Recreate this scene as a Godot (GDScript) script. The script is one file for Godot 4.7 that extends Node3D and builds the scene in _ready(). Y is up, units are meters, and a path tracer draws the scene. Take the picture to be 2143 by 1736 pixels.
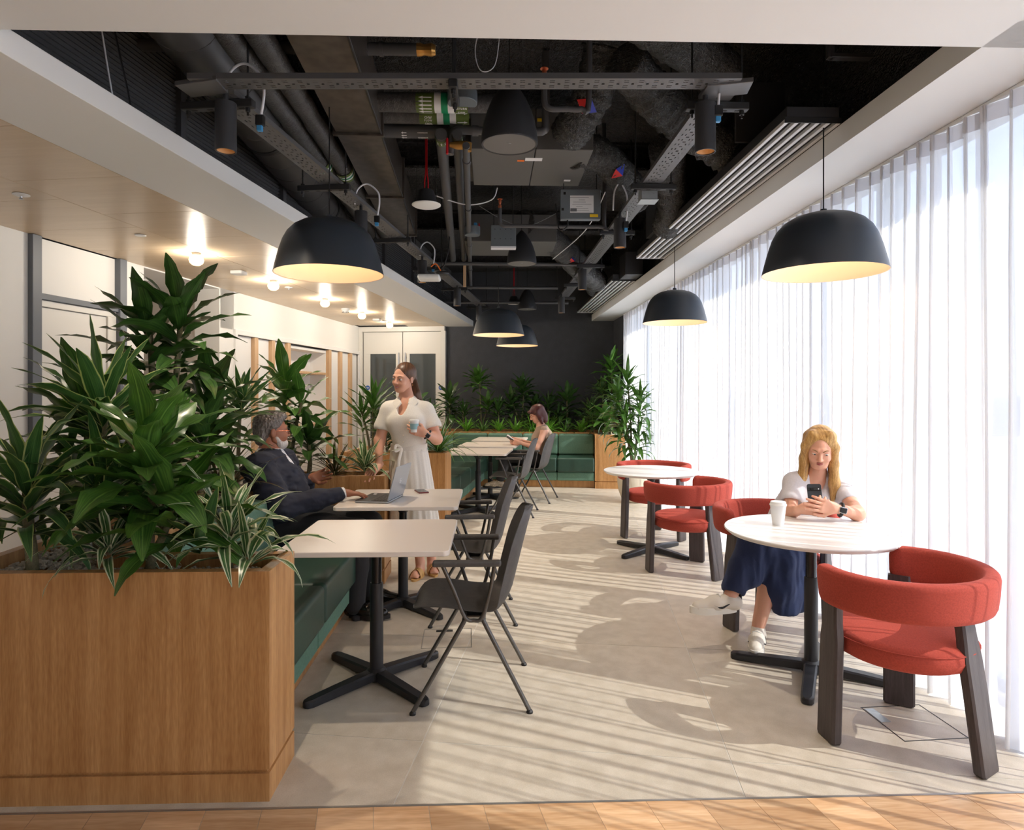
extends Node3D
# A cafe corner of an office: world axes follow the window wall (it runs along z at x = 2.14);
# the floor tiles, the left wall, the far bay and the back wall are turned by GRID against it.

const GRID := -0.147421
const PX := 1335.0
const FLOOR_EDGE := -2.265
const WALL_LEFT := -4.14
const WALL_BACK := -11.4
const SOFFIT_LEFT := 2.64
const SOFFIT_RIGHT := 2.71
const DECK := 3.62

var mats := {}
var taken := {}
var rng := RandomNumberGenerator.new()

class MB:
	var v := PackedVector3Array()
	var uv := PackedVector2Array()
	var t := PackedInt32Array()
	var col := PackedColorArray()
	var xf := Transform3D()
	func vert(p: Vector3, u := Vector2.ZERO) -> int:
		v.append(xf * p)
		uv.append(u)
		return v.size() - 1
	func tri(a: int, b: int, c: int) -> void:
		t.append(a)
		t.append(b)
		t.append(c)
	func quad(a: int, b: int, c: int, d: int) -> void:
		tri(a, b, c)
		tri(a, c, d)
	func tri_out(a: int, b: int, c: int, m: Vector3) -> void:
		if (v[b] - v[a]).cross(v[c] - v[a]).dot((v[a] + v[b] + v[c]) / 3.0 - m) < 0.0:
			tri(a, c, b)
		else:
			tri(a, b, c)
	func quad_out(a: int, b: int, c: int, d: int, m: Vector3) -> void:
		tri_out(a, b, c, m)
		tri_out(a, c, d, m)

	func box(c: Vector3, s: Vector3, bevel := 0.0, turn := Basis()) -> MB:
		var h := s / 2.0
		var b := minf(bevel, minf(h.x, minf(h.y, h.z)) * 0.98)
		var m := xf * c
		if b <= 0.0:
			var q := []
			for k in 8:
				q.append(vert(c + turn * Vector3(h.x if k & 1 else -h.x, h.y if k & 2 else -h.y, h.z if k & 4 else -h.z)))
			for f in [[0, 1, 3, 2], [4, 5, 7, 6], [0, 1, 5, 4], [2, 3, 7, 6], [0, 2, 6, 4], [1, 3, 7, 5]]:
				quad_out(q[f[0]], q[f[1]], q[f[2]], q[f[3]], m)
			return self
		var id := []
		for k in 8:
			var row := []
			for a in 3:
				var p := Vector3.ZERO
				for e in 3:
					p[e] = (h[e] if e == a else h[e] - b) * (1.0 if k & (1 << e) else -1.0)
				row.append(vert(c + turn * p))
			id.append(row)
		for a in 3:
			var e1 := 1 << ((a + 1) % 3)
			var e2 := 1 << ((a + 2) % 3)
			for side in 2:
				var k: int = side << a
				quad_out(id[k][a], id[k | e1][a], id[k | e1 | e2][a], id[k | e2][a], m)
			for s1 in 2:
				for s2 in 2:
					var k2: int = (e1 if s1 else 0) | (e2 if s2 else 0)
					var a1: int = (a + 1) % 3
					var a2: int = (a + 2) % 3
					quad_out(id[k2][a1], id[k2][a2], id[k2 | (1 << a)][a2], id[k2 | (1 << a)][a1], m)
		for k in 8:
			tri_out(id[k][0], id[k][1], id[k][2], m)
		return self

	func rings(rows: Array, close := true, caps := true, uvs := false) -> MB:
		var n: int = rows[0].size()
		var ids := []
		for i in rows.size():
			var r := []
			for j in n:
				r.append(vert(rows[i][j], Vector2(float(j) / n, float(i) / maxf(1, rows.size() - 1)) if uvs else Vector2.ZERO))
			ids.append(r)
		for i in rows.size() - 1:
			for j in (n if close else n - 1):
				var j2: int = (j + 1) % n
				quad(ids[i][j], ids[i][j2], ids[i + 1][j2], ids[i + 1][j])
		if caps and close:
			for e in [0, rows.size() - 1]:
				var c := Vector3.ZERO
				for p in rows[e]:
					c += p
				var m := vert(c / n)
				for j in n:
					if e == 0:
						tri(m, ids[0][(j + 1) % n], ids[0][j])
					else:
						tri(m, ids[e][j], ids[e][(j + 1) % n])
		return self

	func tube(pts: Array, r, n := 8, caps := true, flat := 1.0) -> MB:
		var rows := []
		var up := Vector3.ZERO
		for i in pts.size():
			var d: Vector3 = (pts[mini(i + 1, pts.size() - 1)] - pts[maxi(i - 1, 0)]).normalized()
			if i == 0:
				up = d.cross(Vector3.RIGHT if absf(d.x) < 0.8 else Vector3.FORWARD).normalized()
			else:
				up = (up - d * up.dot(d)).normalized()
			var side := up.cross(d)
			var rr: float = r[i] if r is Array else r
			var row := PackedVector3Array()
			for j in n:
				var a := TAU * j / n
				row.append(pts[i] + side * cos(a) * rr + up * sin(a) * rr * flat)
			rows.append(row)
		return rings(rows, true, caps)

	func lathe(prof: Array, n := 24, at := Vector3.ZERO) -> MB:
		# profile points (radius, height) from bottom outside upwards
		var ids := []
		for p in prof:
			var row := []
			if p.x <= 0.00001:
				var one := vert(at + Vector3(0, p.y, 0))
				for j in n:
					row.append(one)
			else:
				for j in n:
					var a := TAU * j / n
					row.append(vert(at + Vector3(cos(a) * p.x, p.y, -sin(a) * p.x), Vector2(float(j) / n, p.y)))
			ids.append(row)
		for i in prof.size() - 1:
			for j in n:
				var j2: int = (j + 1) % n
				if ids[i][j] != ids[i][j2]:
					tri(ids[i][j], ids[i][j2], ids[i + 1][j2])
				if ids[i + 1][j] != ids[i + 1][j2]:
					tri(ids[i][j], ids[i + 1][j2], ids[i + 1][j])
		return self

	func prism(poly: PackedVector2Array, y0: float, y1: float, bevel := 0.0) -> MB:
		# an outline in (x, z), raised from y0 to y1
		var p := poly
		var area := 0.0
		for i in p.size():
			var q := p[(i + 1) % p.size()]
			area += p[i].x * q.y - q.x * p[i].y
		if area < 0.0:
			p.reverse()
		var n := p.size()
		var levels := [[y0, p], [y1, p]]
		if bevel > 0.0:
			var ins := PackedVector2Array()
			for i in n:
				var e1 := (p[i] - p[(i + n - 1) % n]).normalized()
				var e2 := (p[(i + 1) % n] - p[i]).normalized()
				var n1 := Vector2(-e1.y, e1.x)
				var n2 := Vector2(-e2.y, e2.x)
				ins.append(p[i] + (n1 + n2) * (bevel / maxf(0.3, 1.0 + n1.dot(n2))))
			levels = [[y0, ins], [y0 + bevel, p], [y1 - bevel, p], [y1, ins]]
		var ids := []
		for l in levels:
			var row := []
			for q in l[1]:
				row.append(vert(Vector3(q.x, l[0], q.y)))
			ids.append(row)
		for k in levels.size() - 1:
			for i in n:
				var j := (i + 1) % n
				quad(ids[k][i], ids[k + 1][i], ids[k + 1][j], ids[k][j])
		var tr := Geometry2D.triangulate_polygon(levels[levels.size() - 1][1])
		for i in range(0, tr.size(), 3):
			var a := tr[i]
			var b := tr[i + 1]
			var c := tr[i + 2]
			var s := (p[b] - p[a]).cross(p[c] - p[a])
			if s < 0.0:
				var w := b
				b = c
				c = w
			tri(ids[levels.size() - 1][a], ids[levels.size() - 1][c], ids[levels.size() - 1][b])
			tri(ids[0][a], ids[0][b], ids[0][c])
		return self

	func mesh(crease := 0.6) -> ArrayMesh:
		var nt := t.size() / 3
		var weld := {}
		var id := PackedInt32Array()
		id.resize(v.size())
		for i in v.size():
			var key := Vector3i((v[i] * 20000.0).round())
			if not weld.has(key):
				weld[key] = weld.size()
			id[i] = weld[key]
		var fn := PackedVector3Array()
		fn.resize(nt)
		var sum := PackedVector3Array()
		sum.resize(weld.size())
		for k in nt:
			var a := v[t[k * 3]]
			var nn := (v[t[k * 3 + 1]] - a).cross(v[t[k * 3 + 2]] - a)
			fn[k] = nn
			for e in 3:
				sum[id[t[k * 3 + e]]] += nn
		var arr := []
		arr.resize(Mesh.ARRAY_MAX)
		var with_col := col.size() == v.size() and v.size() > 0
		if crease >= 3.0:
			var nor := PackedVector3Array()
			nor.resize(v.size())
			for i in v.size():
				nor[i] = sum[id[i]].normalized()
			var ix := PackedInt32Array()
			ix.resize(t.size())
			for k in nt:
				ix[k * 3] = t[k * 3]
				ix[k * 3 + 1] = t[k * 3 + 2]
				ix[k * 3 + 2] = t[k * 3 + 1]
			arr[Mesh.ARRAY_VERTEX] = v
			arr[Mesh.ARRAY_NORMAL] = nor
			arr[Mesh.ARRAY_TEX_UV] = uv
			if with_col:
				arr[Mesh.ARRAY_COLOR] = col
			arr[Mesh.ARRAY_INDEX] = ix
		else:
			var around := []
			around.resize(weld.size())
			for k in nt:
				for e in 3:
					var w := id[t[k * 3 + e]]
					if around[w] == null:
						around[w] = []
					around[w].append(k)
			var pv := PackedVector3Array()
			var pn := PackedVector3Array()
			var pu := PackedVector2Array()
			var pc := PackedColorArray()
			var lim := cos(crease)
			var unit := PackedVector3Array()
			unit.resize(nt)
			for k in nt:
				unit[k] = fn[k].normalized()
			for k in nt:
				for e in [0, 2, 1]:
					var i := t[k * 3 + e]
					var nn := Vector3.ZERO
					for o in around[id[i]]:
						if unit[o].dot(unit[k]) > lim:
							nn += fn[o]
					pv.append(v[i])
					pn.append(nn.normalized() if nn.length_squared() > 1e-24 else unit[k])
					pu.append(uv[i])
					if with_col:
						pc.append(col[i])
			arr[Mesh.ARRAY_VERTEX] = pv
			arr[Mesh.ARRAY_NORMAL] = pn
			arr[Mesh.ARRAY_TEX_UV] = pu
			if with_col:
				arr[Mesh.ARRAY_COLOR] = pc
		var out := ArrayMesh.new()
		out.add_surface_from_arrays(Mesh.PRIMITIVE_TRIANGLES, arr)
		return out

# ---------------------------------------------------------------- naming and placing

func numbered(called: String) -> String:
	var n: int = taken.get(called, 0)
	taken[called] = n + 1
	return called if n == 0 else "%s_%03d" % [called, n]

func tag(o: Node3D, label: String, category: String, group := "") -> Node3D:
	o.set_meta("label", label)
	o.set_meta("category", category)
	if group:
		o.set_meta("group", group)
	return o

func thing(called: String, label: String, category: String, at := Vector3.ZERO, turn := 0.0, group := "") -> Node3D:
	var o := Node3D.new()
	o.name = numbered(called)
	add_child(o)
	o.position = at
	o.rotation.y = turn
	return tag(o, label, category, group)

func part(called: String, what, m: Material, parent: Node3D, crease := 0.6) -> MeshInstance3D:
	var o := MeshInstance3D.new()
	o.name = called
	o.mesh = what.mesh(crease) if what is MB else what
	o.material_override = m
	parent.add_child(o, true)
	return o

func solo(called: String, what, m: Material, label: String, category: String, at := Vector3.ZERO, turn := 0.0, group := "", crease := 0.6) -> MeshInstance3D:
	var o := part(numbered(called), what, m, self, crease)
	o.position = at
	o.rotation.y = turn
	tag(o, label, category, group)
	return o

func struct(called: String, what, m: Material, at := Vector3.ZERO, turn := 0.0, crease := 0.6) -> MeshInstance3D:
	var o := part(called, what, m, self, crease)
	o.position = at
	o.rotation.y = turn
	o.set_meta("kind", "structure")
	return o

func copy(o: Node3D, at: Vector3, turn: float, label: String) -> Node3D:
	var base := String(o.name)
	var d: Node3D = o.duplicate()
	d.name = numbered(base)
	add_child(d)
	d.position = at
	d.rotation.y = turn
	d.set_meta("label", label)
	return d

func gp(x: float, y: float, z: float) -> Vector3:   # a point given on the tile grid
	return Vector3(x, y, z).rotated(Vector3.UP, GRID)

func g2(x: float, z: float) -> Vector2:
	var p := gp(x, 0, z)
	return Vector2(p.x, p.z)

func rect(x0: float, z0: float, x1: float, z1: float) -> PackedVector2Array:
	return PackedVector2Array([Vector2(x0, z0), Vector2(x1, z0), Vector2(x1, z1), Vector2(x0, z1)])

func round_rect(x0: float, z0: float, x1: float, z1: float, r: float, n := 5) -> PackedVector2Array:
	var out := PackedVector2Array()
	for k in 4:
		var c := Vector2(x1 - r if k == 0 or k == 3 else x0 + r, z1 - r if k < 2 else z0 + r)
		for i in n + 1:
			out.append(c + Vector2.from_angle(PI / 2 * k + PI / 2 * i / n) * r)
	return out

func bezier(a: Vector3, b: Vector3, c: Vector3, d: Vector3, n := 12) -> Array:
	var out := []
	for i in n + 1:
		out.append(a.bezier_interpolate(b, c, d, float(i) / n))
	return out

func smooth_path(pts: Array, n := 6) -> Array:
	var out := []
	for i in pts.size() - 1:
		var p0: Vector3 = pts[maxi(i - 1, 0)]
		var p3: Vector3 = pts[mini(i + 2, pts.size() - 1)]
		for k in n:
			out.append((pts[i] as Vector3).cubic_interpolate(pts[i + 1], p0, p3, float(k) / n))
	out.append(pts[pts.size() - 1])
	return out

# ---------------------------------------------------------------- surfaces

func mat(called: String, c: Color, rough := 0.6, metal := 0.0) -> StandardMaterial3D:
	var m := StandardMaterial3D.new()
	m.resource_name = called
	m.albedo_color = c
	m.roughness = rough
	m.metallic = metal
	mats[called] = m
	return m

func c8(r: int, g: int, b: int) -> Color:
	return Color8(r, g, b)

func noise(seed_: int, freq: float, oct := 3) -> FastNoiseLite:
	var n := FastNoiseLite.new()
	n.seed = seed_
	n.noise_type = FastNoiseLite.TYPE_SIMPLEX_SMOOTH
	n.frequency = freq
	n.fractal_octaves = oct
	return n

func paint(w: int, h: int, f: Callable) -> ImageTexture:
	var data := PackedByteArray()
	data.resize(w * h * 3)
	var k := 0
	for y in h:
		for x in w:
			var c: Color = f.call(x, y)
			data[k] = int(clampf(c.r, 0, 1) * 255.0)
			data[k + 1] = int(clampf(c.g, 0, 1) * 255.0)
			data[k + 2] = int(clampf(c.b, 0, 1) * 255.0)
			k += 3
	return ImageTexture.create_from_image(Image.create_from_data(w, h, false, Image.FORMAT_RGB8, data))

# tileable noise: the sheet is wrapped on a torus-like walk, cheap enough for small textures
func wrapped(n: FastNoiseLite, x: float, y: float, w: float, h: float) -> float:
	var u := x / w
	var v := y / h
	var a := n.get_noise_2d(x, y)
	var b := n.get_noise_2d(x - w, y)
	var c := n.get_noise_2d(x, y - h)
	var d := n.get_noise_2d(x - w, y - h)
	return lerpf(lerpf(a, b, smoothstep(0.75, 1.0, u)), lerpf(c, d, smoothstep(0.75, 1.0, u)), smoothstep(0.75, 1.0, v))

func grain(seed_: int, dark: Color, light: Color, along_y: bool, streak := 1.0) -> ImageTexture:
	var a := noise(seed_, 0.035, 2)
	var b := noise(seed_ + 1, 0.16, 2)
	var c := noise(seed_ + 2, 0.5, 1)
	return paint(256, 256, func(x, y):
		var u: float = x if along_y else y
		var l: float = y if along_y else x
		var w := wrapped(a, u, l * 0.05, 256, 12.8) * 0.6 + wrapped(b, u, l * 0.035, 256, 8.96) * 0.5 * streak + wrapped(c, u, l * 0.09, 256, 23.04) * 0.35 * streak
		return dark.lerp(light, clampf(0.5 + w * 0.75, 0, 1)))

func speckle(seed_: int, a: Color, b: Color, f1: float, f2: float, size := 256) -> ImageTexture:
	var n1 := noise(seed_, f1, 3)
	var n2 := noise(seed_ + 1, f2, 2)
	return paint(size, size, func(x, y): return a.lerp(b, clampf(0.5 + wrapped(n1, x, y, size, size) * 0.55 + wrapped(n2, x, y, size, size) * 0.5, 0, 1)))

func tri_map(m: StandardMaterial3D, t: Texture2D, scale: float, bump: Texture2D = null, cm := 0.1) -> StandardMaterial3D:
	m.albedo_texture = t
	m.uv1_triplanar = true
	m.uv1_triplanar_sharpness = 8.0
	m.uv1_scale = Vector3.ONE * scale
	if bump:
		m.heightmap_enabled = true
		m.heightmap_texture = bump
		m.heightmap_scale = cm
	return m

func leaf_skin(seed_: int, base: Color, vein: Color, edge: Color, edge_w: float, mid: Color, mid_w: float) -> ImageTexture:
	var n := noise(seed_, 0.09, 2)
	var n2 := noise(seed_ + 3, 0.02, 2)
	return paint(64, 128, func(x, y):
		var u := absf(x / 63.0 * 2.0 - 1.0)
		var w := n.get_noise_2d(x * 2.2, y * 0.12)
		var c := base.lerp(vein, clampf(0.5 + w * 1.1 + n2.get_noise_2d(x, y) * 0.5, 0, 1))
		if edge_w > 0.0 and u > 1.0 - edge_w + w * 0.1:
			c = edge
		if mid_w > 0.0 and u < mid_w + w * 0.06:
			c = mid
		return c)

func make_materials() -> void:
	var fine := speckle(3, Color(0.35, 0.35, 0.35), Color(0.75, 0.75, 0.75), 0.35, 0.9, 128)
	var rough_bump := speckle(5, Color(0.2, 0.2, 0.2), Color(0.9, 0.9, 0.9), 0.06, 0.25)
	mat("white_paint", c8(240, 240, 238), 0.75)
	mat("wall_paint", c8(238, 237, 233), 0.8)
	mat("beige_paint", c8(196, 188, 178), 0.8)
	mat("soffit_edge", c8(150, 142, 130), 0.7)
	tri_map(mat("black_wall", c8(255, 255, 255), 0.75), speckle(11, c8(62, 64, 69), c8(70, 72, 77), 0.03, 0.3), 0.6)
	tri_map(mat("deck_black", c8(255, 255, 255), 0.7), speckle(12, c8(42, 42, 43), c8(64, 62, 61), 0.05, 0.3), 1.2, rough_bump, 3.0)
	mat("duct_black", c8(78, 77, 77), 0.42, 0.25)
	tri_map(mat("sheet_duct", c8(255, 255, 255), 0.34, 0.5), speckle(14, c8(74, 69, 65), c8(104, 97, 91), 0.012, 0.05), 0.9)
	mat("pipe_black", c8(76, 76, 78), 0.5)
	tri_map(mat("lagging", c8(86, 85, 85), 0.45), speckle(15, c8(200, 200, 200), c8(255, 255, 255), 0.05, 0.2, 128), 2.0, rough_bump, 0.5)
	tri_map(mat("foil", c8(80, 80, 79), 0.33), speckle(16, c8(200, 200, 200), c8(255, 255, 255), 0.03, 0.12, 128), 2.5, rough_bump, 2.2)
	mat("tray_metal", c8(104, 104, 106), 0.45, 0.35)
	mat("strut", c8(52, 53, 55), 0.5, 0.3)
	mat("galvanised", c8(176, 182, 184), 0.4, 0.6)
	mat("grey_casing", c8(112, 120, 126), 0.5, 0.2)
	mat("unit_grey", c8(96, 95, 93), 0.5, 0.1)
	mat("spot_black", c8(54, 55, 59), 0.5)
	mat("spot_gold", c8(226, 186, 136), 0.4, 0.2)
	mat("dome_black", c8(56, 62, 70), 0.36)
	mat("dome_inside", c8(246, 226, 202), 0.6)
	mat("speaker_black", c8(46, 47, 50), 0.55)
	mat("speaker_grille", c8(112, 109, 105), 0.7)
	mat("white_plastic", c8(238, 238, 236), 0.4)
	mat("cable_white", c8(232, 233, 238), 0.4)
	mat("cable_black", c8(26, 26, 28), 0.5)
	mat("cable_red", c8(196, 26, 36), 0.4)
	mat("connector_blue", c8(70, 150, 205), 0.4)
	mat("brass", c8(196, 150, 84), 0.35, 0.8)
	mat("copper", c8(200, 112, 78), 0.3, 0.8)
	mat("label_olive", c8(92, 112, 48), 0.5)
	mat("label_green", c8(0, 140, 92), 0.5)
	mat("label_white", c8(236, 236, 236), 0.5)
	mat("label_orange", c8(240, 120, 40), 0.5)
	mat("label_yellow", c8(240, 200, 40), 0.5)
	mat("label_blue", c8(44, 62, 180), 0.5)
	mat("label_red", c8(216, 48, 44), 0.5)
	mat("print_grey", c8(110, 112, 116), 0.6)
	mat("diffuser_white", c8(226, 227, 230), 0.4)
	mat("void_black", c8(12, 12, 13), 0.8)
	tri_map(mat("oak", c8(255, 255, 255), 0.42), grain(21, c8(168, 118, 68), c8(206, 158, 104), true), 1.6)
	tri_map(mat("oak_pale", c8(255, 255, 255), 0.5), grain(22, c8(196, 158, 118), c8(222, 188, 150), true, 0.6), 2.0)
	for k in 4:
		var lift := 0.94 + 0.04 * k
		tri_map(mat("plank_%d" % k, Color(lift, lift, lift), 0.38), grain(30 + k, c8(196, 152, 110), c8(228, 192, 152), false), 1.1)
	var veneer := mat("veneer", c8(255, 255, 255), 0.33)
	tri_map(veneer, grain(41, c8(206, 182, 150), c8(220, 198, 168), false, 0.5), 1.3)
	var stone := speckle(51, c8(190, 179, 162), c8(212, 202, 187), 0.02, 0.45, 512)
	for k in 3:
		var s := mat("stone_%d" % k, Color(0.97 + 0.015 * k, 0.97 + 0.015 * k, 0.965 + 0.015 * k), 0.5)
		tri_map(s, stone, 0.8)
		s.uv1_offset = Vector3(0.37 * k, 0.0, 0.21 * k)
	mat("grout", c8(206, 202, 194), 0.8)
	mat("metal_trim", c8(170, 168, 164), 0.35, 0.7)
	var hide := mat("green_hide", c8(46, 76, 64), 0.42)
	tri_map(hide, speckle(55, c8(225, 225, 225), c8(255, 255, 255), 0.02, 0.3, 128), 1.2)
	tri_map(mat("green_cloth", c8(104, 142, 122), 0.85), speckle(56, c8(225, 225, 225), c8(255, 255, 255), 0.1, 0.9, 128), 3.0, fine, 0.05)
	var red := mat("red_cloth", c8(186, 76, 60), 0.9)
	tri_map(red, speckle(57, c8(214, 206, 206), c8(255, 255, 255), 0.2, 0.9, 128), 4.0, fine, 0.08)
	red.rim_enabled = true
	red.rim = 0.3
	red.rim_tint = 0.8
	tri_map(mat("dark_ash", c8(255, 255, 255), 0.5), grain(58, c8(58, 50, 50), c8(82, 74, 74), true), 2.5)
	mat("table_white", c8(232, 222, 212), 0.32)
	mat("table_bright", c8(238, 236, 233), 0.3)
	mat("black_metal", c8(40, 41, 45), 0.42, 0.15)
	mat("gloss_black", c8(34, 34, 37), 0.2, 0.1)
	tri_map(mat("chair_shell", c8(82, 80, 79), 0.55), speckle(59, c8(215, 215, 215), c8(255, 255, 255), 0.08, 0.4, 128), 2.5)
	mat("chair_metal", c8(92, 90, 88), 0.35, 0.6)
	mat("door_white", c8(226, 224, 218), 0.5)
	mat("frame_grey", c8(104, 110, 118), 0.5)
	mat("steel", c8(190, 192, 196), 0.3, 0.85)
	mat("sign_blue", c8(36, 92, 178), 0.5)
	mat("pot_cream", c8(216, 206, 186), 0.85)
	mat("soil", c8(58, 46, 36), 0.95)
	mat("pebble", c8(232, 226, 214), 0.9).vertex_color_use_as_albedo = true
	var glass := mat("glass", Color(0.9, 0.95, 0.95, 0.08), 0.03)
	glass.transparency = BaseMaterial3D.TRANSPARENCY_ALPHA
	var door_glass := mat("door_glass", Color(0.34, 0.37, 0.38, 0.55), 0.04)
	door_glass.transparency = BaseMaterial3D.TRANSPARENCY_ALPHA
	var sheer := mat("sheer", Color(0.95, 0.95, 0.955, 0.77), 0.95)
	sheer.transparency = BaseMaterial3D.TRANSPARENCY_ALPHA
	sheer.backlight_enabled = true
	sheer.backlight = Color(0.94, 0.94, 0.94)
	var tape := mat("heading_tape", Color(0.93, 0.93, 0.94), 0.9)
	tape.backlight_enabled = true
	tape.backlight = Color(0.7, 0.7, 0.72)
	mat("outside_frame", c8(120, 126, 132), 0.6)
	mat("terrace", c8(176, 174, 170), 0.8)
	# leaves
	var kinds := {
		"leaf_dark": leaf_skin(61, c8(38, 66, 30), c8(66, 100, 46), Color(), 0.0, c8(78, 112, 54), 0.05),
		"leaf_mid": leaf_skin(62, c8(56, 94, 38), c8(90, 130, 54), Color(), 0.0, c8(108, 146, 70), 0.06),
		"leaf_lime": leaf_skin(63, c8(70, 132, 34), c8(110, 172, 52), c8(150, 190, 90), 0.12, c8(130, 180, 70), 0.1),
		"leaf_white": leaf_skin(64, c8(44, 84, 44), c8(92, 128, 74), c8(222, 222, 190), 0.3, c8(206, 212, 176), 0.09),
		"leaf_edge": leaf_skin(65, c8(48, 84, 46), c8(78, 116, 64), c8(182, 188, 122), 0.14, c8(88, 124, 72), 0.06),
		"leaf_rust": leaf_skin(66, c8(52, 66, 34), c8(84, 82, 42), c8(104, 62, 44), 0.3, c8(80, 96, 46), 0.1)}
	for k in kinds:
		var m := mat(k, Color.WHITE, 0.3)
		m.albedo_texture = kinds[k]
		m.backlight_enabled = true
		m.backlight = Color(0.42, 0.5, 0.28)
	tri_map(mat("cane", c8(255, 255, 255), 0.7), speckle(67, c8(94, 92, 66), c8(142, 132, 100), 0.05, 0.2, 128), 5.0)
	mat("stem_green", c8(70, 104, 62), 0.55)

func _ready() -> void:
	# camera: eye 1.46 m up, turned a little to the right of the window wall's direction; a shift lens keeps verticals upright
	var cam := Camera3D.new()
	cam.name = "camera"
	cam.projection = Camera3D.PROJECTION_FRUSTUM
	cam.near = 0.05
	cam.far = 120.0
	cam.size = 0.05 * 1736.0 / PX
	cam.frustum_offset = Vector2(0, -0.05 * 49.0 / PX)
	cam.position = Vector3(0, 1.46, 0)
	cam.rotation_degrees = Vector3(0, -1.8663, 0)
	add_child(cam)
	cam.current = true

	var env := Environment.new()
	var sky := Sky.new()
	var air := ProceduralSkyMaterial.new()
	air.sky_top_color = Color(0.46, 0.6, 0.84)
	air.sky_horizon_color = Color(0.9, 0.93, 0.97)
	air.sky_curve = 0.2
	air.ground_horizon_color = Color(0.7, 0.7, 0.68)
	air.ground_bottom_color = Color(0.5, 0.49, 0.47)
	air.sky_energy_multiplier = 1.9
	air.ground_energy_multiplier = 1.1
	sky.sky_material = air
	env.background_mode = Environment.BG_SKY
	env.sky = sky
	env.tonemap_mode = Environment.TONE_MAPPER_LINEAR
	env.tonemap_exposure = 0.94
	env.sdfgi_enabled = true
	env.ssao_enabled = true
	env.ssil_enabled = true
	var we := WorldEnvironment.new()
	we.name = "surroundings"
	we.environment = env
	add_child(we)

	# the sun: 42 degrees up, outside the curtained windows, a little towards the viewer
	var sun := DirectionalLight3D.new()
	sun.name = "sun"
	sun.light_color = Color(1.0, 0.985, 0.955)
	sun.light_energy = 5.4
	sun.light_angular_distance = 0.55
	sun.shadow_enabled = true
	sun.sky_mode = DirectionalLight3D.SKY_MODE_LIGHT_ONLY
	add_child(sun)
	sun.look_at_from_position(Vector3(0.737, 0.722, 0.352) * 10.0, Vector3.ZERO)

	make_materials()
	build_shell()
	build_left_wall()
	build_back_wall()
	build_curtains()
	build_planters()
	build_benches()
	build_tables()
	build_chairs()
	build_lamps()
	build_services()
	build_small_things()
	build_plants()
	build_people()

# ---------------------------------------------------------------- the room

func clip(poly: PackedVector2Array, by: PackedVector2Array) -> Array:
	return Geometry2D.intersect_polygons(poly, by)

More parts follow.
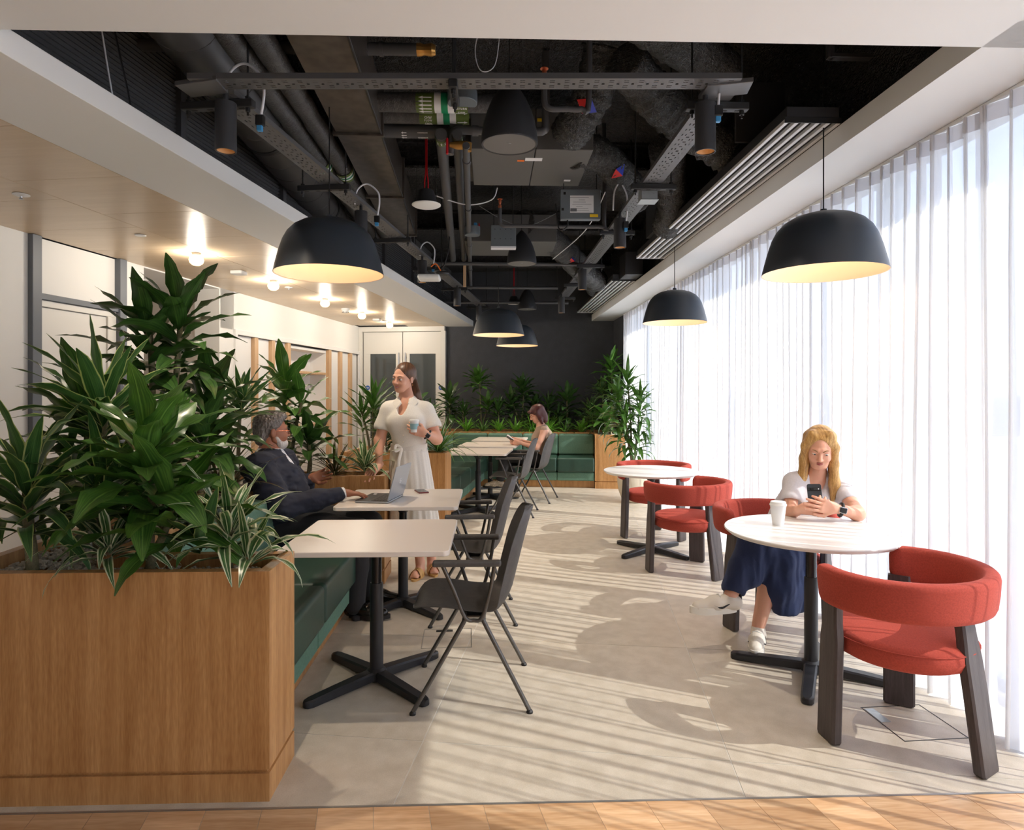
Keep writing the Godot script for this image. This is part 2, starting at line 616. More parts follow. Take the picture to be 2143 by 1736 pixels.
func build_shell() -> void:
	rng.seed = 7
	var out_l := WALL_LEFT - 0.15
	var base := struct("floor", MB.new().prism(PackedVector2Array([g2(out_l - 1.6, 7), g2(out_l - 1.6, WALL_BACK - 2.2), Vector2(2.6, -14.5), Vector2(2.6, 6.2)]), -0.25, -0.0015), mats.grout)
	# stone tiles on the grid, up to the wooden strip in front
	var room := PackedVector2Array([Vector2(-6.5, FLOOR_EDGE - 0.004), Vector2(2.42, FLOOR_EDGE - 0.004), Vector2(2.42, -13.5), Vector2(-6.5, -13.5)])
	var inside := PackedVector2Array([g2(WALL_LEFT - 1.4, 2), g2(3.5, 2), g2(3.5, WALL_BACK), g2(WALL_LEFT - 1.4, WALL_BACK)])
	var w := 1.246
	var d := 1.117
	var gap := 0.0025
	for i in range(-4, 3):
		for j in range(-2, 9):
			var x0 := -0.675 + i * w
			var z0 := -2.605 - j * d
			var sq := PackedVector2Array([g2(x0 + gap, z0 - gap), g2(x0 + w - gap, z0 - gap), g2(x0 + w - gap, z0 - d + gap), g2(x0 + gap, z0 - d + gap)])
			for a in clip(sq, room):
				for b in clip(a, inside):
					if b.size() >= 3:
						part("tile", MB.new().prism(b, -0.012, 0.0), mats["stone_%d" % (posmod(i * 5 + j * 3, 3))], base)
	# oak planks towards the viewer, laid at a slant
	var near := PackedVector2Array([Vector2(-5.4, FLOOR_EDGE + 0.008), Vector2(2.42, FLOOR_EDGE + 0.008), Vector2(2.42, 5.9), Vector2(-5.4, 5.9)])
	var turn := deg_to_rad(-10.4)
	for i in range(-34, 26):
		var run := -5.4 + fposmod(i * 0.73, 1.9)
		while run < 6.4:
			var x0 := i * 0.19
			var q := PackedVector2Array()
			for c in [Vector2(x0 + 0.0008, run + 0.0008), Vector2(x0 + 0.1892, run + 0.0008), Vector2(x0 + 0.1892, run + 1.899), Vector2(x0 + 0.0008, run + 1.899)]:
				q.append((c as Vector2).rotated(turn))
			run += 1.9
			for a in clip(q, near):
				if a.size() >= 3:
					part("plank", MB.new().prism(a, -0.012, 0.0), mats["plank_%d" % rng.randi_range(0, 3)], base)
	part("threshold_strip", MB.new().box(Vector3(-1.4, -0.005, FLOOR_EDGE + 0.002), Vector3(7.8, 0.012, 0.009)), mats.metal_trim, base)

	# lids above: black deck over the open part, white ceiling above the viewer
	struct("ceiling", MB.new().box(Vector3(-1.925, 2.71 + 0.09, 1.9), Vector3(8.35, 0.18, 8.32)), mats.white_paint)
	struct("ceiling_deck", MB.new().box(Vector3(-2.0, DECK + 0.12, -4.5), Vector3(10.5, 0.24, 21.0)), mats.deck_black)
	struct("trim_1", MB.new().box(Vector3(-1.8, 3.25, FLOOR_EDGE + 0.35), Vector3(8.6, 0.74, 0.1)), mats.deck_black)
	# left soffit: a white band with a low fascia; the veneered ceiling lies beyond it
	struct("trim_2", MB.new().box(Vector3(-2.27, SOFFIT_LEFT + 0.05, -6.4), Vector3(0.5, 0.1, 10.05), 0.002), mats.white_paint, Vector3.ZERO, GRID)
	# right soffit with its fascia to the void and the pocket above the curtain
	struct("trim_3", MB.new().box(Vector3(2.015, SOFFIT_RIGHT + 0.055, -6.4), Vector3(0.47, 0.11, 10.3)), mats.white_paint)
	struct("trim_4", MB.new().box(Vector3(1.97, 3.22, -6.9), Vector3(0.1, 0.8, 9.3)), mats.deck_black)
	# veneered ceiling panels
	var lid := struct("ceiling_veneer", MB.new().box(Vector3(-3.33, SOFFIT_LEFT + 0.06, -5.5), Vector3(1.62, 0.06, 11.9)), mats.white_paint, Vector3.ZERO, GRID)
	for k in range(-4, 13):
		var zc := -3.24 - 0.675 * k
		for s in 2:
			var x0 := -2.525 if s == 0 else -3.2
			var x1 := -3.198 if s == 0 else -4.14
			var zz := zc - (0.0 if s == 0 else 0.34)
			if zz - 0.675 < WALL_BACK + 0.02:
				continue
			part("panel", MB.new().box(Vector3((x0 + x1) / 2, SOFFIT_LEFT + 0.014, zz - 0.3375), Vector3(x0 - x1 - 0.003, 0.024, 0.672), 0.001), mats.veneer, lid)
	# black expanded-metal screen that closes the void on the left
	var scr := thing("mesh_screen", "black slatted metal screen standing above the left white soffit", "screen", gp(-2.35, 2.74, -6.5), GRID)
	var slats := MB.new()
	for i in 33:
		slats.box(Vector3(0.0, 0.015 + i * 0.0255, 0), Vector3(0.02, 0.012, 9.0), 0.0, Basis(Vector3(0, 0, 1), 0.6))
	var sl := part("slat_field", slats, mats.pipe_black, scr, 0.1)
	sl.set_meta("kind", "stuff")
	part("backing_sheet", MB.new().box(Vector3(-0.05, 0.435, 0), Vector3(0.02, 0.86, 9.0)), mats.pipe_black, scr)
	for k in 6:
		part("upright", MB.new().box(Vector3(0.02, 0.432, 4.3 - k * 1.25), Vector3(0.04, 0.86, 0.05)), mats.pipe_black, scr)
	# window wall: slender piers, sill plinth and a head above the soffit
	struct("wall_right", MB.new().box(Vector3(2.55, 3.26, -2.6), Vector3(0.2, 0.82, 17.6)).box(Vector3(2.55, -0.06, -2.6), Vector3(0.2, 0.16, 17.6)).box(Vector3(2.55, 1.4, -11.9), Vector3(0.2, 3.6, 3.4)).box(Vector3(2.55, 1.4, 4.9), Vector3(0.2, 3.6, 2.5)), mats.white_paint)
	struct("trim_5", MB.new().box(Vector3(2.33, 1.72, -11.0), Vector3(0.34, 3.6, 1.5)), mats.black_wall)
	for k in 9:
		var zc := -9.9 + 1.5 * k
		var wn := struct("window_%d" % (k + 1), MB.new().box(Vector3(0, 1.435, 0), Vector3(0.16, 2.83, 0.075), 0.004).box(Vector3(0, 2.82, 0.75), Vector3(0.1, 0.06, 1.42)).box(Vector3(0, 0.05, 0.75), Vector3(0.1, 0.06, 1.42)), mats.outside_frame, Vector3(2.5, 0, zc))
		part("pane", MB.new().box(Vector3(0.02, 1.435, 0.75), Vector3(0.012, 2.71, 1.42)), mats.glass, wn)
	# walls that close the room behind the viewer and on the left
	struct("wall_front", MB.new().box(Vector3(-2.0, 1.5, 6.05), Vector3(11.0, 3.6, 0.2)), mats.wall_paint)
	# paved terrace outside the windows
	struct("floor_terrace", MB.new().box(Vector3(12.7, -0.3, -3.0), Vector3(20.0, 0.2, 40.0)), mats.terrace)

func build_left_wall() -> void:
	# everything here is laid out on the grid: x = across, z = along
	var wall := struct("wall_left", MB.new().box(Vector3(WALL_LEFT - 0.08, 1.32, 0.9), Vector3(0.16, 2.66, 10.46)), mats.wall_paint, Vector3.ZERO, GRID)
	part("wall_upper", MB.new().box(Vector3(WALL_LEFT - 0.08, 3.2, -3.5), Vector3(0.16, 1.1, 18.0)), mats.deck_black, wall)
	# door bay between two grey posts
	part("wall_panel", MB.new().box(Vector3(WALL_LEFT - 0.08, 2.42, -4.81), Vector3(0.13, 0.43, 0.84)), mats.wall_paint, wall)
	part("wall_panel", MB.new().box(Vector3(WALL_LEFT - 0.08, 1.32, -5.44), Vector3(0.16, 2.66, 0.28)), mats.wall_paint, wall)
	for z in [-4.363, -5.267]:
		part("post", MB.new().box(Vector3(WALL_LEFT + 0.005, 1.32, z), Vector3(0.07, 2.64, 0.085), 0.003), mats.frame_grey, wall)
	part("transom", MB.new().box(Vector3(WALL_LEFT - 0.0, 2.188, -4.815), Vector3(0.05, 0.045, 0.82), 0.002), mats.frame_grey, wall)
	var dr := struct("door_1", MB.new().box(Vector3(WALL_LEFT - 0.035, 1.055, -4.76), Vector3(0.045, 2.11, 0.72), 0.002), mats.door_white, Vector3.ZERO, GRID)
	part("door_frame", MB.new().box(Vector3(WALL_LEFT - 0.03, 2.138, -4.81), Vector3(0.07, 0.05, 0.82), 0.003).box(Vector3(WALL_LEFT - 0.03, 1.06, -5.17), Vector3(0.07, 2.11, 0.1), 0.003).box(Vector3(WALL_LEFT - 0.06, 1.06, -4.8), Vector3(0.02, 2.12, 0.84)), mats.door_white, dr)
	# lobby that opens beyond the door, beige inside
	var lobby := struct("wall_lobby", MB.new().box(Vector3(WALL_LEFT - 1.9, 1.32, -6.3), Vector3(0.12, 2.66, 2.4)).box(Vector3(WALL_LEFT - 0.95, 1.32, -5.52), Vector3(1.8, 2.66, 0.1)).box(Vector3(WALL_LEFT - 0.95, 1.32, -6.89), Vector3(1.88, 2.66, 0.1)), mats.beige_paint, Vector3.ZERO, GRID)
	part("lobby_ceiling", MB.new().box(Vector3(WALL_LEFT - 0.95, 2.67, -6.2), Vector3(1.9, 0.08, 1.5)), mats.white_paint, lobby)
	part("air_valve", MB.new().lathe([Vector2(0.0, 2.605), Vector2(0.11, 2.615), Vector2(0.12, 2.63), Vector2(0.0, 2.63)], 24, Vector3(WALL_LEFT - 0.5, 0, -6.2)), mats.white_plastic, lobby)
	part("lobby_door", MB.new().box(Vector3(WALL_LEFT - 0.62, 1.04, -6.83), Vector3(0.8, 2.08, 0.03), 0.002), mats.beige_paint, lobby)
	# long white wall with a recessed shelf front
	var far := struct("wall_left_far", MB.new().box(Vector3(WALL_LEFT - 0.15, 2.42, -9.15), Vector3(0.3, 0.46, 4.6)).box(Vector3(WALL_LEFT - 0.15, 1.32, -6.98), Vector3(0.3, 2.66, 0.3)).box(Vector3(WALL_LEFT - 0.36, 1.32, -9.15), Vector3(0.06, 2.66, 4.6)).box(Vector3(WALL_LEFT - 0.15, 1.32, -11.36), Vector3(0.3, 2.66, 0.1)), mats.wall_paint, Vector3.ZERO, GRID)
	part("shelf_surround", MB.new().box(Vector3(WALL_LEFT + 0.01, 2.17, -9.25), Vector3(0.03, 0.06, 4.25), 0.002).box(Vector3(WALL_LEFT + 0.01, 1.07, -7.155), Vector3(0.03, 2.15, 0.05), 0.002).box(Vector3(WALL_LEFT + 0.01, 1.07, -11.31), Vector3(0.03, 2.15, 0.06), 0.002), mats.white_paint, far)
	var edges := [-7.18, -7.61, -8.053, -8.505, -9.95, -10.42, -10.88, -11.29]
	var unit := thing("wall_unit", "white wall cupboard front with narrow oak uprights and an open niche", "cupboard", gp(WALL_LEFT, 0, -9.2), GRID)
	for k in edges.size() - 1:
		var a: float = edges[k] + 9.2
		var b: float = edges[k + 1] + 9.2
		if k != 3:
			part("door_leaf", MB.new().box(Vector3(-0.03, 1.07, (a + b) / 2), Vector3(0.02, 2.13, absf(b - a) - 0.1), 0.001), mats.white_paint, unit)
		if k > 0:
			part("upright", MB.new().box(Vector3(-0.01, 1.07, a), Vector3(0.07, 2.13, 0.095), 0.002), mats.oak_pale, unit)
	part("niche_back", MB.new().box(Vector3(-0.3, 1.07, -0.03), Vector3(0.02, 2.13, 1.4)), mats.white_paint, unit)
	part("niche_side", MB.new().box(Vector3(-0.16, 1.07, 0.63), Vector3(0.26, 2.13, 0.02)), mats.white_paint, unit)
	part("niche_side", MB.new().box(Vector3(-0.16, 1.07, -0.69), Vector3(0.26, 2.13, 0.02)), mats.white_paint, unit)
	part("niche_top", MB.new().box(Vector3(-0.16, 2.1, -0.03), Vector3(0.26, 0.04, 1.4)), mats.white_paint, unit)
	for y in [1.745, 0.945]:
		part("shelf", MB.new().box(Vector3(-0.15, y, -0.03), Vector3(0.27, 0.035, 1.3), 0.002), mats.oak_pale, unit)

func build_back_wall() -> void:
	# grid axes again; the double door stands at the left end
	var wall := struct("wall_back", MB.new().box(Vector3(-0.3, 1.72, WALL_BACK - 0.1), Vector3(4.45, 3.9, 0.2)), mats.black_wall, Vector3.ZERO, GRID)
	part("wall_above_door", MB.new().box(Vector3(-3.4, 3.16, WALL_BACK - 0.1), Vector3(1.76, 1.02, 0.2)), mats.deck_black, wall)
	part("wall_beyond", MB.new().box(Vector3(-3.4, 1.5, WALL_BACK - 1.6), Vector3(2.6, 3.4, 0.1)), mats.wall_paint, wall)
	part("wall_beyond", MB.new().box(Vector3(-2.35, 1.5, WALL_BACK - 0.9), Vector3(0.1, 3.4, 1.4)).box(Vector3(-4.45, 1.5, WALL_BACK - 0.9), Vector3(0.1, 3.4, 1.4)), mats.wall_paint, wall)
	var dr := struct("door_2", MB.new().box(Vector3(-3.345, 2.6, WALL_BACK + 0.02), Vector3(1.62, 0.09, 0.12), 0.003).box(Vector3(-4.12, 1.28, WALL_BACK + 0.02), Vector3(0.075, 2.56, 0.12), 0.003).box(Vector3(-2.56, 1.28, WALL_BACK + 0.02), Vector3(0.085, 2.56, 0.12), 0.003), mats.door_white, Vector3.ZERO, GRID)
	for s in 2:
		var xc := -3.7 if s == 0 else -2.955
		var leaf := part("door_leaf", MB.new().box(Vector3(xc, 2.35, WALL_BACK), Vector3(0.735, 0.4, 0.045), 0.002).box(Vector3(xc - 0.305, 1.08, WALL_BACK), Vector3(0.125, 2.14, 0.045), 0.002).box(Vector3(xc + 0.305, 1.08, WALL_BACK), Vector3(0.125, 2.14, 0.045), 0.002).box(Vector3(xc, 0.3, WALL_BACK), Vector3(0.5, 0.6, 0.045), 0.002), mats.door_white, dr)
		part("pane", MB.new().box(Vector3(xc, 1.375, WALL_BACK), Vector3(0.49, 1.55, 0.012)), mats.door_glass, leaf)
		part("pull_handle", MB.new().tube([Vector3(xc + (0.31 if s == 0 else -0.31), 2.17, WALL_BACK + 0.07), Vector3(xc + (0.31 if s == 0 else -0.31), 1.75, WALL_BACK + 0.07)], 0.012, 10).tube([Vector3(xc + (0.31 if s == 0 else -0.31), 2.09, WALL_BACK + 0.02), Vector3(xc + (0.31 if s == 0 else -0.31), 2.09, WALL_BACK + 0.07)], 0.008, 8), mats.steel, leaf)
		var sg := thing("door_sign", "round blue sign on the %s leaf of the white double door" % ["left", "right"][s], "sign", gp(-3.99 if s == 0 else -2.6, 1.53, WALL_BACK + 0.083 if s == 1 else WALL_BACK + 0.026), GRID)
		part("disc", MB.new().lathe([Vector2(0, 0), Vector2(0.042, 0), Vector2(0.042, 0.003), Vector2(0, 0.003)], 24), mats.sign_blue, sg)
		sg.get_child(0).rotation.x = PI / 2
		for k in 2:
			part("lettering", MB.new().box(Vector3(0, 0.008 - 0.016 * k, 0.0036), Vector3(0.05, 0.007, 0.001)), mats.label_white, sg)

func build_curtains() -> void:
	rng.seed = 19
	var xs := 2.145
	var spans := [[-10.24, -7.0, "farthest sheer white curtain panel, beside the dark back wall"], [-7.1, -5.1, "sheer white curtain panel behind the far round table"], [-5.2, -2.66, "sheer white curtain panel behind the seated blonde woman"], [-2.76, 3.75, "nearest sheer white curtain panel at the right edge"]]
	for s in spans:
		var cu := thing("sheer_curtain", s[2], "curtain", Vector3(xs, 0, s[0]), 0.0, "pleated sheer curtains along the windows")
		var cols := []
		var z := 0.0
		var len_: float = s[1] - s[0]
		var phase := 0.0
		var drift := noise(int(absf(s[0]) * 10) + 5, 0.9, 2)
		while z < len_:
			var lam := 0.132 + 0.06 * drift.get_noise_1d(z * 1.7 + 40.0)
			var amp := 0.034 + 0.026 * drift.get_noise_1d(z * 2.3)
			cols.append([z, phase, amp])
			z += 0.0105
			phase += TAU * 0.0105 / lam
		var ys := [0.012, 0.25, 0.8, 1.4, 2.0, 2.45, 2.62, 2.685]
		var mb := MB.new()
		var ids := []
		for yi in ys.size():
			var row := []
			for c in cols:
				var y: float = ys[yi]
				var low := 1.0 - y / 2.7
				var a: float = c[2] * (0.9 + 0.25 * low) + 0.012 * low * sin(c[0] * 9.0)
				var ph: float = c[1] + 0.55 * low * drift.get_noise_2d(c[0] * 3.0, 7.0)
				var zz: float = c[0] + 0.021 * sin(2.0 * ph) + 0.03 * low * drift.get_noise_2d(c[0] * 2.0, y * 0.4)
				row.append(mb.vert(Vector3(a * sin(ph) + 0.05 * low * drift.get_noise_2d(c[0] * 0.8, 90.0), y + 0.006 * sin(ph * 0.5) * low, zz)))
			ids.append(row)
		for i in ys.size() - 1:
			for j in cols.size() - 1:
				mb.quad(ids[i][j], ids[i][j + 1], ids[i + 1][j + 1], ids[i + 1][j])
		part("cloth", mb, mats.sheer, cu, 3.2)
		var tape := MB.new()
		ids = []
		for y in [2.615, 2.688]:
			var row := []
			for c in cols:
				row.append(tape.vert(Vector3((c[2] * 0.93 - 0.0015) * sin(c[1]) - 0.003, y, c[0] + 0.021 * sin(2.0 * c[1]))))
			ids.append(row)
		for j in cols.size() - 1:
			tape.quad(ids[0][j], ids[0][j + 1], ids[1][j + 1], ids[1][j])
		part("heading_tape", tape, mats.heading_tape, cu, 3.2)
	solo("curtain_track", MB.new().box(Vector3(0, 0, 0), Vector3(0.022, 0.02, 14.0), 0.003), mats.white_plastic, "slim white curtain track along the soffit edge", "track", Vector3(xs, 2.7, -3.24))

# ---------------------------------------------------------------- planters and benches

func inset(p: PackedVector2Array, d: float) -> PackedVector2Array:
	var n := p.size()
	var area := 0.0
	for i in n:
		area += p[i].cross(p[(i + 1) % n])
	var s := 1.0 if area > 0.0 else -1.0
	var out := PackedVector2Array()
	for i in n:
		var e1 := (p[i] - p[(i + n - 1) % n]).normalized()
		var e2 := (p[(i + 1) % n] - p[i]).normalized()
		var n1 := Vector2(-e1.y, e1.x) * s
		var n2 := Vector2(-e2.y, e2.x) * s
		out.append(p[i] + (n1 + n2) * (d / maxf(0.3, 1.0 + n1.dot(n2))))
	return out

func ring_wall(mb: MB, a: PackedVector2Array, b: PackedVector2Array, y0: float, y1: float) -> MB:
	# a wall between outline a and its inset b
	var n := a.size()
	var area := 0.0
	for i in n:
		area += a[i].cross(a[(i + 1) % n])
	var fl := area < 0.0
	var ids := []
	for i in n:
		ids.append([mb.vert(Vector3(a[i].x, y0, a[i].y)), mb.vert(Vector3(a[i].x, y1, a[i].y)), mb.vert(Vector3(b[i].x, y1, b[i].y)), mb.vert(Vector3(b[i].x, y0, b[i].y))])
	for i in n:
		var j := (i + 1) % n
		for k in 4:
			var m: int = (k + 1) % 4
			if fl:
				mb.quad(ids[i][k], ids[j][k], ids[j][m], ids[i][m])
			else:
				mb.quad(ids[i][k], ids[i][m], ids[j][m], ids[j][k])
	return mb

func planter(label: String, outline: PackedVector2Array, at: Vector3, turn: float, top := 0.82) -> Node3D:
	var t := thing("planter", label, "planter", at, turn)
	var inner := inset(outline, 0.042)
	part("body", ring_wall(MB.new(), outline, inset(outline, 0.03), 0.114, top - 0.026), mats.oak, t, 0.35)
	part("plinth", ring_wall(MB.new(), outline, inset(outline, 0.03), 0.0, 0.1), mats.oak, t, 0.35)
	part("shadow_gap", ring_wall(MB.new(), inset(outline, 0.012), inset(outline, 0.03), 0.1, 0.114), mats.oak, t, 0.35)
	part("rim", ring_wall(MB.new(), outline, inner, top - 0.026, top), mats.oak, t, 0.35)
	part("lining", ring_wall(MB.new(), inset(outline, 0.03), inner, top - 0.12, top - 0.026), mats.oak, t, 0.35)
	part("bedding", MB.new().prism(inner, top - 0.1, top - 0.06), mats.soil, t)
	# white chippings on the soil
	var mm := MultiMesh.new()
	mm.transform_format = MultiMesh.TRANSFORM_3D
	mm.use_colors = true
	var stone := MB.new()
	var ic := [Vector3(0, 1, 0), Vector3(0.9, 0.2, 0), Vector3(0.2, 0.1, 0.95), Vector3(-0.85, 0.3, 0.3), Vector3(-0.3, 0.15, -0.9), Vector3(0.5, -0.6, -0.6), Vector3(-0.1, -0.8, 0.4)]
	for p in ic:
		stone.vert(p)
	for f in [[0, 1, 2], [0, 2, 3], [0, 3, 4], [0, 4, 1], [1, 6, 2], [2, 6, 3], [3, 6, 4], [4, 5, 1], [1, 5, 6], [4, 6, 5]]:
		stone.tri_out(f[0], f[1], f[2], Vector3.ZERO)
	mm.mesh = stone.mesh(0.2)
	var spots := []
	var box := Rect2(inner[0], Vector2.ZERO)
	for p in inner:
		box = box.expand(p)
	rng.seed = 101 + int(box.size.x * 100)
	var tries := int(box.size.x * box.size.y * 5200)
	for k in tries:
		var p := Vector2(rng.randf_range(box.position.x, box.end.x), rng.randf_range(box.position.y, box.end.y))
		if Geometry2D.is_point_in_polygon(p, inner):
			spots.append(p)
	mm.instance_count = spots.size()
	for k in spots.size():
		var s := rng.randf_range(0.007, 0.014)
		var b := Basis.from_euler(Vector3(rng.randf() * TAU, rng.randf() * TAU, rng.randf() * TAU)).scaled(Vector3(s, s * 0.75, s))
		mm.set_instance_transform(k, Transform3D(b, Vector3(spots[k].x, top - 0.056 + rng.randf() * 0.009, spots[k].y)))
		var c := rng.randf_range(0.55, 1.0)
		mm.set_instance_color(k, Color(c, c * 0.97, c * 0.93))
	var g := MultiMeshInstance3D.new()
	g.name = "gravel"
	g.multimesh = mm
	g.material_override = mats.pebble
	g.set_meta("kind", "stuff")
	t.add_child(g)
	return t

func build_planters() -> void:
	var u := PackedVector2Array([Vector2(-0.79, -2.3), Vector2(-0.79, -2.588), Vector2(-1.5, -2.588), Vector2(-1.5, -4.87), Vector2(-0.81, -4.87), Vector2(-0.81, -5.2), Vector2(-2.0, -5.2), Vector2(-1.95, -2.52)])
	for k in range(0, 9):
		u.append(Vector2(-1.73, -2.52) + Vector2.from_angle(PI - PI / 2 * k / 8.0) * 0.22)
	planter("u-shaped oak planter wrapped round the near green bench, rounded front corner", u, Vector3.ZERO, 0.0)
	var w := PackedVector2Array([Vector2(-1.47, -6.6), Vector2(-1.47, -6.9), Vector2(-2.14, -6.9), Vector2(-2.14, -10.24), Vector2(0.14, -10.24), Vector2(0.14, -9.69), Vector2(0.585, -9.69), Vector2(0.585, -11.0), Vector2(-2.62, -11.0), Vector2(-2.62, -6.6)])
	planter("long oak planter behind the far green corner bench", w, Vector3.ZERO, GRID, 0.81)

func bench(label: String, at: Vector3, turn: float, runs: Array) -> void:
	# each run: [x0, x1, z0, z1, along z?, back side (-1 low x, +2 low z), pieces]
	var t := thing("bench", label, "bench", at, turn)
	for r in runs:
		var x0: float = r[0]
		var x1: float = r[1]
		var z0: float = r[2]
		var z1: float = r[3]
		var n: int = r[5]
		if r[4] == "z":
			part("plinth", MB.new().box(Vector3((x0 + x1 - 0.1) / 2, 0.055, (z0 + z1) / 2), Vector3(x1 - x0 - 0.1, 0.11, z1 - z0), 0.002), mats.oak, t)
			for k in n:
				var a := z0 + (z1 - z0) * k / n
				var l := (z1 - z0) / n
				part("base_band", MB.new().box(Vector3((x0 + x1 - 0.04) / 2, 0.175, a + l / 2), Vector3(x1 - x0 - 0.04, 0.13, l - 0.004), 0.012), mats.green_cloth, t)
				part("seat_cushion", pillow(Vector3((x0 + x1) / 2, 0.35, a + l / 2), Vector3(x1 - x0, 0.22, l - 0.004), 0.03), mats.green_hide, t, 1.0)
				part("back_cushion", pillow(Vector3(x0 + 0.05, 0.625, a + l / 2), Vector3(0.13, 0.33, l - 0.004), 0.035), mats.green_cloth, t, 1.0)
		else:
			part("plinth", MB.new().box(Vector3((x0 + x1) / 2, 0.055, (z0 + z1 - 0.1) / 2), Vector3(x1 - x0, 0.11, z1 - z0 - 0.1), 0.002), mats.oak, t)
			for k in n:
				var a := x0 + (x1 - x0) * k / n
				var l := (x1 - x0) / n
				part("base_band", MB.new().box(Vector3(a + l / 2, 0.175, (z0 + z1 - 0.04) / 2), Vector3(l - 0.004, 0.13, z1 - z0 - 0.04), 0.012), mats.green_cloth, t)
				part("seat_cushion", pillow(Vector3(a + l / 2, 0.35, (z0 + z1) / 2), Vector3(l - 0.004, 0.22, z1 - z0), 0.03), mats.green_hide, t, 1.0)
				part("back_cushion", pillow(Vector3(a + l / 2, 0.625, z0 + 0.05), Vector3(l - 0.004, 0.33, 0.13), 0.035), mats.green_cloth, t, 1.0)

func pillow(c: Vector3, s: Vector3, r: float) -> MB:
	# a box with rounded edges in three steps
	var mb := MB.new()
	var h := s / 2.0 - Vector3.ONE * r
	var dirs := 3
	var rows := []
	for i in range(-dirs, dirs + 1):
		for up in ([-1, 1] if i == 0 else [signi(i)]):
			var lat := PI / 2 * i / dirs
			var row := PackedVector3Array()
			for q in 4:
				for j in 4:
					var a := PI / 2 * q + PI / 2 * j / 3.0
					var sx := 1.0 if q == 0 or q == 3 else -1.0
					var sz := 1.0 if q < 2 else -1.0
					row.append(c + Vector3(sx * h.x + cos(a) * cos(lat) * r, up * h.y + sin(lat) * r, sz * h.z + sin(a) * cos(lat) * r))
			row.reverse()
			rows.append(row)
	return mb.rings(rows, true, true)

func build_benches() -> void:
	bench("green upholstered bench under the man in navy, near booth", Vector3.ZERO, 0.0, [[-1.495, -0.86, -4.865, -2.592, "z", 3]])
	bench("green upholstered corner bench below the dark back wall", Vector3.ZERO, GRID, [[-2.135, -1.5, -9.66, -6.905, "z", 4], [-2.135, 0.135, -10.235, -9.66, "x", 4]])

# ---------------------------------------------------------------- tables

func pedestal(t: Node3D, top_under: float, reach: float, spin := 0.0) -> void:
	part("mount", MB.new().lathe([Vector2(0.03, top_under - 0.075), Vector2(0.036, top_under - 0.06), Vector2(0.085, top_under - 0.012), Vector2(0.085, top_under), Vector2(0, top_under)], 24), mats.black_metal, t)
	part("upper_column", MB.new().lathe([Vector2(0.0, 0.45), Vector2(0.0265, 0.45), Vector2(0.0265, top_under - 0.06), Vector2(0, top_under - 0.06)], 24), mats.gloss_black, t)
	part("lower_column", MB.new().lathe([Vector2(0.0, 0.04), Vector2(0.034, 0.04), Vector2(0.033, 0.492), Vector2(0.031, 0.495), Vector2(0, 0.495)], 24), mats.black_metal, t)
	part("hub", MB.new().lathe([Vector2(0.0, 0.01), Vector2(0.05, 0.01), Vector2(0.05, 0.055), Vector2(0.034, 0.066), Vector2(0, 0.066)], 24), mats.black_metal, t)
	for k in 4:
		var a := PI / 4 + PI / 2 * k + spin
		var d := Vector3(cos(a), 0, sin(a))
		var s := Vector3(-d.z, 0, d.x)
		var rows := []
		for q in [[0.02, 0.034, 0.02, 0.058], [0.06, 0.032, 0.014, 0.057], [reach * 0.6, 0.03, 0.008, 0.046], [reach - 0.035, 0.029, 0.002, 0.036], [reach - 0.01, 0.022, 0.002, 0.034], [reach, 0.01, 0.004, 0.03]]:
			var c: Vector3 = d * q[0]
			var w: float = q[1]
			var row := PackedVector3Array()
			for e in [[-w, q[2]], [-w, q[3] - 0.008], [-w + 0.008 * minf(1, w / 0.02), q[3]], [w - 0.008 * minf(1, w / 0.02), q[3]], [w, q[3] - 0.008], [w, q[2]]]:
				row.append(c + s * e[0] + Vector3(0, e[1], 0))
			rows.append(row)
		part("foot", MB.new().rings(rows), mats.black_metal, t, 0.7)

func square_table(at: Vector3, turn: float, label: String) -> void:
	var t := thing("square_table", label, "table", at, turn, "square pedestal tables along the benches")
	part("table_top", MB.new().prism(round_rect(-0.39, -0.365, 0.39, 0.365, 0.03), 0.715, 0.74, 0.003), mats.table_white, t, 0.5)
	pedestal(t, 0.715, 0.4)

func round_table(at: Vector3, spin: float, label: String) -> void:
	var t := thing("round_table", label, "table", at, 0.0, "round pedestal tables by the curtains")
	part("table_top", MB.new().lathe([Vector2(0, 0.716), Vector2(0.41, 0.716), Vector2(0.43, 0.732), Vector2(0.43, 0.737), Vector2(0.427, 0.74), Vector2(0, 0.74)], 72), mats.table_bright, t, 0.4)
	pedestal(t, 0.716, 0.4, spin)

func build_tables() -> void:
	square_table(Vector3(-0.58, 0, -3.25), 0.0, "nearest white square table in front of the near green bench, empty")
	square_table(Vector3(-0.6, 0, -4.37), 0.0, "white square table with the open laptop, in front of the man")
	square_table(gp(-1.3, 0, -7.67), GRID, "first white square table of the far booth, nearest the viewer")
	square_table(gp(-1.3, 0, -8.66), GRID, "middle white square table of the far booth, before the reading woman")
	square_table(gp(-1.29, 0, -9.66), GRID, "farthest white square table, next to the corner bench")
	round_table(Vector3(1.665, 0, -3.27), -0.27, "near round white table with the paper cup, by the curtain")
	round_table(Vector3(1.46, 0, -5.78), 0.12, "far round white table between two red chairs")

# ---------------------------------------------------------------- chairs

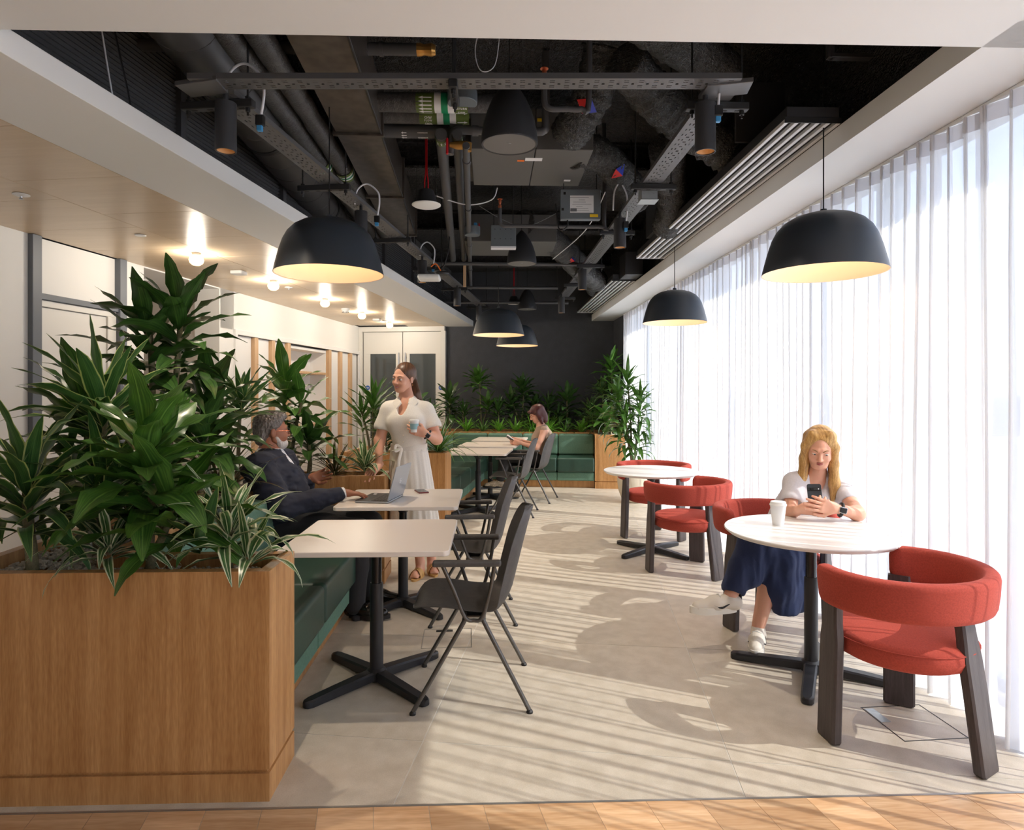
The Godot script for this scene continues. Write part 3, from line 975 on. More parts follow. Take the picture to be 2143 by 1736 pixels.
func shell_chair() -> Node3D:
	var t := thing("armchair", "", "chair", Vector3.ZERO, 0.0, "grey shell armchairs at the square tables")
	var prof := smooth_path([Vector3(0, 0.418, -0.285), Vector3(0, 0.452, -0.235), Vector3(0, 0.452, -0.12), Vector3(0, 0.432, 0.02), Vector3(0, 0.437, 0.11), Vector3(0, 0.49, 0.172), Vector3(0, 0.6, 0.205), Vector3(0, 0.74, 0.24), Vector3(0, 0.85, 0.27), Vector3(0, 0.905, 0.29)], 3)
	var n := prof.size()
	var rows := []
	for i in n:
		var s := float(i) / (n - 1)
		var w := 0.225
		if s < 0.16:
			w = 0.225 * sqrt(maxf(0.12, 1.0 - pow((0.16 - s) / 0.17, 2.0)))
		elif s > 0.5:
			w = lerpf(0.225, 0.2, (s - 0.5) / 0.5)
		if s > 0.72:
			w *= sqrt(maxf(0.06, 1.0 - pow((s - 0.72) / 0.285, 2.0)))
		var back := smoothstep(0.38, 0.62, s)
		var d: Vector3 = (prof[mini(i + 1, n - 1)] - prof[maxi(i - 1, 0)]).normalized()
		var nor := Vector3(0, -d.z, d.y) * -1.0
		var row := PackedVector3Array()
		var m := 10
		for side in 2:
			for j in m + 1:
				var u := (float(j) / m * 2.0 - 1.0) * (1.0 if side == 0 else -1.0)
				var lift := u * u * lerpf(0.022, 0.0, back)
				var hug := u * u * lerpf(0.0, 0.06, back) * (1.0 - 0.4 * smoothstep(0.75, 1.0, s))
				var off := (0.0 if side == 0 else -0.011) * (1.0 - 0.75 * pow(absf(u), 6.0))
				row.append(prof[i] + Vector3(u * w, lift, -hug) + Vector3(0, nor.y, nor.z) * off)
		rows.append(row)
	part("shell", MB.new().rings(rows), mats.chair_shell, t, 0.9)
	for s in [-1.0, 1.0]:
		var a := part("armrest", pillow(Vector3(s * 0.262, 0.684, -0.02), Vector3(0.045, 0.026, 0.31), 0.01), mats.chair_shell, t, 1.0)
		part("arm_support", MB.new().tube(smooth_path([Vector3(s * 0.262, 0.675, -0.13), Vector3(s * 0.25, 0.55, -0.075), Vector3(s * 0.236, 0.432, -0.03), Vector3(s * 0.23, 0.415, 0.01), Vector3(s * 0.238, 0.432, 0.05), Vector3(s * 0.255, 0.56, 0.085), Vector3(s * 0.262, 0.675, 0.105)], 4), 0.0095, 8), mats.chair_metal, a, 1.2)
		part("leg", MB.new().tube(smooth_path([Vector3(s * 0.1, 0.404, -0.035), Vector3(s * 0.2, 0.41, -0.035), Vector3(s * 0.226, 0.38, -0.05), Vector3(s * 0.252, 0.015, -0.262)], 5), 0.0105, 8), mats.chair_metal, t, 1.2)
		part("leg", MB.new().tube(smooth_path([Vector3(s * 0.1, 0.404, 0.055), Vector3(s * 0.2, 0.41, 0.055), Vector3(s * 0.226, 0.38, 0.07), Vector3(s * 0.252, 0.015, 0.262)], 5), 0.0105, 8), mats.chair_metal, t, 1.2)
		for z in [-0.265, 0.265]:
			part("glide", MB.new().lathe([Vector2(0, 0), Vector2(0.015, 0), Vector2(0.015, 0.008), Vector2(0.009, 0.016), Vector2(0, 0.02)], 12, Vector3(s * 0.253, 0, z)), mats.cable_black, t)
	part("crossbar", MB.new().box(Vector3(0, 0.404, 0.01), Vector3(0.3, 0.012, 0.11), 0.003), mats.chair_metal, t)
	return t

func red_chair() -> Node3D:
	# back towards +z; three flat legs, a wrap-round band and a round seat
	var t := thing("tub_chair", "", "chair", Vector3.ZERO, 0.0, "red tub chairs at the round tables")
	var rows := []
	var steps := 64
	for i in steps + 1:
		var f := float(i) / steps * 2.0 - 1.0
		f = signf(f) * (1.0 - pow(1.0 - absf(f), 1.6))
		var a := f * deg_to_rad(128.0)
		var end := sqrt(maxf(0.02, 1.0 - pow(maxf(0.0, (absf(f) - 0.94) / 0.06), 2.0)))
		var h := 0.08 * lerpf(0.35, 1.0, end)
		var th := 0.034 * end
		var rc := 0.0
		var dir := Vector3(sin(a), 0, cos(a))
		var foot := Vector3(sin(a) * 0.335, 0, cos(a) * 0.3)
		var mid := 0.658
		var row := PackedVector3Array()
		for k in 16:
			var q := TAU * k / 16.0
			var cx := signf(cos(q)) * pow(absf(cos(q)), 0.62) * th
			var cy := signf(sin(q)) * pow(absf(sin(q)), 0.42) * h
			row.append(foot + dir * (rc + cx + cy * 0.09) + Vector3(0, mid + cy, 0))
		rows.append(row)
	part("backrest", MB.new().rings(rows), mats.red_cloth, t, 1.1)
	var prof := [Vector2(0, 0.36), Vector2(0.235, 0.36), Vector2(0.262, 0.375), Vector2(0.277, 0.41), Vector2(0.272, 0.445), Vector2(0.25, 0.463), Vector2(0.15, 0.472), Vector2(0, 0.474)]
	part("seat", MB.new().lathe(prof, 48), mats.red_cloth, t, 0.9)
	part("seat_piping", MB.new().tube(ring_path(0.2745, 0.442, 40), 0.0025, 6, false), mats.red_cloth, t, 1.2)
	for k in 3:
		var a := [0.0, deg_to_rad(118), deg_to_rad(-118)][k] as float
		var d := Vector3(sin(a), 0, cos(a))
		var s := Vector3(d.z, 0, -d.x)
		var rake := 0.085 if k == 0 else 0.02
		var lr := []
		for q in [[0.004, 0.058, 0.0], [0.012, 0.064, 0.02], [0.3, 0.064, 0.45], [0.42, 0.062, 0.66], [0.5, 0.05, 0.8], [0.61, 0.044, 1.0]]:
			var c: Vector3 = d * (0.315 - rake * q[2]) + Vector3(0, q[0], 0)
			var w: float = q[1]
			var h := 0.02
			var row := PackedVector3Array()
			for e in [[-w + 0.008, h], [w - 0.008, h], [w, h - 0.008], [w, -h + 0.008], [w - 0.008, -h], [-w + 0.008, -h], [-w, -h + 0.008], [-w, h - 0.008]]:
				row.append(c + s * e[0] + d * e[1])
			lr.append(row)
		var leg := part("leg", MB.new().rings(lr), mats.dark_ash, t, 0.5)
		part("glide", MB.new().box(d * 0.315 + Vector3(0, 0.003, 0), Vector3(0.1, 0.006, 0.03), 0.002, Basis(Vector3.UP, a)), mats.steel, leg)
	return t

func ring_path(r: float, y: float, n: int) -> Array:
	var out := []
	for i in n + 1:
		out.append(Vector3(cos(TAU * i / n) * r, y, sin(TAU * i / n) * r))
	return out

func build_chairs() -> void:
	var c := shell_chair()
	c.position = Vector3(-0.09, 0, -3.15)
	c.rotation.y = PI / 2
	c.set_meta("label", "grey shell armchair at the nearest square table, closest to the viewer")
	copy(c, Vector3(-0.12, 0, -4.22), PI / 2 + 0.03, "grey shell armchair across the laptop table from the man")
	copy(c, gp(-0.86, 0, -7.6), PI / 2 + GRID - 0.02, "grey shell armchair at the first table of the far booth, empty")
	copy(c, gp(-0.69, 0, -8.6), PI / 2 + GRID - 0.16, "grey shell armchair under the reading woman")
	var r := red_chair()
	r.position = Vector3(1.735, 0, -2.65)
	r.rotation.y = deg_to_rad(30)
	r.set_meta("label", "nearest red tub chair, large in the lower right, empty")
	copy(r, Vector3(1.6, 0, -5.16), deg_to_rad(30), "red tub chair on the near side of the far round table")
	copy(r, Vector3(1.64, 0, -6.4), deg_to_rad(162), "red tub chair behind the far round table")
	copy(r, Vector3(1.78, 0, -3.96), deg_to_rad(166), "red tub chair the blonde woman sits in")

# ---------------------------------------------------------------- lamps

func omni(parent: Node3D, at: Vector3, energy: float, size := 0.03, c := Color(1.0, 0.72, 0.45)) -> void:
	var l := OmniLight3D.new()
	l.name = "lamp_light"
	l.position = at
	l.light_color = c
	l.light_energy = energy
	l.light_size = size
	l.omni_range = 14.0
	l.omni_attenuation = 2.0
	l.shadow_enabled = true
	parent.add_child(l)

func glow(called: String, c: Color, e: float) -> StandardMaterial3D:
	var m := mat(called, Color(1, 0.95, 0.88), 0.5)
	m.emission_enabled = true
	m.emission = c
	m.emission_energy_multiplier = e
	return m

func build_lamps() -> void:
	var bulb := glow("bulb_glow", Color(1.0, 0.88, 0.72), 1.1)
	var outer := [Vector2(0.3, 0.0), Vector2(0.287, 0.055), Vector2(0.27, 0.12), Vector2(0.25, 0.18), Vector2(0.228, 0.222), Vector2(0.195, 0.258), Vector2(0.15, 0.285), Vector2(0.1, 0.301), Vector2(0.05, 0.309), Vector2(0.018, 0.311), Vector2(0.016, 0.33), Vector2(0.0, 0.332)]
	var inner := [Vector2(0.0, 0.3), Vector2(0.05, 0.301), Vector2(0.1, 0.294), Vector2(0.147, 0.278), Vector2(0.19, 0.252), Vector2(0.223, 0.217), Vector2(0.245, 0.177), Vector2(0.265, 0.118), Vector2(0.282, 0.054), Vector2(0.295, 0.001), Vector2(0.3, 0.0)]
	var dome := MB.new().lathe(outer, 64).mesh(0.9)
	var lining := MB.new().lathe(inner, 64).mesh(0.9)
	var spots := [[Vector3(-0.905, 2.115, -3.6), "large black dome pendant over the near bench, left of centre"], [Vector3(0.085, 2.115, -7.42), "black dome pendant over the far booth, the nearer of the overlapping pair"], [Vector3(0.37, 2.115, -9.13), "black dome pendant over the far booth, the farther of the overlapping pair"], [Vector3(1.715, 2.07, -3.24), "large black dome pendant over the near round table, in front of the curtain"], [Vector3(1.74, 2.11, -6.0), "black dome pendant over the far round table"]]
	for s in spots:
		var t := thing("pendant_lamp", s[1], "lamp", s[0], 0.0, "black dome pendants")
		part("shade", dome, mats.dome_black, t)
		part("shade_lining", lining, mats.dome_inside, t)
		var hi: float = (DECK if s[0].x < 1.7 or s[0].z < -3.0 and s[0].x < 1.6 else SOFFIT_RIGHT + 0.9) - s[0].y
		part("cord", MB.new().tube([Vector3(0, 0.33, 0), Vector3(0, hi, 0)], 0.0035, 8), mats.cable_black, t)
		part("lamp_bulb", MB.new().lathe([Vector2(0, 0.17), Vector2(0.025, 0.175), Vector2(0.042, 0.2), Vector2(0.042, 0.22), Vector2(0.022, 0.262), Vector2(0.018, 0.3), Vector2(0, 0.3)], 20), bulb, t, 1.0)
		omni(t, Vector3(0, 0.21, 0), 0.08, 0.03, Color(1.0, 0.86, 0.72))
	# opal globes under the veneered ceiling
	var opal := glow("globe_glow", Color(1.0, 0.86, 0.66), 2.6)
	var where := ["nearest the viewer", "second from the viewer", "middle one of the row", "second from the white double door", "nearest the white double door"]
	for k in 5:
		var t := thing("ceiling_globe", "round glowing opal globe under the veneered ceiling, %s" % where[k], "lamp", gp(-3.3, 2.585, -5.1 - 1.352 * k), 0.0, "opal ceiling globes")
		part("lamp_globe", MB.new().lathe([Vector2(0, -0.052), Vector2(0.03, -0.048), Vector2(0.052, -0.03), Vector2(0.06, -0.005), Vector2(0.055, 0.02), Vector2(0.04, 0.036), Vector2(0, 0.04)], 24), opal, t, 1.2)
		part("ceiling_plate", MB.new().lathe([Vector2(0, 0.035), Vector2(0.035, 0.036), Vector2(0.035, 0.054), Vector2(0, 0.054)], 24), mats.white_plastic, t)
		omni(t, Vector3(0, -0.005, 0), 0.55, 0.05, Color(1.0, 0.95, 0.88))
	# black tube spotlights below the cable trays
	var tube := MB.new().lathe([Vector2(0.038, 0.06), Vector2(0.04, 0.004), Vector2(0.042, 0.0), Vector2(0.046, 0.0), Vector2(0.0475, 0.003), Vector2(0.0475, 0.225), Vector2(0.0, 0.225)], 32).mesh(0.5)
	var throat := MB.new().lathe([Vector2(0.0, 0.06), Vector2(0.03, 0.06), Vector2(0.0382, 0.058), Vector2(0.0398, 0.006)], 32)
	var throat_flip := MB.new().lathe([Vector2(0.0398, 0.005), Vector2(0.038, 0.05), Vector2(0.02, 0.07), Vector2(0.0, 0.07)], 32).mesh(0.8)
	var led := glow("spot_lens", Color(1.0, 0.8, 0.55), 0.9)
	var at := []
	for z in [-2.8, -4.6, -6.4, -8.2, -9.9]:
		at.append([gp(-1.665, 2.577, z), "left"])
	for z in [-2.95, -4.93, -6.98, -9.06]:
		at.append([Vector3(1.0, 2.577, z), "right"])
	var rank := ["nearest", "second", "third", "fourth", "farthest"]
	for k in at.size():
		var n: int = k if k < 5 else k - 5
		var t := thing("tube_spotlight", "black tube spotlight under the %s cable tray, %s the viewer" % [at[k][1], rank[n] + (" to" if n == 0 else " from")], "spotlight", at[k][0], 0.0, "black tube spotlights")
		part("housing", tube, mats.spot_black, t)
		part("reflector", throat_flip, mats.spot_gold, t)
		part("lamp_lens", MB.new().lathe([Vector2(0, 0.055), Vector2(0.02, 0.055), Vector2(0.02, 0.06), Vector2(0, 0.06)], 16), led, t)
		part("stem", MB.new().lathe([Vector2(0, 0.22), Vector2(0.012, 0.22), Vector2(0.012, 0.28), Vector2(0, 0.28)], 12), mats.spot_black, t)
		var l := SpotLight3D.new()
		l.name = "lamp_light"
		l.position = Vector3(0, -0.004, 0)
		l.rotation.x = -PI / 2
		l.light_color = Color(1.0, 0.93, 0.84)
		l.light_energy = 1.6
		l.spot_angle = 48.0
		l.spot_angle_attenuation = 1.0
		l.spot_range = 8.0
		l.spot_attenuation = 2.0
		l.light_size = 0.02
		l.shadow_enabled = true
		t.add_child(l)

# ---------------------------------------------------------------- services under the black deck

func tray_mesh(length: float, width := 0.1) -> MB:
	var mb := MB.new()
	var ax := [0.0, 0.014, 0.036, 0.05, 0.062, 0.0667]
	var cr := [0.0, 0.18, 0.225, 0.33, 0.375, 0.44, 0.56, 0.625, 0.67, 0.775, 0.82, 1.0]
	var slot := [1, 3, 7, 9]
	var n := int(length / 0.0667)
	for k in n:
		for i in 5:
			for j in 11:
				if (i == 1 and j in slot) or (i == 3 and j == 5):
					continue
				var z0: float = -k * 0.0667 - ax[i]
				var z1: float = -k * 0.0667 - ax[i + 1]
				var x0: float = (cr[j] - 0.5) * width
				var x1: float = (cr[j + 1] - 0.5) * width
				mb.quad(mb.vert(Vector3(x0, 0, z0)), mb.vert(Vector3(x0, 0, z1)), mb.vert(Vector3(x1, 0, z1)), mb.vert(Vector3(x1, 0, z0)))
	for s in [-1.0, 1.0]:
		mb.box(Vector3(s * (width / 2 + 0.0005), 0.0125, -n * 0.0667 / 2), Vector3(0.0015, 0.026, n * 0.0667))
		mb.box(Vector3(s * (width / 2 - 0.005), 0.025, -n * 0.0667 / 2), Vector3(0.011, 0.0015, n * 0.0667))
	return mb

func hanger(label: String, at: Vector3, turn: float, w := 0.3) -> void:
	var t := thing("strut_hanger", label, "bracket", at, turn, "strut hangers under the cable trays")
	part("channel", MB.new().box(Vector3(0, -0.0195, 0), Vector3(w, 0.037, 0.04), 0.003), mats.strut, t)
	for k in 4:
		part("slot", MB.new().box(Vector3((k - 1.5) * w * 0.22, -0.0384, 0), Vector3(0.028, 0.0008, 0.012)), mats.void_black, t)
	for s in [-1.0, 1.0]:
		var r := part("threaded_rod", MB.new().tube([Vector3(s * (w / 2 - 0.03), -0.075, 0), Vector3(s * (w / 2 - 0.03), DECK - at.y, 0)], 0.005, 8), mats.strut, t)
		part("nut", MB.new().lathe([Vector2(0, -0.058), Vector2(0.012, -0.058), Vector2(0.012, -0.04), Vector2(0, -0.04)], 6, Vector3(s * (w / 2 - 0.03), 0, 0)), mats.strut, r)
		part("nut", MB.new().lathe([Vector2(0, 0.001), Vector2(0.014, 0.001), Vector2(0.014, 0.012), Vector2(0, 0.012)], 6, Vector3(s * (w / 2 - 0.03), 0, 0)), mats.strut, r)

func cable(called: String, label: String, pts: Array, r: float, m: Material) -> void:
	solo(called, MB.new().tube(smooth_path(pts, 6), r, 8), m, label, "cable", Vector3.ZERO, 0.0, "", 1.2)

func text_mesh(s: String, size: float) -> TextMesh:
	var tm := TextMesh.new()
	var f := SystemFont.new()
	f.font_names = PackedStringArray(["Droid Sans"])
	f.font_weight = 700
	tm.font = f
	tm.text = s
	tm.font_size = 32
	tm.pixel_size = size / 32.0
	tm.depth = 0.0012
	return tm

func wrap_band(r: float, x0: float, x1: float) -> MB:
	# a sleeve round a pipe that runs along x
	var rows := []
	for x in [x0, x1]:
		var row := PackedVector3Array()
		for j in 28:
			row.append(Vector3(x, cos(TAU * j / 28) * r, sin(TAU * j / 28) * r))
		rows.append(row)
	return MB.new().rings(rows, true, false)

func arrow(x: float, ang: float, r: float, dir: float, len_: float, thick: float) -> MB:
	# an arrow that lies on a pipe along x, at angle ang from straight down towards the viewer
	var mb := MB.new()
	var shape := [Vector2(-0.5, -0.18), Vector2(0.15, -0.18), Vector2(0.15, -0.5), Vector2(0.5, 0), Vector2(0.15, 0.5), Vector2(0.15, 0.18), Vector2(-0.5, 0.18)]
	var ids := []
	for p in shape:
		var a: float = ang + p.y * thick / r
		ids.append(mb.vert(Vector3(x + p.x * len_ * dir, -cos(a) * r, sin(a) * r)))
	for f in [[0, 1, 5], [0, 5, 6], [2, 3, 4]]:
		mb.tri_out(ids[f[0]], ids[f[1]], ids[f[2]], Vector3(x, 0, 0))
	return mb

func pipe_text(s: String, x: float, ang: float, r: float, size: float, parent: Node3D, m: Material) -> void:
	var o := part("lettering", text_mesh(s, size), m, parent)
	o.position = Vector3(x, -cos(ang) * r, sin(ang) * r)
	o.rotation.x = PI / 2 - ang

func build_services() -> void:
	rng.seed = 33
	# cable trays: one across the front, one down each side
	solo("cable_tray", tray_mesh(2.47), mats.tray_metal, "perforated grey cable tray running across the front of the void", "cable tray", Vector3(-1.35, 2.85, -2.93), -PI / 2 - 0.033, "perforated cable trays", 0.3)
	var lt := solo("cable_tray", tray_mesh(7.6, 0.13), mats.tray_metal, "perforated grey cable tray running down the left side", "cable tray", gp(-1.69, 2.85, -2.8), GRID, "perforated cable trays", 0.3)
	var rt := solo("cable_tray", tray_mesh(6.6, 0.13), mats.tray_metal, "grey perforated cable tray running down the right side", "cable tray", Vector3(1.07, 2.85, -2.92), 0.0, "perforated cable trays", 0.3)
	lt.position.y = 2.845
	rt.position.y = 2.845
	for s in [-1.0, 1.0]:
		solo("tray_corner", MB.new().prism(PackedVector2Array([Vector2(-0.02, -0.06), Vector2(0.19, 0.0), Vector2(0.17, 0.12), Vector2(-0.02, 0.07)]), 0.0, 0.022, 0.002), mats.tray_metal, "bent tray end at the %s front corner of the trays" % ["left", "right"][int(s > 0)], "tray end", Vector3(1.0 if s > 0 else -1.24, 2.842, -2.93), 0.0 if s > 0 else PI)
	var rz := [-3.02, -4.22, -5.44, -6.9, -8.14, -9.3]
	var ord := ["first", "second", "third", "fourth", "fifth", "sixth"]
	for k in 6:
		hanger("strut hanger carrying the right cable tray, %s from the viewer" % ord[k], Vector3(1.08, 2.842, rz[k]), 0.0, 0.3)
	var lz := [-2.86, -4.1, -5.6, -6.95, -8.35, -10.2]
	for k in 6:
		hanger("strut hanger carrying the left cable tray, %s from the viewer" % ord[k], gp(-1.74, 2.842, lz[k]), GRID, 0.36)
	hanger("strut hanger at the middle of the front cable tray", Vector3(-0.17, 2.846, -2.93), PI / 2, 0.2)
	# sheet metal duct with folded flanges
	var sd := thing("sheet_duct", "wide flat black sheet metal duct running back, left of centre", "duct", Vector3(-0.84, 3.05, -4.6), 0.035)
	part("body", MB.new().box(Vector3(0, 0.15, 0), Vector3(0.275, 0.3, 3.9), 0.004), mats.sheet_duct, sd)
	for k in 4:
		part("flange", MB.new().box(Vector3(0, 0.15, -1.9 + k * 1.27), Vector3(0.31, 0.335, 0.025), 0.002), mats.sheet_duct, sd)
	part("edge_strip", MB.new().box(Vector3(0.14, -0.001, 0), Vector3(0.012, 0.012, 3.9), 0.002), mats.strut, sd)
	# insulated pipes and the spiral duct on the left
	for k in 2:
		var x := [-1.225, -1.075][k] as float
		var t := thing("lagged_pipe", "black lagged pipe beside the flat duct, %s of the pair" % ["outer", "inner"][k], "pipe", Vector3(x, 3.13, -2.0), 0.005 + 0.006 * k)
		var pts := []
		var rr := []
		for i in 60:
			pts.append(Vector3(rng.randf_range(-0.002, 0.002), rng.randf_range(-0.002, 0.002), -i * 0.085))
			rr.append(0.062 + rng.randf_range(-0.003, 0.003) + (0.004 if i % 12 == 0 else 0.0))
		part("lagging", MB.new().tube(pts, rr, 16), mats.lagging, t, 1.2)
		var band := Node3D.new()
		band.name = "marker_band"
		t.add_child(band)
		for q in [["olive_band", -0.07, 0.07, 0.066, "label_olive"], ["white_band", -0.035, 0.035, 0.0665, "label_white"], ["green_band", -0.012, 0.012, 0.067, "label_green"]]:
			var w := part(q[0], wrap_band(q[3] + 0.002, q[1], q[2]), mats[q[4]], band, 1.2)
			w.rotation.y = PI / 2
			w.position.z = -2.72 - 0.14 * k
	var sp := thing("spiral_duct", "thick black spiral-seam duct along the left screen", "duct", Vector3(-1.36, 3.12, -2.2), 0.045)
	part("body", MB.new().tube([Vector3(0, 0, 0), Vector3(0, 0, -5.4)], 0.145, 32), mats.duct_black, sp, 1.0)
	var helix := []
	for i in 420:
		helix.append(Vector3(cos(i * 0.32) * 0.1458, sin(i * 0.32) * 0.1458, -i * 0.0128))
	part("seam", MB.new().tube(helix, 0.0025, 4), mats.duct_black, sp, 1.0)
	for z in [-1.9, -3.6]:
		part("clamp_ring", MB.new().tube([Vector3(0, 0, z), Vector3(0, 0, z - 0.04)], 0.151, 32), mats.strut, sp, 0.6)
	# pipe across the top with its brass end
	var cp := thing("cross_pipe", "black pipe across the top of the void ending in brass", "pipe", Vector3(-1.9, 3.3, -3.45))
	part("run", MB.new().tube([Vector3(0, 0, 0), Vector3(1.5, 0, 0.0)], 0.032, 16), mats.pipe_black, cp, 1.0)
	for x in [0.35, 0.95, 1.3]:
		part("collar", MB.new().tube([Vector3(x, 0, 0), Vector3(x + 0.02, 0, 0)], 0.038, 16), mats.pipe_black, cp, 0.6)
	part("end_fitting", MB.new().tube([Vector3(1.5, 0, 0), Vector3(1.52, 0, 0), Vector3(1.54, 0, 0), Vector3(1.58, 0, 0), Vector3(1.6, 0, 0)], [0.034, 0.034, 0.028, 0.034, 0.026], 12), mats.brass, cp, 0.5)
	# chilled water pipes with printed sleeves
	for k in 2:
		var t := thing("chilled_pipe", "lagged chilled water pipe with green sleeve, reading %s" % ["CHW RETURN", "CHW FLOW"][k], "pipe", Vector3(-0.78, 3.2, [-3.86, -4.04][k]))
		var r := [0.055, 0.048][k] as float
		part("lagging", MB.new().tube([Vector3(-0.1, 0, 0), Vector3(0.35, 0, 0), Vector3(0.4, 0, 0), Vector3([0.86, 0.56][k], 0, 0)], [r, r + 0.002, r, r], 20), mats.lagging, t, 1.0)
		var sl := part("sleeve", wrap_band(r + 0.002, 0.33, 0.64), mats.label_olive, t, 1.2)
		part("white_band", wrap_band(r + 0.0026, 0.44, 0.56), mats.label_white, sl, 1.2)
		part("green_band", wrap_band(r + 0.0032, 0.48, 0.52), mats.label_green, sl, 1.2)
		var rr := r + 0.0035
		for a in 7:
			var ang := -0.6 + a * 0.38
			if k == 0:
				part("arrow", arrow(0.385, ang, rr, -1.0, 0.08, 0.02), mats.label_white, sl)
			elif a == 3 or a == 6:
				part("arrow", arrow(0.6, ang - 0.2, rr, 1.0, 0.065, 0.02), mats.label_white, sl)
		for a in 3:
			pipe_text("CHW", 0.6 if k == 0 else 0.385, 0.95 - a * 0.85, rr, 0.02, sl, mats.label_white)
			pipe_text("RETURN" if k == 0 else "FLOW", 0.6 if k == 0 else 0.385, 0.6 - a * 0.85, rr, 0.018, sl, mats.label_white)
	var dp := thing("drain_pipe", "black drain pipe with white printed arrows and an elbow", "pipe", Vector3(-0.76, 3.14, -4.14))
	part("run", MB.new().tube(smooth_path([Vector3(-0.1, 0, 0), Vector3(0.3, 0, 0), Vector3(0.46, 0, 0), Vector3(0.52, 0, 0.02), Vector3(0.54, 0, 0.1)], 4), 0.042, 16), mats.pipe_black, dp, 1.0)
	for a in 5:
		part("arrow", arrow(0.2, -0.7 + a * 0.42, 0.0435, -1.0, 0.035, 0.014), mats.label_white, dp)
	for a in 3:
		pipe_text("CONDENSATE", 0.32, 1.0 - a * 0.8, 0.0435, 0.01, dp, mats.label_white)
	# elbowed black pipe that crosses to the right
	var ep := thing("elbow_pipe", "black screwed pipe crossing behind the near speaker", "pipe", Vector3(0, 0, 0))
	part("run", MB.new().tube(smooth_path([Vector3(-0.26, 2.95, -4.02), Vector3(-0.25, 3.06, -4.02), Vector3(-0.21, 3.1, -4.02), Vector3(-0.05, 3.1, -4.02), Vector3(0.27, 3.1, -4.02), Vector3(0.33, 3.11, -4.02), Vector3(0.345, 3.17, -4.02), Vector3(0.345, 3.6, -4.02)], 5), 0.026, 14), mats.pipe_black, ep, 1.0)
	for p in [Vector3(-0.12, 3.1, -4.02), Vector3(0.24, 3.1, -4.02)]:
		part("coupling", MB.new().tube([p, p + Vector3(0.04, 0, 0)], 0.033, 14), mats.pipe_black, ep, 0.6)
	# valve with a red lever
	var vv := thing("valve", "brass valve with a red lever below the elbowed pipe", "valve", Vector3(-0.19, 3.0, -4.0))
	part("body", MB.new().tube([Vector3(-0.07, 0, 0), Vector3(-0.05, 0, 0), Vector3(-0.02, 0, 0), Vector3(0.03, 0, 0), Vector3(0.06, -0.01, 0)], [0.016, 0.02, 0.026, 0.028, 0.02], 12), mats.brass, vv, 0.6)
	part("bonnet", MB.new().lathe([Vector2(0, -0.05), Vector2(0.022, -0.05), Vector2(0.026, 0.0), Vector2(0, 0.0)], 12, Vector3(0.045, 0.01, 0.01)), mats.brass, vv)
	part("lever", MB.new().box(Vector3(-0.085, -0.01, 0.01), Vector3(0.014, 0.1, 0.02), 0.003), mats.cable_red, vv)
	for q in [[-0.31, -0.46, 3.05, 0.037, 7.7, "left"], [-0.21, -0.33, 3.05, 0.031, 7.7, "middle"], [-0.155, -0.3, 2.98, 0.023, 9.4, "right, thinnest"]]:
		var pts := []
		for i in 24:
			var f := i / 23.0
			pts.append(Vector3(lerpf(q[0], q[1], f), q[2] + sin(f * 9.0) * 0.003, lerpf(-3.95, -q[4], f)))
		var t := thing("riser_pipe", "black pipe running back from the valve, %s of three" % q[5], "pipe")
		part("run", MB.new().tube(pts, q[3], 14), mats.pipe_black, t, 1.0)
		if q[3] > 0.03:
			var sl := part("sleeve", wrap_band(q[3] + 0.002, -0.04, 0.04), mats.label_olive, t, 1.2)
			sl.position = Vector3(q[0] - 0.002, q[2], -4.02)
			sl.rotation.y = PI / 2
			for a in 4:
				part("arrow", arrow(0, -0.6 + a * 0.6, q[3] + 0.004, -1, 0.04, 0.018), mats.label_white, sl)
		else:
			for z in [-4.2, -5.3, -6.6, -7.9]:
				part("coupling", MB.new().tube([Vector3(lerpf(q[0], q[1], (-z - 3.95) / 5.45), q[2], z), Vector3(lerpf(q[0], q[1], (-z - 3.95) / 5.45), q[2], z - 0.05)], 0.028, 14), mats.pipe_black, t, 0.6)
	# fan coil units
	var fc := thing("fan_coil", "dark grey fan coil unit with paper labels, above the centre", "air unit", Vector3(0.28, 3.1, -4.7))
	part("casing", MB.new().box(Vector3(-0.2, 0.14, 0), Vector3(0.44, 0.28, 0.76), 0.004), mats.unit_grey, fc)
	part("casing", MB.new().box(Vector3(0.22, 0.14, 0), Vector3(0.39, 0.28, 0.76), 0.004), mats.unit_grey, fc)
	part("side_duct", MB.new().box(Vector3(-0.43, 0.12, 0), Vector3(0.05, 0.2, 0.7), 0.003), mats.sheet_duct, fc)
	for q in [[0.02, 0.32, 0.12, 0.055, "label_white"], [-0.07, 0.29, 0.05, 0.03, "label_orange"], [0.31, -0.12, 0.05, 0.035, "label_white"]]:
		part("label_sheet", MB.new().box(Vector3(q[0], -0.001, q[1] - 0.12), Vector3(q[2], 0.002, q[3])), mats[q[4]], fc)
	part("yellow_filter_tag", MB.new().box(Vector3(0.07, 0.2, 0.385), Vector3(0.075, 0.02, 0.004)), mats.label_yellow, fc)
	var f2 := thing("fan_coil", "dark fan coil unit farther back, partly hidden by the second speaker", "air unit", Vector3(0.2, 3.0, -6.9))
	part("casing", MB.new().box(Vector3(0, 0.14, 0), Vector3(0.95, 0.28, 0.7), 0.004), mats.unit_grey, f2)
	part("label_sheet", MB.new().box(Vector3(0.12, -0.001, 0.2), Vector3(0.05, 0.002, 0.025)), mats.label_orange, f2)
	var jb := thing("junction_panel", "square grey metal panel with screw holes and a white strip", "panel", Vector3(0.115, 2.92, -6.02))
	part("plate", MB.new().box(Vector3(0, 0.0, 0), Vector3(0.235, 0.2, 0.09), 0.003), mats.grey_casing, jb)
	part("strip", MB.new().box(Vector3(0, -0.108, 0.01), Vector3(0.235, 0.018, 0.09), 0.002), mats.diffuser_white, jb)
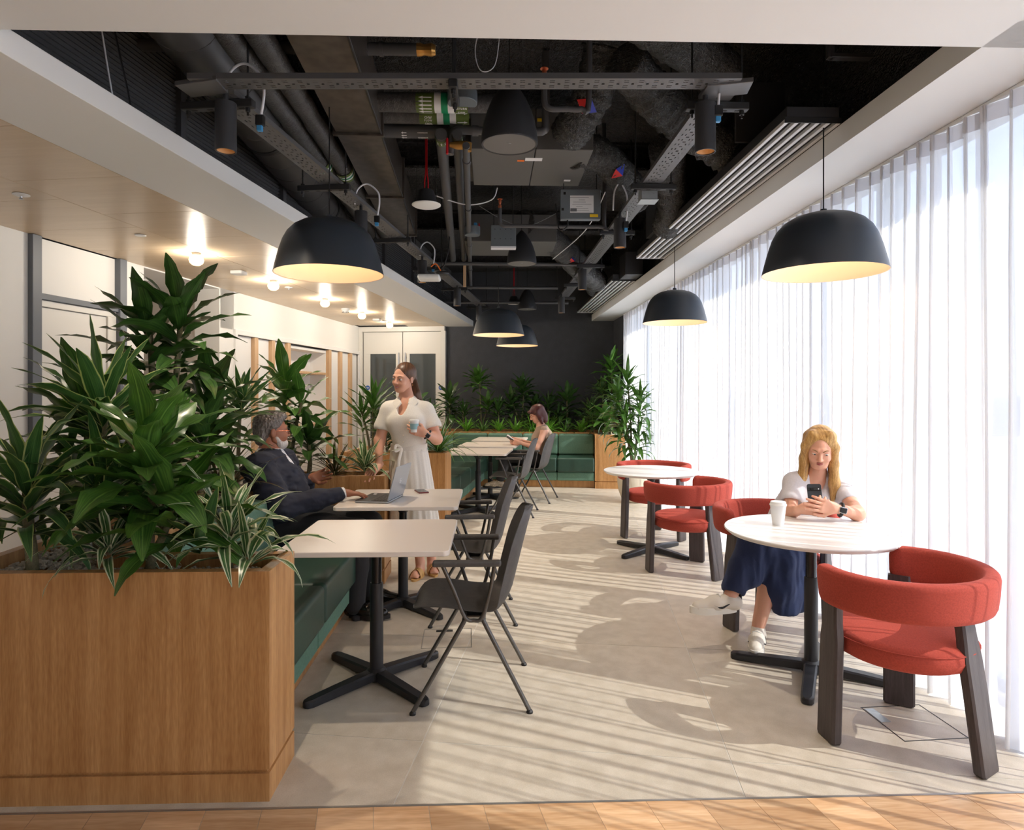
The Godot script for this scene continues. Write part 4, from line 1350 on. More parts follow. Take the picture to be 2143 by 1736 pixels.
	for k in 8:
		part("screw", MB.new().box(Vector3(-0.08 + 0.05 * (k % 4), 0.06 - 0.09 * (k / 4), 0.0455), Vector3(0.007, 0.007, 0.002)), mats.void_black, jb)
	for s in [-1.0, 1.0]:
		part("hanging_rod", MB.new().tube([Vector3(s * 0.09, 0.09, 0), Vector3(s * 0.09, DECK - 2.92, 0)], 0.004, 6), mats.strut, jb)
	var cb := thing("control_box", "grey lighting control box with a white data sheet", "control box", Vector3(0.7, 2.928, -4.98), -0.03)
	part("case", MB.new().box(Vector3(0, 0, -0.03), Vector3(0.315, 0.235, 0.06), 0.004), mats.grey_casing, cb)
	var sheet := part("data_sheet", MB.new().box(Vector3(0.01, 0.0, 0.0012), Vector3(0.185, 0.135, 0.001)), mats.label_white, cb)
	for k in 7:
		part("print_line", MB.new().box(Vector3(-0.01 + 0.02 * (k % 2), 0.05 - 0.017 * k, 0.0022), Vector3(0.15 - 0.05 * ((k * 5) % 3), 0.0022, 0.0006)), mats.print_grey, sheet)
	part("print_box", MB.new().box(Vector3(-0.055, -0.045, 0.0022), Vector3(0.05, 0.025, 0.0004)), mats.print_grey, sheet)
	for e in [-1.0, 1.0]:
		part("hanging_rod", MB.new().tube([Vector3(e * 0.13, 0.11, -0.03), Vector3(e * 0.13, DECK - 2.928, -0.03)], 0.004, 6), mats.strut, cb)
	part("warning_tag", MB.new().box(Vector3(0.105, -0.09, 0.001), Vector3(0.065, 0.022, 0.002)), mats.label_yellow, cb)
	for p in [Vector3(-0.125, 0.085, 0), Vector3(-0.14, -0.04, 0)]:
		part("knockout", MB.new().box(p + Vector3(0, 0, 0.001), Vector3(0.018, 0.02, 0.002)), mats.void_black, cb)
	part("gland", MB.new().tube(smooth_path([Vector3(-0.1, -0.115, -0.03), Vector3(-0.1, -0.16, -0.03), Vector3(-0.13, -0.19, -0.03), Vector3(-0.17, -0.17, -0.05), Vector3(-0.19, 0.02, -0.06)], 5), 0.006, 8), mats.cable_black, cb, 1.0)
	# crinkled foil flexible ducts
	var fl := [
		[[Vector3(0.66, 3.5, -3.75), Vector3(0.63, 3.3, -3.85), Vector3(0.55, 3.16, -3.95), Vector3(0.5, 3.12, -4.1)], 0.12, "short black foil duct hanging behind the front tray, with a red and blue flash", true],
		[[Vector3(0.75, 3.34, -3.6), Vector3(0.95, 3.26, -3.8), Vector3(1.2, 3.16, -3.98), Vector3(1.5, 3.04, -4.1), Vector3(1.62, 2.98, -4.12)], 0.125, "crinkled black foil duct slanting down to the right behind the near right spotlight", false],
		[[Vector3(0.6, 3.2, -4.6), Vector3(0.8, 3.22, -4.72), Vector3(1.02, 3.14, -4.95), Vector3(1.2, 3.02, -5.2)], 0.12, "black foil duct leaving the near fan coil, with blue and red tape", true],
		[[Vector3(1.25, 3.2, -4.5), Vector3(1.38, 3.1, -4.9), Vector3(1.5, 2.98, -5.2), Vector3(1.52, 2.9, -5.5)], 0.125, "black foil duct bulging beside the right tray, second from the front", false],
		[[Vector3(0.32, 3.2, -6.6), Vector3(0.55, 3.18, -6.9), Vector3(0.85, 3.06, -7.3), Vector3(1.15, 2.95, -7.9), Vector3(1.4, 2.9, -8.3)], 0.14, "long black foil duct sweeping right above the second speaker", true],
		[[Vector3(1.3, 3.1, -8.2), Vector3(1.4, 3.0, -8.8), Vector3(1.5, 2.95, -9.2)], 0.12, "far black foil duct ending above the far diffuser", false],
		[[Vector3(0.7, 3.4, -3.2), Vector3(1.0, 3.36, -3.4), Vector3(1.35, 3.32, -3.7)], 0.13, "black foil duct in the dark close under the deck", false]]
	for q in fl:
		var path := smooth_path(q[0], 14)
		var rr := []
		for i in path.size():
			rr.append(q[1] * (1.0 + 0.05 * sin(i * 1.9) + rng.randf_range(-0.06, 0.06)))
		var t := thing("foil_duct", q[2], "duct", Vector3.ZERO, 0.0, "black foil flexible ducts")
		var mb := MB.new().tube(path, rr, 22)
		for i in mb.v.size():
			mb.v[i] += Vector3(rng.randf_range(-1, 1), rng.randf_range(-1, 1), rng.randf_range(-1, 1)) * 0.005
		part("sleeve", mb, mats.foil, t, 2.0)
		if q[3]:
			var mid: Vector3 = path[path.size() / 2]
			var fwd: Vector3 = (path[path.size() / 2 + 1] - mid).normalized()
			var out := (Vector3(0, 1.46, 0) - mid).normalized()
			out = (out - fwd * out.dot(fwd)).normalized()
			var side := fwd.cross(out)
			for e in 2:
				var m2 := MB.new()
				var c: Vector3 = mid + out * (q[1] + 0.012)
				var a := m2.vert(c - side * 0.0)
				var sg := -1.0 if e == 0 else 1.0
				var b := m2.vert(c + side * sg * 0.07 - out * 0.025)
				var d2 := m2.vert(c + fwd * 0.05 - out * 0.004)
				var d3 := m2.vert(c - fwd * 0.05 - out * 0.004)
				m2.tri_out(a, b, d2, mid)
				m2.tri_out(a, b, d3, mid)
				part("tape_flash", m2, mats.label_blue if e == 0 else mats.label_red, t)
	# slot diffusers along the right soffit
	for k in 2:
		var z0 := [-3.18, -7.8][k] as float
		var z1 := [-6.48, -11.0][k] as float
		var t := thing("slot_diffuser", "long white slot diffuser along the right soffit, %s" % ["the near one", "the far one"][k], "diffuser", Vector3(1.63, 2.822, (z0 + z1) / 2), 0.0, "slot diffusers")
		part("plenum", MB.new().box(Vector3(0, 0.05, 0), Vector3(0.27, 0.06, z0 - z1), 0.002), mats.spot_black, t)
		for j in 6:
			part("blade", MB.new().box(Vector3(-0.135 + 0.054 * j, 0.008, 0), Vector3(0.021, 0.02, z0 - z1), 0.002), mats.diffuser_white, t)
		for e in [-1.0, 1.0]:
			part("end_cap", MB.new().box(Vector3(0, 0.012, e * (z0 - z1) / 2), Vector3(0.292, 0.03, 0.006), 0.001), mats.diffuser_white if e < 0 else mats.strut, t)
		if k == 0:
			part("supply_box", MB.new().box(Vector3(-0.02, 0.36, -0.7), Vector3(0.3, 0.56, 0.9), 0.003), mats.spot_black, t)
	solo("fan_box", MB.new().box(Vector3(0, 0, 0), Vector3(0.21, 0.27, 0.35), 0.004), mats.spot_black, "black box hanging above the start of the far diffuser", "box", Vector3(1.68, 2.97, -7.62))
	# pendant loudspeakers
	var spk := [[Vector3(0.095, 2.75, -3.34), "large black cone loudspeaker hanging behind the front cable tray"], [Vector3(0.305, 2.735, -6.38), "black cone loudspeaker farther back, above the middle"], [Vector3(0.56, 2.74, -9.95), "farthest small black cone loudspeaker near the dark wall"]]
	for s in spk:
		var t := thing("pendant_speaker", s[1], "loudspeaker", s[0], 0.0, "cone loudspeakers")
		part("cone", MB.new().lathe([Vector2(0.137, 0.002), Vector2(0.146, 0.0), Vector2(0.149, 0.008), Vector2(0.146, 0.05), Vector2(0.136, 0.11), Vector2(0.118, 0.17), Vector2(0.09, 0.235), Vector2(0.058, 0.285), Vector2(0.025, 0.32), Vector2(0.012, 0.335), Vector2(0.0, 0.337)], 40), mats.speaker_black, t, 0.9)
		var gr := part("grille", MB.new().lathe([Vector2(0.0, 0.002), Vector2(0.137, 0.004)], 40), mats.speaker_grille, t)
		gr.mesh = MB.new().lathe([Vector2(0.0, 0.001), Vector2(0.0, 0.0005)], 3).lathe([Vector2(0.138, 0.003), Vector2(0.0, 0.003)], 40).mesh(0.5)
		part("badge", MB.new().box(Vector3(0.0, 0.002, 0.02), Vector3(0.024, 0.002, 0.003), 0.0, Basis(Vector3.UP, 0.5)), mats.steel, t)
		part("cord", MB.new().tube([Vector3(0, 0.335, 0), Vector3(0, DECK - s[0].y, 0)], 0.003, 6), mats.cable_black, t)
	# alarm sounders with red cables
	for k in 2:
		var p := [Vector3(-0.485, 2.845, -4.79), Vector3(0.36, 2.845, -10.1)][k] as Vector3
		var t := thing("alarm_speaker", "white-rimmed black downward alarm speaker on red cables, %s" % ["the near one", "the far one"][k], "speaker", p)
		part("rim", MB.new().lathe([Vector2(0.0, 0.0), Vector2(0.095, 0.0), Vector2(0.108, 0.008), Vector2(0.108, 0.013), Vector2(0, 0.013)], 32), mats.white_plastic, t)
		part("can", MB.new().lathe([Vector2(0.088, 0.013), Vector2(0.082, 0.03), Vector2(0.056, 0.115), Vector2(0.05, 0.12), Vector2(0.0, 0.12)], 32), mats.speaker_black, t)
		for s in [-1.0, 1.0]:
			part("red_cable", MB.new().tube(smooth_path([Vector3(s * 0.014, 0.12, 0.0), Vector3(s * 0.012, 0.2, 0), Vector3(s * 0.004, 0.3, 0), Vector3(s * 0.008, 0.75, 0.0)], 4), 0.005, 8), mats.cable_red, t, 1.0)
		for s in [-1.0, 1.0]:
			part("hanging_wire", MB.new().tube([Vector3(s * 0.075, 0.05, 0), Vector3(s * 0.06, 0.77, 0)], 0.002, 6), mats.cable_black, t)
	# round cover plate, access point, galvanised box, sprinklers
	solo("round_plate", MB.new().lathe([Vector2(0, 0), Vector2(0.085, 0), Vector2(0.088, 0.004), Vector2(0.088, 0.07), Vector2(0, 0.07)], 32), mats.grey_casing, "round pale metal cover plate beside the near speaker", "cover plate", Vector3(-0.17, 3.16, -3.78))
	var ap := thing("access_point", "white wireless access point with a grey disc sensor, below the left tray", "access point", Vector3(-0.62, 2.6, -6.42))
	part("body", pillow(Vector3(0, 0, 0), Vector3(0.22, 0.05, 0.2), 0.02), mats.white_plastic, ap, 1.0)
	part("disc", MB.new().lathe([Vector2(0, 0.03), Vector2(0.06, 0.035), Vector2(0.07, 0.05), Vector2(0.065, 0.062), Vector2(0, 0.065)], 24, Vector3(0.13, 0, -0.02)), mats.strut, ap, 0.9)
	part("cable", MB.new().tube(smooth_path([Vector3(0.1, 0.07, 0), Vector3(0.16, 0.16, 0), Vector3(0.2, 0.4, 0), Vector3(0.2, 0.9, 0)], 5), 0.006, 8), mats.cable_black, ap, 1.0)
	part("fibre_cable", MB.new().tube(smooth_path([Vector3(0.02, 0.1, 0.05), Vector3(0.07, 0.13, 0.05), Vector3(0.12, 0.06, 0.03)], 5), 0.006, 8), mats.label_orange, ap, 1.0)
	var gb := thing("conduit_box", "bright galvanised box hanging below the right cable tray", "box", Vector3(1.07, 2.77, -4.33))
	part("case", MB.new().box(Vector3(0, 0.03, 0), Vector3(0.11, 0.08, 0.1), 0.003), mats.galvanised, gb)
	part("cover", MB.new().box(Vector3(0, -0.013, 0), Vector3(0.125, 0.006, 0.115), 0.002), mats.galvanised, gb)
	for k in 3:
		part("knockout", MB.new().lathe([Vector2(0, -0.001), Vector2(0.014, 0), Vector2(0.014, 0.002), Vector2(0, 0.002)], 16, Vector3.ZERO), mats.galvanised, gb)
		gb.get_child(gb.get_child_count() - 1).rotation.x = PI / 2
		gb.get_child(gb.get_child_count() - 1).position = Vector3(-0.034 + 0.034 * k, 0.04, 0.05)
	for k in 2:
		var p := [Vector3(0.285, 3.12, -3.42), Vector3(0.07, 2.93, -5.12)][k] as Vector3
		var t := thing("sprinkler", "upright copper sprinkler on a black pipe, %s" % ["above the front tray", "behind the near fan coil"][k], "sprinkler", p)
		part("head", MB.new().lathe([Vector2(0, 0.0), Vector2(0.013, 0), Vector2(0.015, 0.02), Vector2(0.008, 0.03), Vector2(0.014, 0.055), Vector2(0.01, 0.07), Vector2(0.0, 0.07)], 12), mats.copper, t)
		part("deflector", MB.new().lathe([Vector2(0, 0.07), Vector2(0.022, 0.072), Vector2(0.022, 0.075), Vector2(0, 0.076)], 16), mats.copper, t)
		part("pipe", MB.new().tube(smooth_path([Vector3(0, 0, 0), Vector3(0.0, -0.1, 0.0), Vector3(0.03, -0.14, 0), Vector3(0.12, -0.14, 0), Vector3(0.8 if k else 0.2, -0.14, 0), Vector3(0.84 if k else 0.24, -0.1, 0), Vector3(0.84 if k else 0.24, DECK - p.y, 0)], 4), 0.016, 12), mats.pipe_black, t, 1.0)
	# pipes that cross far back
	for q in [[-0.75, 1.1, 2.92, -7.3], [-0.4, 0.9, 2.86, -8.6], [-1.5, 1.2, 2.84, -9.9]]:
		solo("sprinkler_pipe", MB.new().tube([Vector3(q[0], 0, 0), Vector3(q[1], 0, 0)], 0.021, 12), mats.pipe_black, "thin black pipe crossing the void %s" % ["behind the second speaker", "in front of the dark wall, middle one", "in front of the dark wall, farthest one"][0 if q[3] > -8 else (1 if q[3] > -9 else 2)], "pipe", Vector3(0, q[2], q[3]), 0.0, "thin crossing pipes", 1.0)
	solo("timber_batten", MB.new().box(Vector3.ZERO, Vector3(0.035, 0.3, 0.03), 0.002), mats.oak_pale, "bare timber batten standing upright beside the thin pipe", "batten", Vector3(-0.32, 2.87, -7.7))
	var pm := thing("valve_actuator", "grey cylindrical valve actuator with coloured wires", "actuator", Vector3(-0.18, 2.95, -6.1))
	part("drum", MB.new().lathe([Vector2(0, 0), Vector2(0.07, 0), Vector2(0.074, 0.01), Vector2(0.074, 0.08), Vector2(0, 0.085)], 24), mats.grey_casing, pm)
	part("blue_cap", MB.new().box(Vector3(0.03, 0.1, 0.02), Vector3(0.03, 0.03, 0.03), 0.004), mats.connector_blue, pm)
	part("red_cap", MB.new().box(Vector3(0.065, 0.1, 0.0), Vector3(0.012, 0.03, 0.02), 0.002), mats.cable_red, pm)
	# white flexible leads at the spotlights
	var leads := [["left", gp(-1.6, 2.85, -2.85), 0.09, 0.16], ["left", gp(-1.6, 2.84, -4.55), 0.09, 0.15], ["left", gp(-1.6, 2.84, -6.35), 0.075, 0.14], ["right", Vector3(0.99, 2.85, -4.87), 0.055, 0.21], ["right", Vector3(1.02, 2.87, -2.93), 0.04, 0.06]]
	var names := ["nearest left", "second left", "third left", "second right", "nearest right"]
	for k in leads.size():
		var q = leads[k]
		var c: Vector3 = q[1]
		var w: float = q[2]
		var h: float = q[3]
		var t := thing("lamp_lead", "white flexible lead looping above the %s tube spotlight" % names[k], "cable", c, 0.0, "white looping leads")
		part("lead", MB.new().tube(smooth_path([Vector3(-w, 0, 0), Vector3(-w * 0.8, h * 0.7, 0), Vector3(0, h, 0), Vector3(w * 0.85, h * 0.62, 0), Vector3(w, 0.02, 0), Vector3(w * 0.85, -0.08, 0)], 6), 0.0065, 10), mats.cable_white, t, 1.2)
		part("plug", MB.new().box(Vector3(w * 0.8, -0.11, 0), Vector3(0.04, 0.05, 0.03), 0.004), mats.cable_black, t)
		part("socket", MB.new().box(Vector3(w * 0.78, -0.145, 0), Vector3(0.026, 0.03, 0.022), 0.003), mats.connector_blue, t)
	cable("loose_cable", "thin white cable hanging down over the left black screen", [Vector3(-1.83, 3.55, -2.95), Vector3(-1.79, 3.1, -3.0), Vector3(-1.75, 2.85, -3.0), Vector3(-1.73, 2.7, -3.02)], 0.004, mats.cable_white)
	cable("loose_cable", "black cable hanging beside the thin white one", [Vector3(-1.8, 3.55, -2.95), Vector3(-1.74, 3.1, -3.02), Vector3(-1.7, 2.85, -3.05), Vector3(-1.68, 2.68, -3.06)], 0.004, mats.cable_black)
	cable("loose_cable", "white cable loop hanging at the top behind the ceiling edge", [Vector3(-0.03, 3.6, -3.6), Vector3(-0.09, 3.4, -3.6), Vector3(-0.06, 3.27, -3.6), Vector3(0.02, 3.3, -3.6), Vector3(0.05, 3.5, -3.6), Vector3(0.06, 3.6, -3.6)], 0.003, mats.cable_white)
	cable("loose_cable", "thin grey cables sagging behind the near fan coil", [Vector3(-0.1, 3.0, -5.3), Vector3(0.1, 2.9, -5.35), Vector3(0.3, 2.86, -5.4), Vector3(0.55, 2.96, -5.35)], 0.0028, mats.print_grey)
	cable("loose_cable", "white cable sagging behind the three running pipes", [Vector3(-0.45, 3.05, -5.2), Vector3(-0.2, 2.98, -5.2), Vector3(0.0, 3.02, -5.2), Vector3(0.05, 3.12, -5.2)], 0.005, mats.cable_white)
	cable("loose_cable", "pale cable tangled beside the right tray", [Vector3(0.88, 3.0, -4.9), Vector3(0.82, 2.85, -5.2), Vector3(0.75, 2.8, -5.6), Vector3(0.6, 2.75, -6.2)], 0.004, mats.diffuser_white)
	solo("led_driver", MB.new().box(Vector3.ZERO, Vector3(0.11, 0.018, 0.04), 0.003), mats.diffuser_white, "pale driver box lying on the front cable tray, right part", "driver box", Vector3(0.77, 2.89, -2.93), 0.0)
	# upright black hangers, angle iron and a dark panel on the right
	solo("hanging_sheet", MB.new().box(Vector3.ZERO, Vector3(0.3, 0.36, 0.02), 0.003), mats.spot_black, "dark square sheet hanging in the void above the near diffuser", "metal sheet", Vector3(1.6, 3.12, -3.75))
	for k in 2:
		solo("angle_bracket", MB.new().box(Vector3(0, 0.2, 0), Vector3(0.03, 0.5, 0.03), 0.002).box(Vector3(0.1, -0.04, 0), Vector3(0.2, 0.02, 0.04), 0.002), mats.spot_black, "black angle bracket under the deck at the right, %s" % ["the nearer", "the farther"][k], "bracket", Vector3(1.62, 3.1, -3.0 - 2.2 * k))
	# primary steel under the deck
	for k in 3:
		solo("deck_beam", MB.new().box(Vector3(0, 0.11, 0), Vector3(3.1, 0.02, 0.2)).box(Vector3(0, 0.0, 0), Vector3(3.1, 0.22, 0.012)).box(Vector3(0, -0.11, 0), Vector3(3.1, 0.02, 0.2)), mats.deck_black, "black steel beam across the void, %s" % ["front one", "middle one", "rear one"][k], "beam", Vector3(0.3, 3.5, -5.6 - 2.1 * k), 0.0)

# ---------------------------------------------------------------- small things

func build_small_things() -> void:
	# ceiling fittings on the veneer
	for q in [[-3.36, -3.46, "sprinkler rosette near the left edge of the picture"], [-3.34, -6.89, "sprinkler rosette beyond the second globe"], [-3.32, -10.33, "tiny sprinkler rosette beside the last globe"]]:
		var t := thing("ceiling_sprinkler", "white " + q[2], "sprinkler", gp(q[0], SOFFIT_LEFT, q[1]), 0.0, "white sprinkler rosettes")
		part("rosette", MB.new().lathe([Vector2(0, -0.012), Vector2(0.025, -0.01), Vector2(0.045, -0.004), Vector2(0.045, 0.0), Vector2(0, 0)], 24), mats.white_plastic, t)
		part("head", MB.new().lathe([Vector2(0, -0.03), Vector2(0.014, -0.028), Vector2(0.006, -0.02), Vector2(0.008, -0.01), Vector2(0, -0.01)], 12), mats.steel, t)
	solo("ceiling_disc", MB.new().lathe([Vector2(0, -0.006), Vector2(0.036, -0.005), Vector2(0.04, 0.0), Vector2(0, 0)], 24), mats.white_plastic, "small flat white disc on the veneer above the tall plant", "sensor", gp(-3.34, SOFFIT_LEFT, -4.465))
	for q in [[-3.375, -5.9, "square-cornered white alarm box between the first two globes", 0.062], [-3.366, -10.04, "flat white detector between the last two globes", 0.06]]:
		solo("ceiling_detector", MB.new().prism(round_rect(-q[3], -q[3], q[3], q[3], 0.02), -0.035, 0.0, 0.006), mats.white_plastic, q[2], "detector", gp(q[0], SOFFIT_LEFT, q[1]), GRID, "white ceiling detectors", 0.4)
	var sd := thing("smoke_detector", "round white smoke detector with dark vents beside the fourth globe", "detector", gp(-3.385, SOFFIT_LEFT, -8.72))
	part("base", MB.new().lathe([Vector2(0, -0.03), Vector2(0.056, -0.03), Vector2(0.06, -0.026), Vector2(0.06, 0), Vector2(0, 0)], 24), mats.white_plastic, sd)
	part("chamber", MB.new().lathe([Vector2(0, -0.066), Vector2(0.03, -0.064), Vector2(0.045, -0.05), Vector2(0.048, -0.03), Vector2(0, -0.03)], 24), mats.white_plastic, sd)
	for k in 6:
		part("vent", MB.new().box(Vector3(cos(k * 1.05) * 0.042, -0.055, sin(k * 1.05) * 0.042), Vector3(0.014, 0.008, 0.014), 0.002), mats.void_black, sd)
	# floor boxes: a lid framed in a fine metal line with a small cable flap
	for q in [[Vector3(-0.26, 0, -3.79), 0.04, "floor box under the nearest square table", true], [Vector3(1.86, 0, -2.76), 0.06, "floor box beside the nearest red chair", false]]:
		var t := thing("floor_box", q[2], "floor box", q[0], q[1], "flush floor boxes")
		part("frame", ring_wall(MB.new(), rect(-0.145, -0.145, 0.145, 0.145), rect(-0.141, -0.141, 0.141, 0.141), 0.0, 0.0015), mats.metal_trim if q[3] else mats.strut, t)
		part("cable_flap", MB.new().box(Vector3(-0.02 if q[3] else -0.115, 0.0008, -0.115 if q[3] else -0.07), Vector3(0.1 if q[3] else 0.045, 0.0016, 0.03 if q[3] else 0.12), 0.0004), mats.strut if q[3] else mats.galvanised, t)
	# paper cup with lid
	var cup := thing("paper_cup", "white takeaway cup with a lid on the near round table", "cup", Vector3(1.548, 0.74, -3.395))
	part("cup", MB.new().lathe([Vector2(0, 0), Vector2(0.028, 0), Vector2(0.029, 0.004), Vector2(0.041, 0.108), Vector2(0, 0.108)], 32), mats.label_white, cup)
	part("lid", MB.new().lathe([Vector2(0.0, 0.106), Vector2(0.0435, 0.106), Vector2(0.0435, 0.113), Vector2(0.041, 0.115), Vector2(0.039, 0.126), Vector2(0.036, 0.128), Vector2(0, 0.125)], 32), mats.white_plastic, cup)
	# laptop
	mat("laptop_silver", c8(178, 184, 192), 0.35, 0.55)
	mat("laptop_dark", c8(38, 38, 41), 0.45)
	mat("screen_dark", c8(20, 22, 26), 0.15)
	var lp := thing("laptop", "open silver laptop with its back to the viewer on the man's table", "laptop", Vector3(-0.645, 0.74, -4.28), -PI / 2 - 0.18)
	# own axes: keyboard towards +z, hinge at -z... the user sits at +z
	part("base", MB.new().prism(round_rect(-0.16, -0.01, 0.16, 0.215, 0.012), 0.002, 0.015, 0.002), mats.laptop_dark, lp, 0.5)
	part("edge", ring_wall(MB.new(), round_rect(-0.161, -0.011, 0.161, 0.216, 0.012), round_rect(-0.159, -0.009, 0.159, 0.214, 0.012), 0.004, 0.012), mats.laptop_silver, lp, 0.5)
	var kb := part("keyboard", MB.new().box(Vector3(0, 0.0152, 0.06), Vector3(0.28, 0.0006, 0.1)), mats.void_black, lp)
	for r in 5:
		for c in 14:
			part("key", MB.new().box(Vector3(-0.13 + 0.02 * c, 0.0162, 0.02 + 0.02 * r), Vector3(0.017, 0.0014, 0.016), 0.0005), mats.laptop_dark, kb)
	part("touchpad", MB.new().box(Vector3(0, 0.0154, 0.165), Vector3(0.1, 0.0008, 0.07)), mats.strut, lp)
	part("sticker", MB.new().box(Vector3(-0.11, 0.0154, 0.175), Vector3(0.03, 0.0008, 0.02)), mats.label_white, lp)
	var lid := part("lid", MB.new().prism(round_rect(-0.16, -0.225, 0.16, 0.0, 0.012), -0.0035, 0.0035, 0.0015), mats.laptop_silver, lp, 0.5)
	lid.position = Vector3(0, 0.016, -0.008)
	lid.rotation.x = deg_to_rad(75.0)
	part("screen", MB.new().box(Vector3(0, 0.0042, -0.115), Vector3(0.3, 0.001, 0.2)), mats.screen_dark, lid)
	var badge := part("badge_ring", MB.new().tube(ring_path(0.016, 0, 24), 0.0016, 6, false), mats.label_white, lid, 1.0)
	badge.position = Vector3(0, -0.0038, -0.115)
	var dl := part("badge_letters", text_mesh("DELL", 0.011), mats.label_white, lid)
	dl.position = Vector3(0, -0.0042, -0.115)
	dl.rotation = Vector3(PI / 2, 0, 0)
	# phone lying on the laptop table
	mat("phone_red", c8(120, 52, 54), 0.35)
	var ph := thing("phone", "dark red phone lying beside the laptop", "phone", Vector3(-0.5, 0.74, -4.6), 0.35)
	part("case", MB.new().prism(round_rect(-0.037, -0.075, 0.037, 0.075, 0.01), 0.0, 0.009, 0.002), mats.phone_red, ph, 0.6)
	part("screen", MB.new().prism(round_rect(-0.034, -0.072, 0.034, 0.072, 0.009), 0.009, 0.0094), mats.screen_dark, ph)
	# plant pot by the far curtain
	var pot := thing("plant_pot", "large cream stone pot beside the far curtain", "pot", Vector3(1.9, 0, -8.42))
	part("pot", MB.new().lathe([Vector2(0, 0), Vector2(0.13, 0), Vector2(0.16, 0.02), Vector2(0.205, 0.14), Vector2(0.225, 0.28), Vector2(0.215, 0.4), Vector2(0.19, 0.46), Vector2(0.175, 0.465), Vector2(0.17, 0.45), Vector2(0.17, 0.42)], 40), mats.pot_cream, pot, 0.8)
	part("soil", MB.new().lathe([Vector2(0.175, 0.42), Vector2(0, 0.43)], 24), mats.soil, pot)

# ---------------------------------------------------------------- plants

var leaf_meshes := {}

func leaf_mesh(kind: String, bend: float, seed_: int) -> ArrayMesh:
	# a leaf one unit long that starts along +y at the origin and bends over towards +z
	var key := "%s/%.2f/%d" % [kind, bend, seed_]
	if leaf_meshes.has(key):
		return leaf_meshes[key]
	var r := RandomNumberGenerator.new()
	r.seed = seed_ * 77 + int(bend * 100)
	var width: float = {"broad": 0.15, "lance": 0.075, "strap": 0.05, "blade": 0.022}[kind]
	var mb := MB.new()
	var n := 9
	var p := Vector3.ZERO
	var a := 0.0
	var ids := []
	var wave := r.randf_range(0, TAU)
	var roll := r.randf_range(-0.35, 0.35)
	for i in n + 1:
		var f := float(i) / n
		a = bend * pow(f, 1.35)
		var d := Vector3(0, cos(a), sin(a))
		var up := Vector3(0, -sin(a), cos(a))
		var w := 0.0
		if kind == "broad":
			w = width * pow(sin(PI * pow(f, 0.8) * 0.97 + 0.05), 0.85)
		elif kind == "lance":
			w = width * pow(sin(PI * pow(f, 0.72) * 0.97 + 0.06), 0.9)
		else:
			w = width * (1.0 - pow(f, 2.2)) * (0.55 + 0.45 * smoothstep(0.0, 0.25, f)) + 0.001
		var s := Vector3(1, 0, 0).rotated(d, roll * f)
		var fold := 0.28 * (1.0 - f) + 0.1
		var rip := 0.22 * w * sin(f * 17.0 + wave) if kind == "broad" or kind == "lance" else 0.0
		var row := []
		for j in 5:
			var e := (j - 2) / 2.0
			row.append(mb.vert(p + s * w * e - up * (absf(e) * w * fold * -1.0) * -1.0 + up * rip * absf(e) * e, Vector2((e + 1.0) / 2.0, 1.0 - f)))
		ids.append(row)
		p += d / n
	for i in n:
		for j in 4:
			mb.quad(ids[i][j], ids[i][j + 1], ids[i + 1][j + 1], ids[i + 1][j])
	leaf_meshes[key] = mb.mesh(3.2)
	return leaf_meshes[key]

func put_leaf(parent: Node3D, kind: String, m: Material, at: Vector3, azimuth: float, tilt: float, bend: float, length: float, r: RandomNumberGenerator) -> void:
	# tilt is measured from straight up
	var o := MeshInstance3D.new()
	o.name = "leaf"
	var b := snappedf(clampf(bend, 0.1, 2.4), 0.35)
	o.mesh = leaf_mesh(kind, b, r.randi_range(0, 2))
	o.material_override = m
	var turn := Basis(Vector3.UP, azimuth) * Basis(Vector3.RIGHT, tilt) * Basis(Vector3.UP, r.randf_range(-0.3, 0.3))
	o.transform = Transform3D(turn.scaled_local(Vector3.ONE * length), at)
	parent.add_child(o, true)

func rosette(t: Node3D, kind: String, m: Material, top: Vector3, count: int, length: float, spread: float, droop: float, depth: float, r: RandomNumberGenerator) -> void:
	# leaves from the upright youngest at the tip to the arching oldest below
	for k in count:
		var f := (k + 0.5) / count
		var az := k * 2.39996 + r.randf_range(-0.25, 0.25)
		var tilt := lerpf(0.1, spread, pow(f, 0.5)) + r.randf_range(-0.1, 0.1)
		var bend := lerpf(0.2, droop, pow(f, 0.7)) + r.randf_range(-0.2, 0.25)
		var len_ := length * (0.62 + 0.42 * sin(PI * (0.15 + 0.7 * f))) * r.randf_range(0.86, 1.12)
		put_leaf(t, kind, m, top + Vector3(0, -depth * f, 0) + Vector3(sin(az), 0, cos(az)) * 0.012, az, tilt, bend, len_, r)

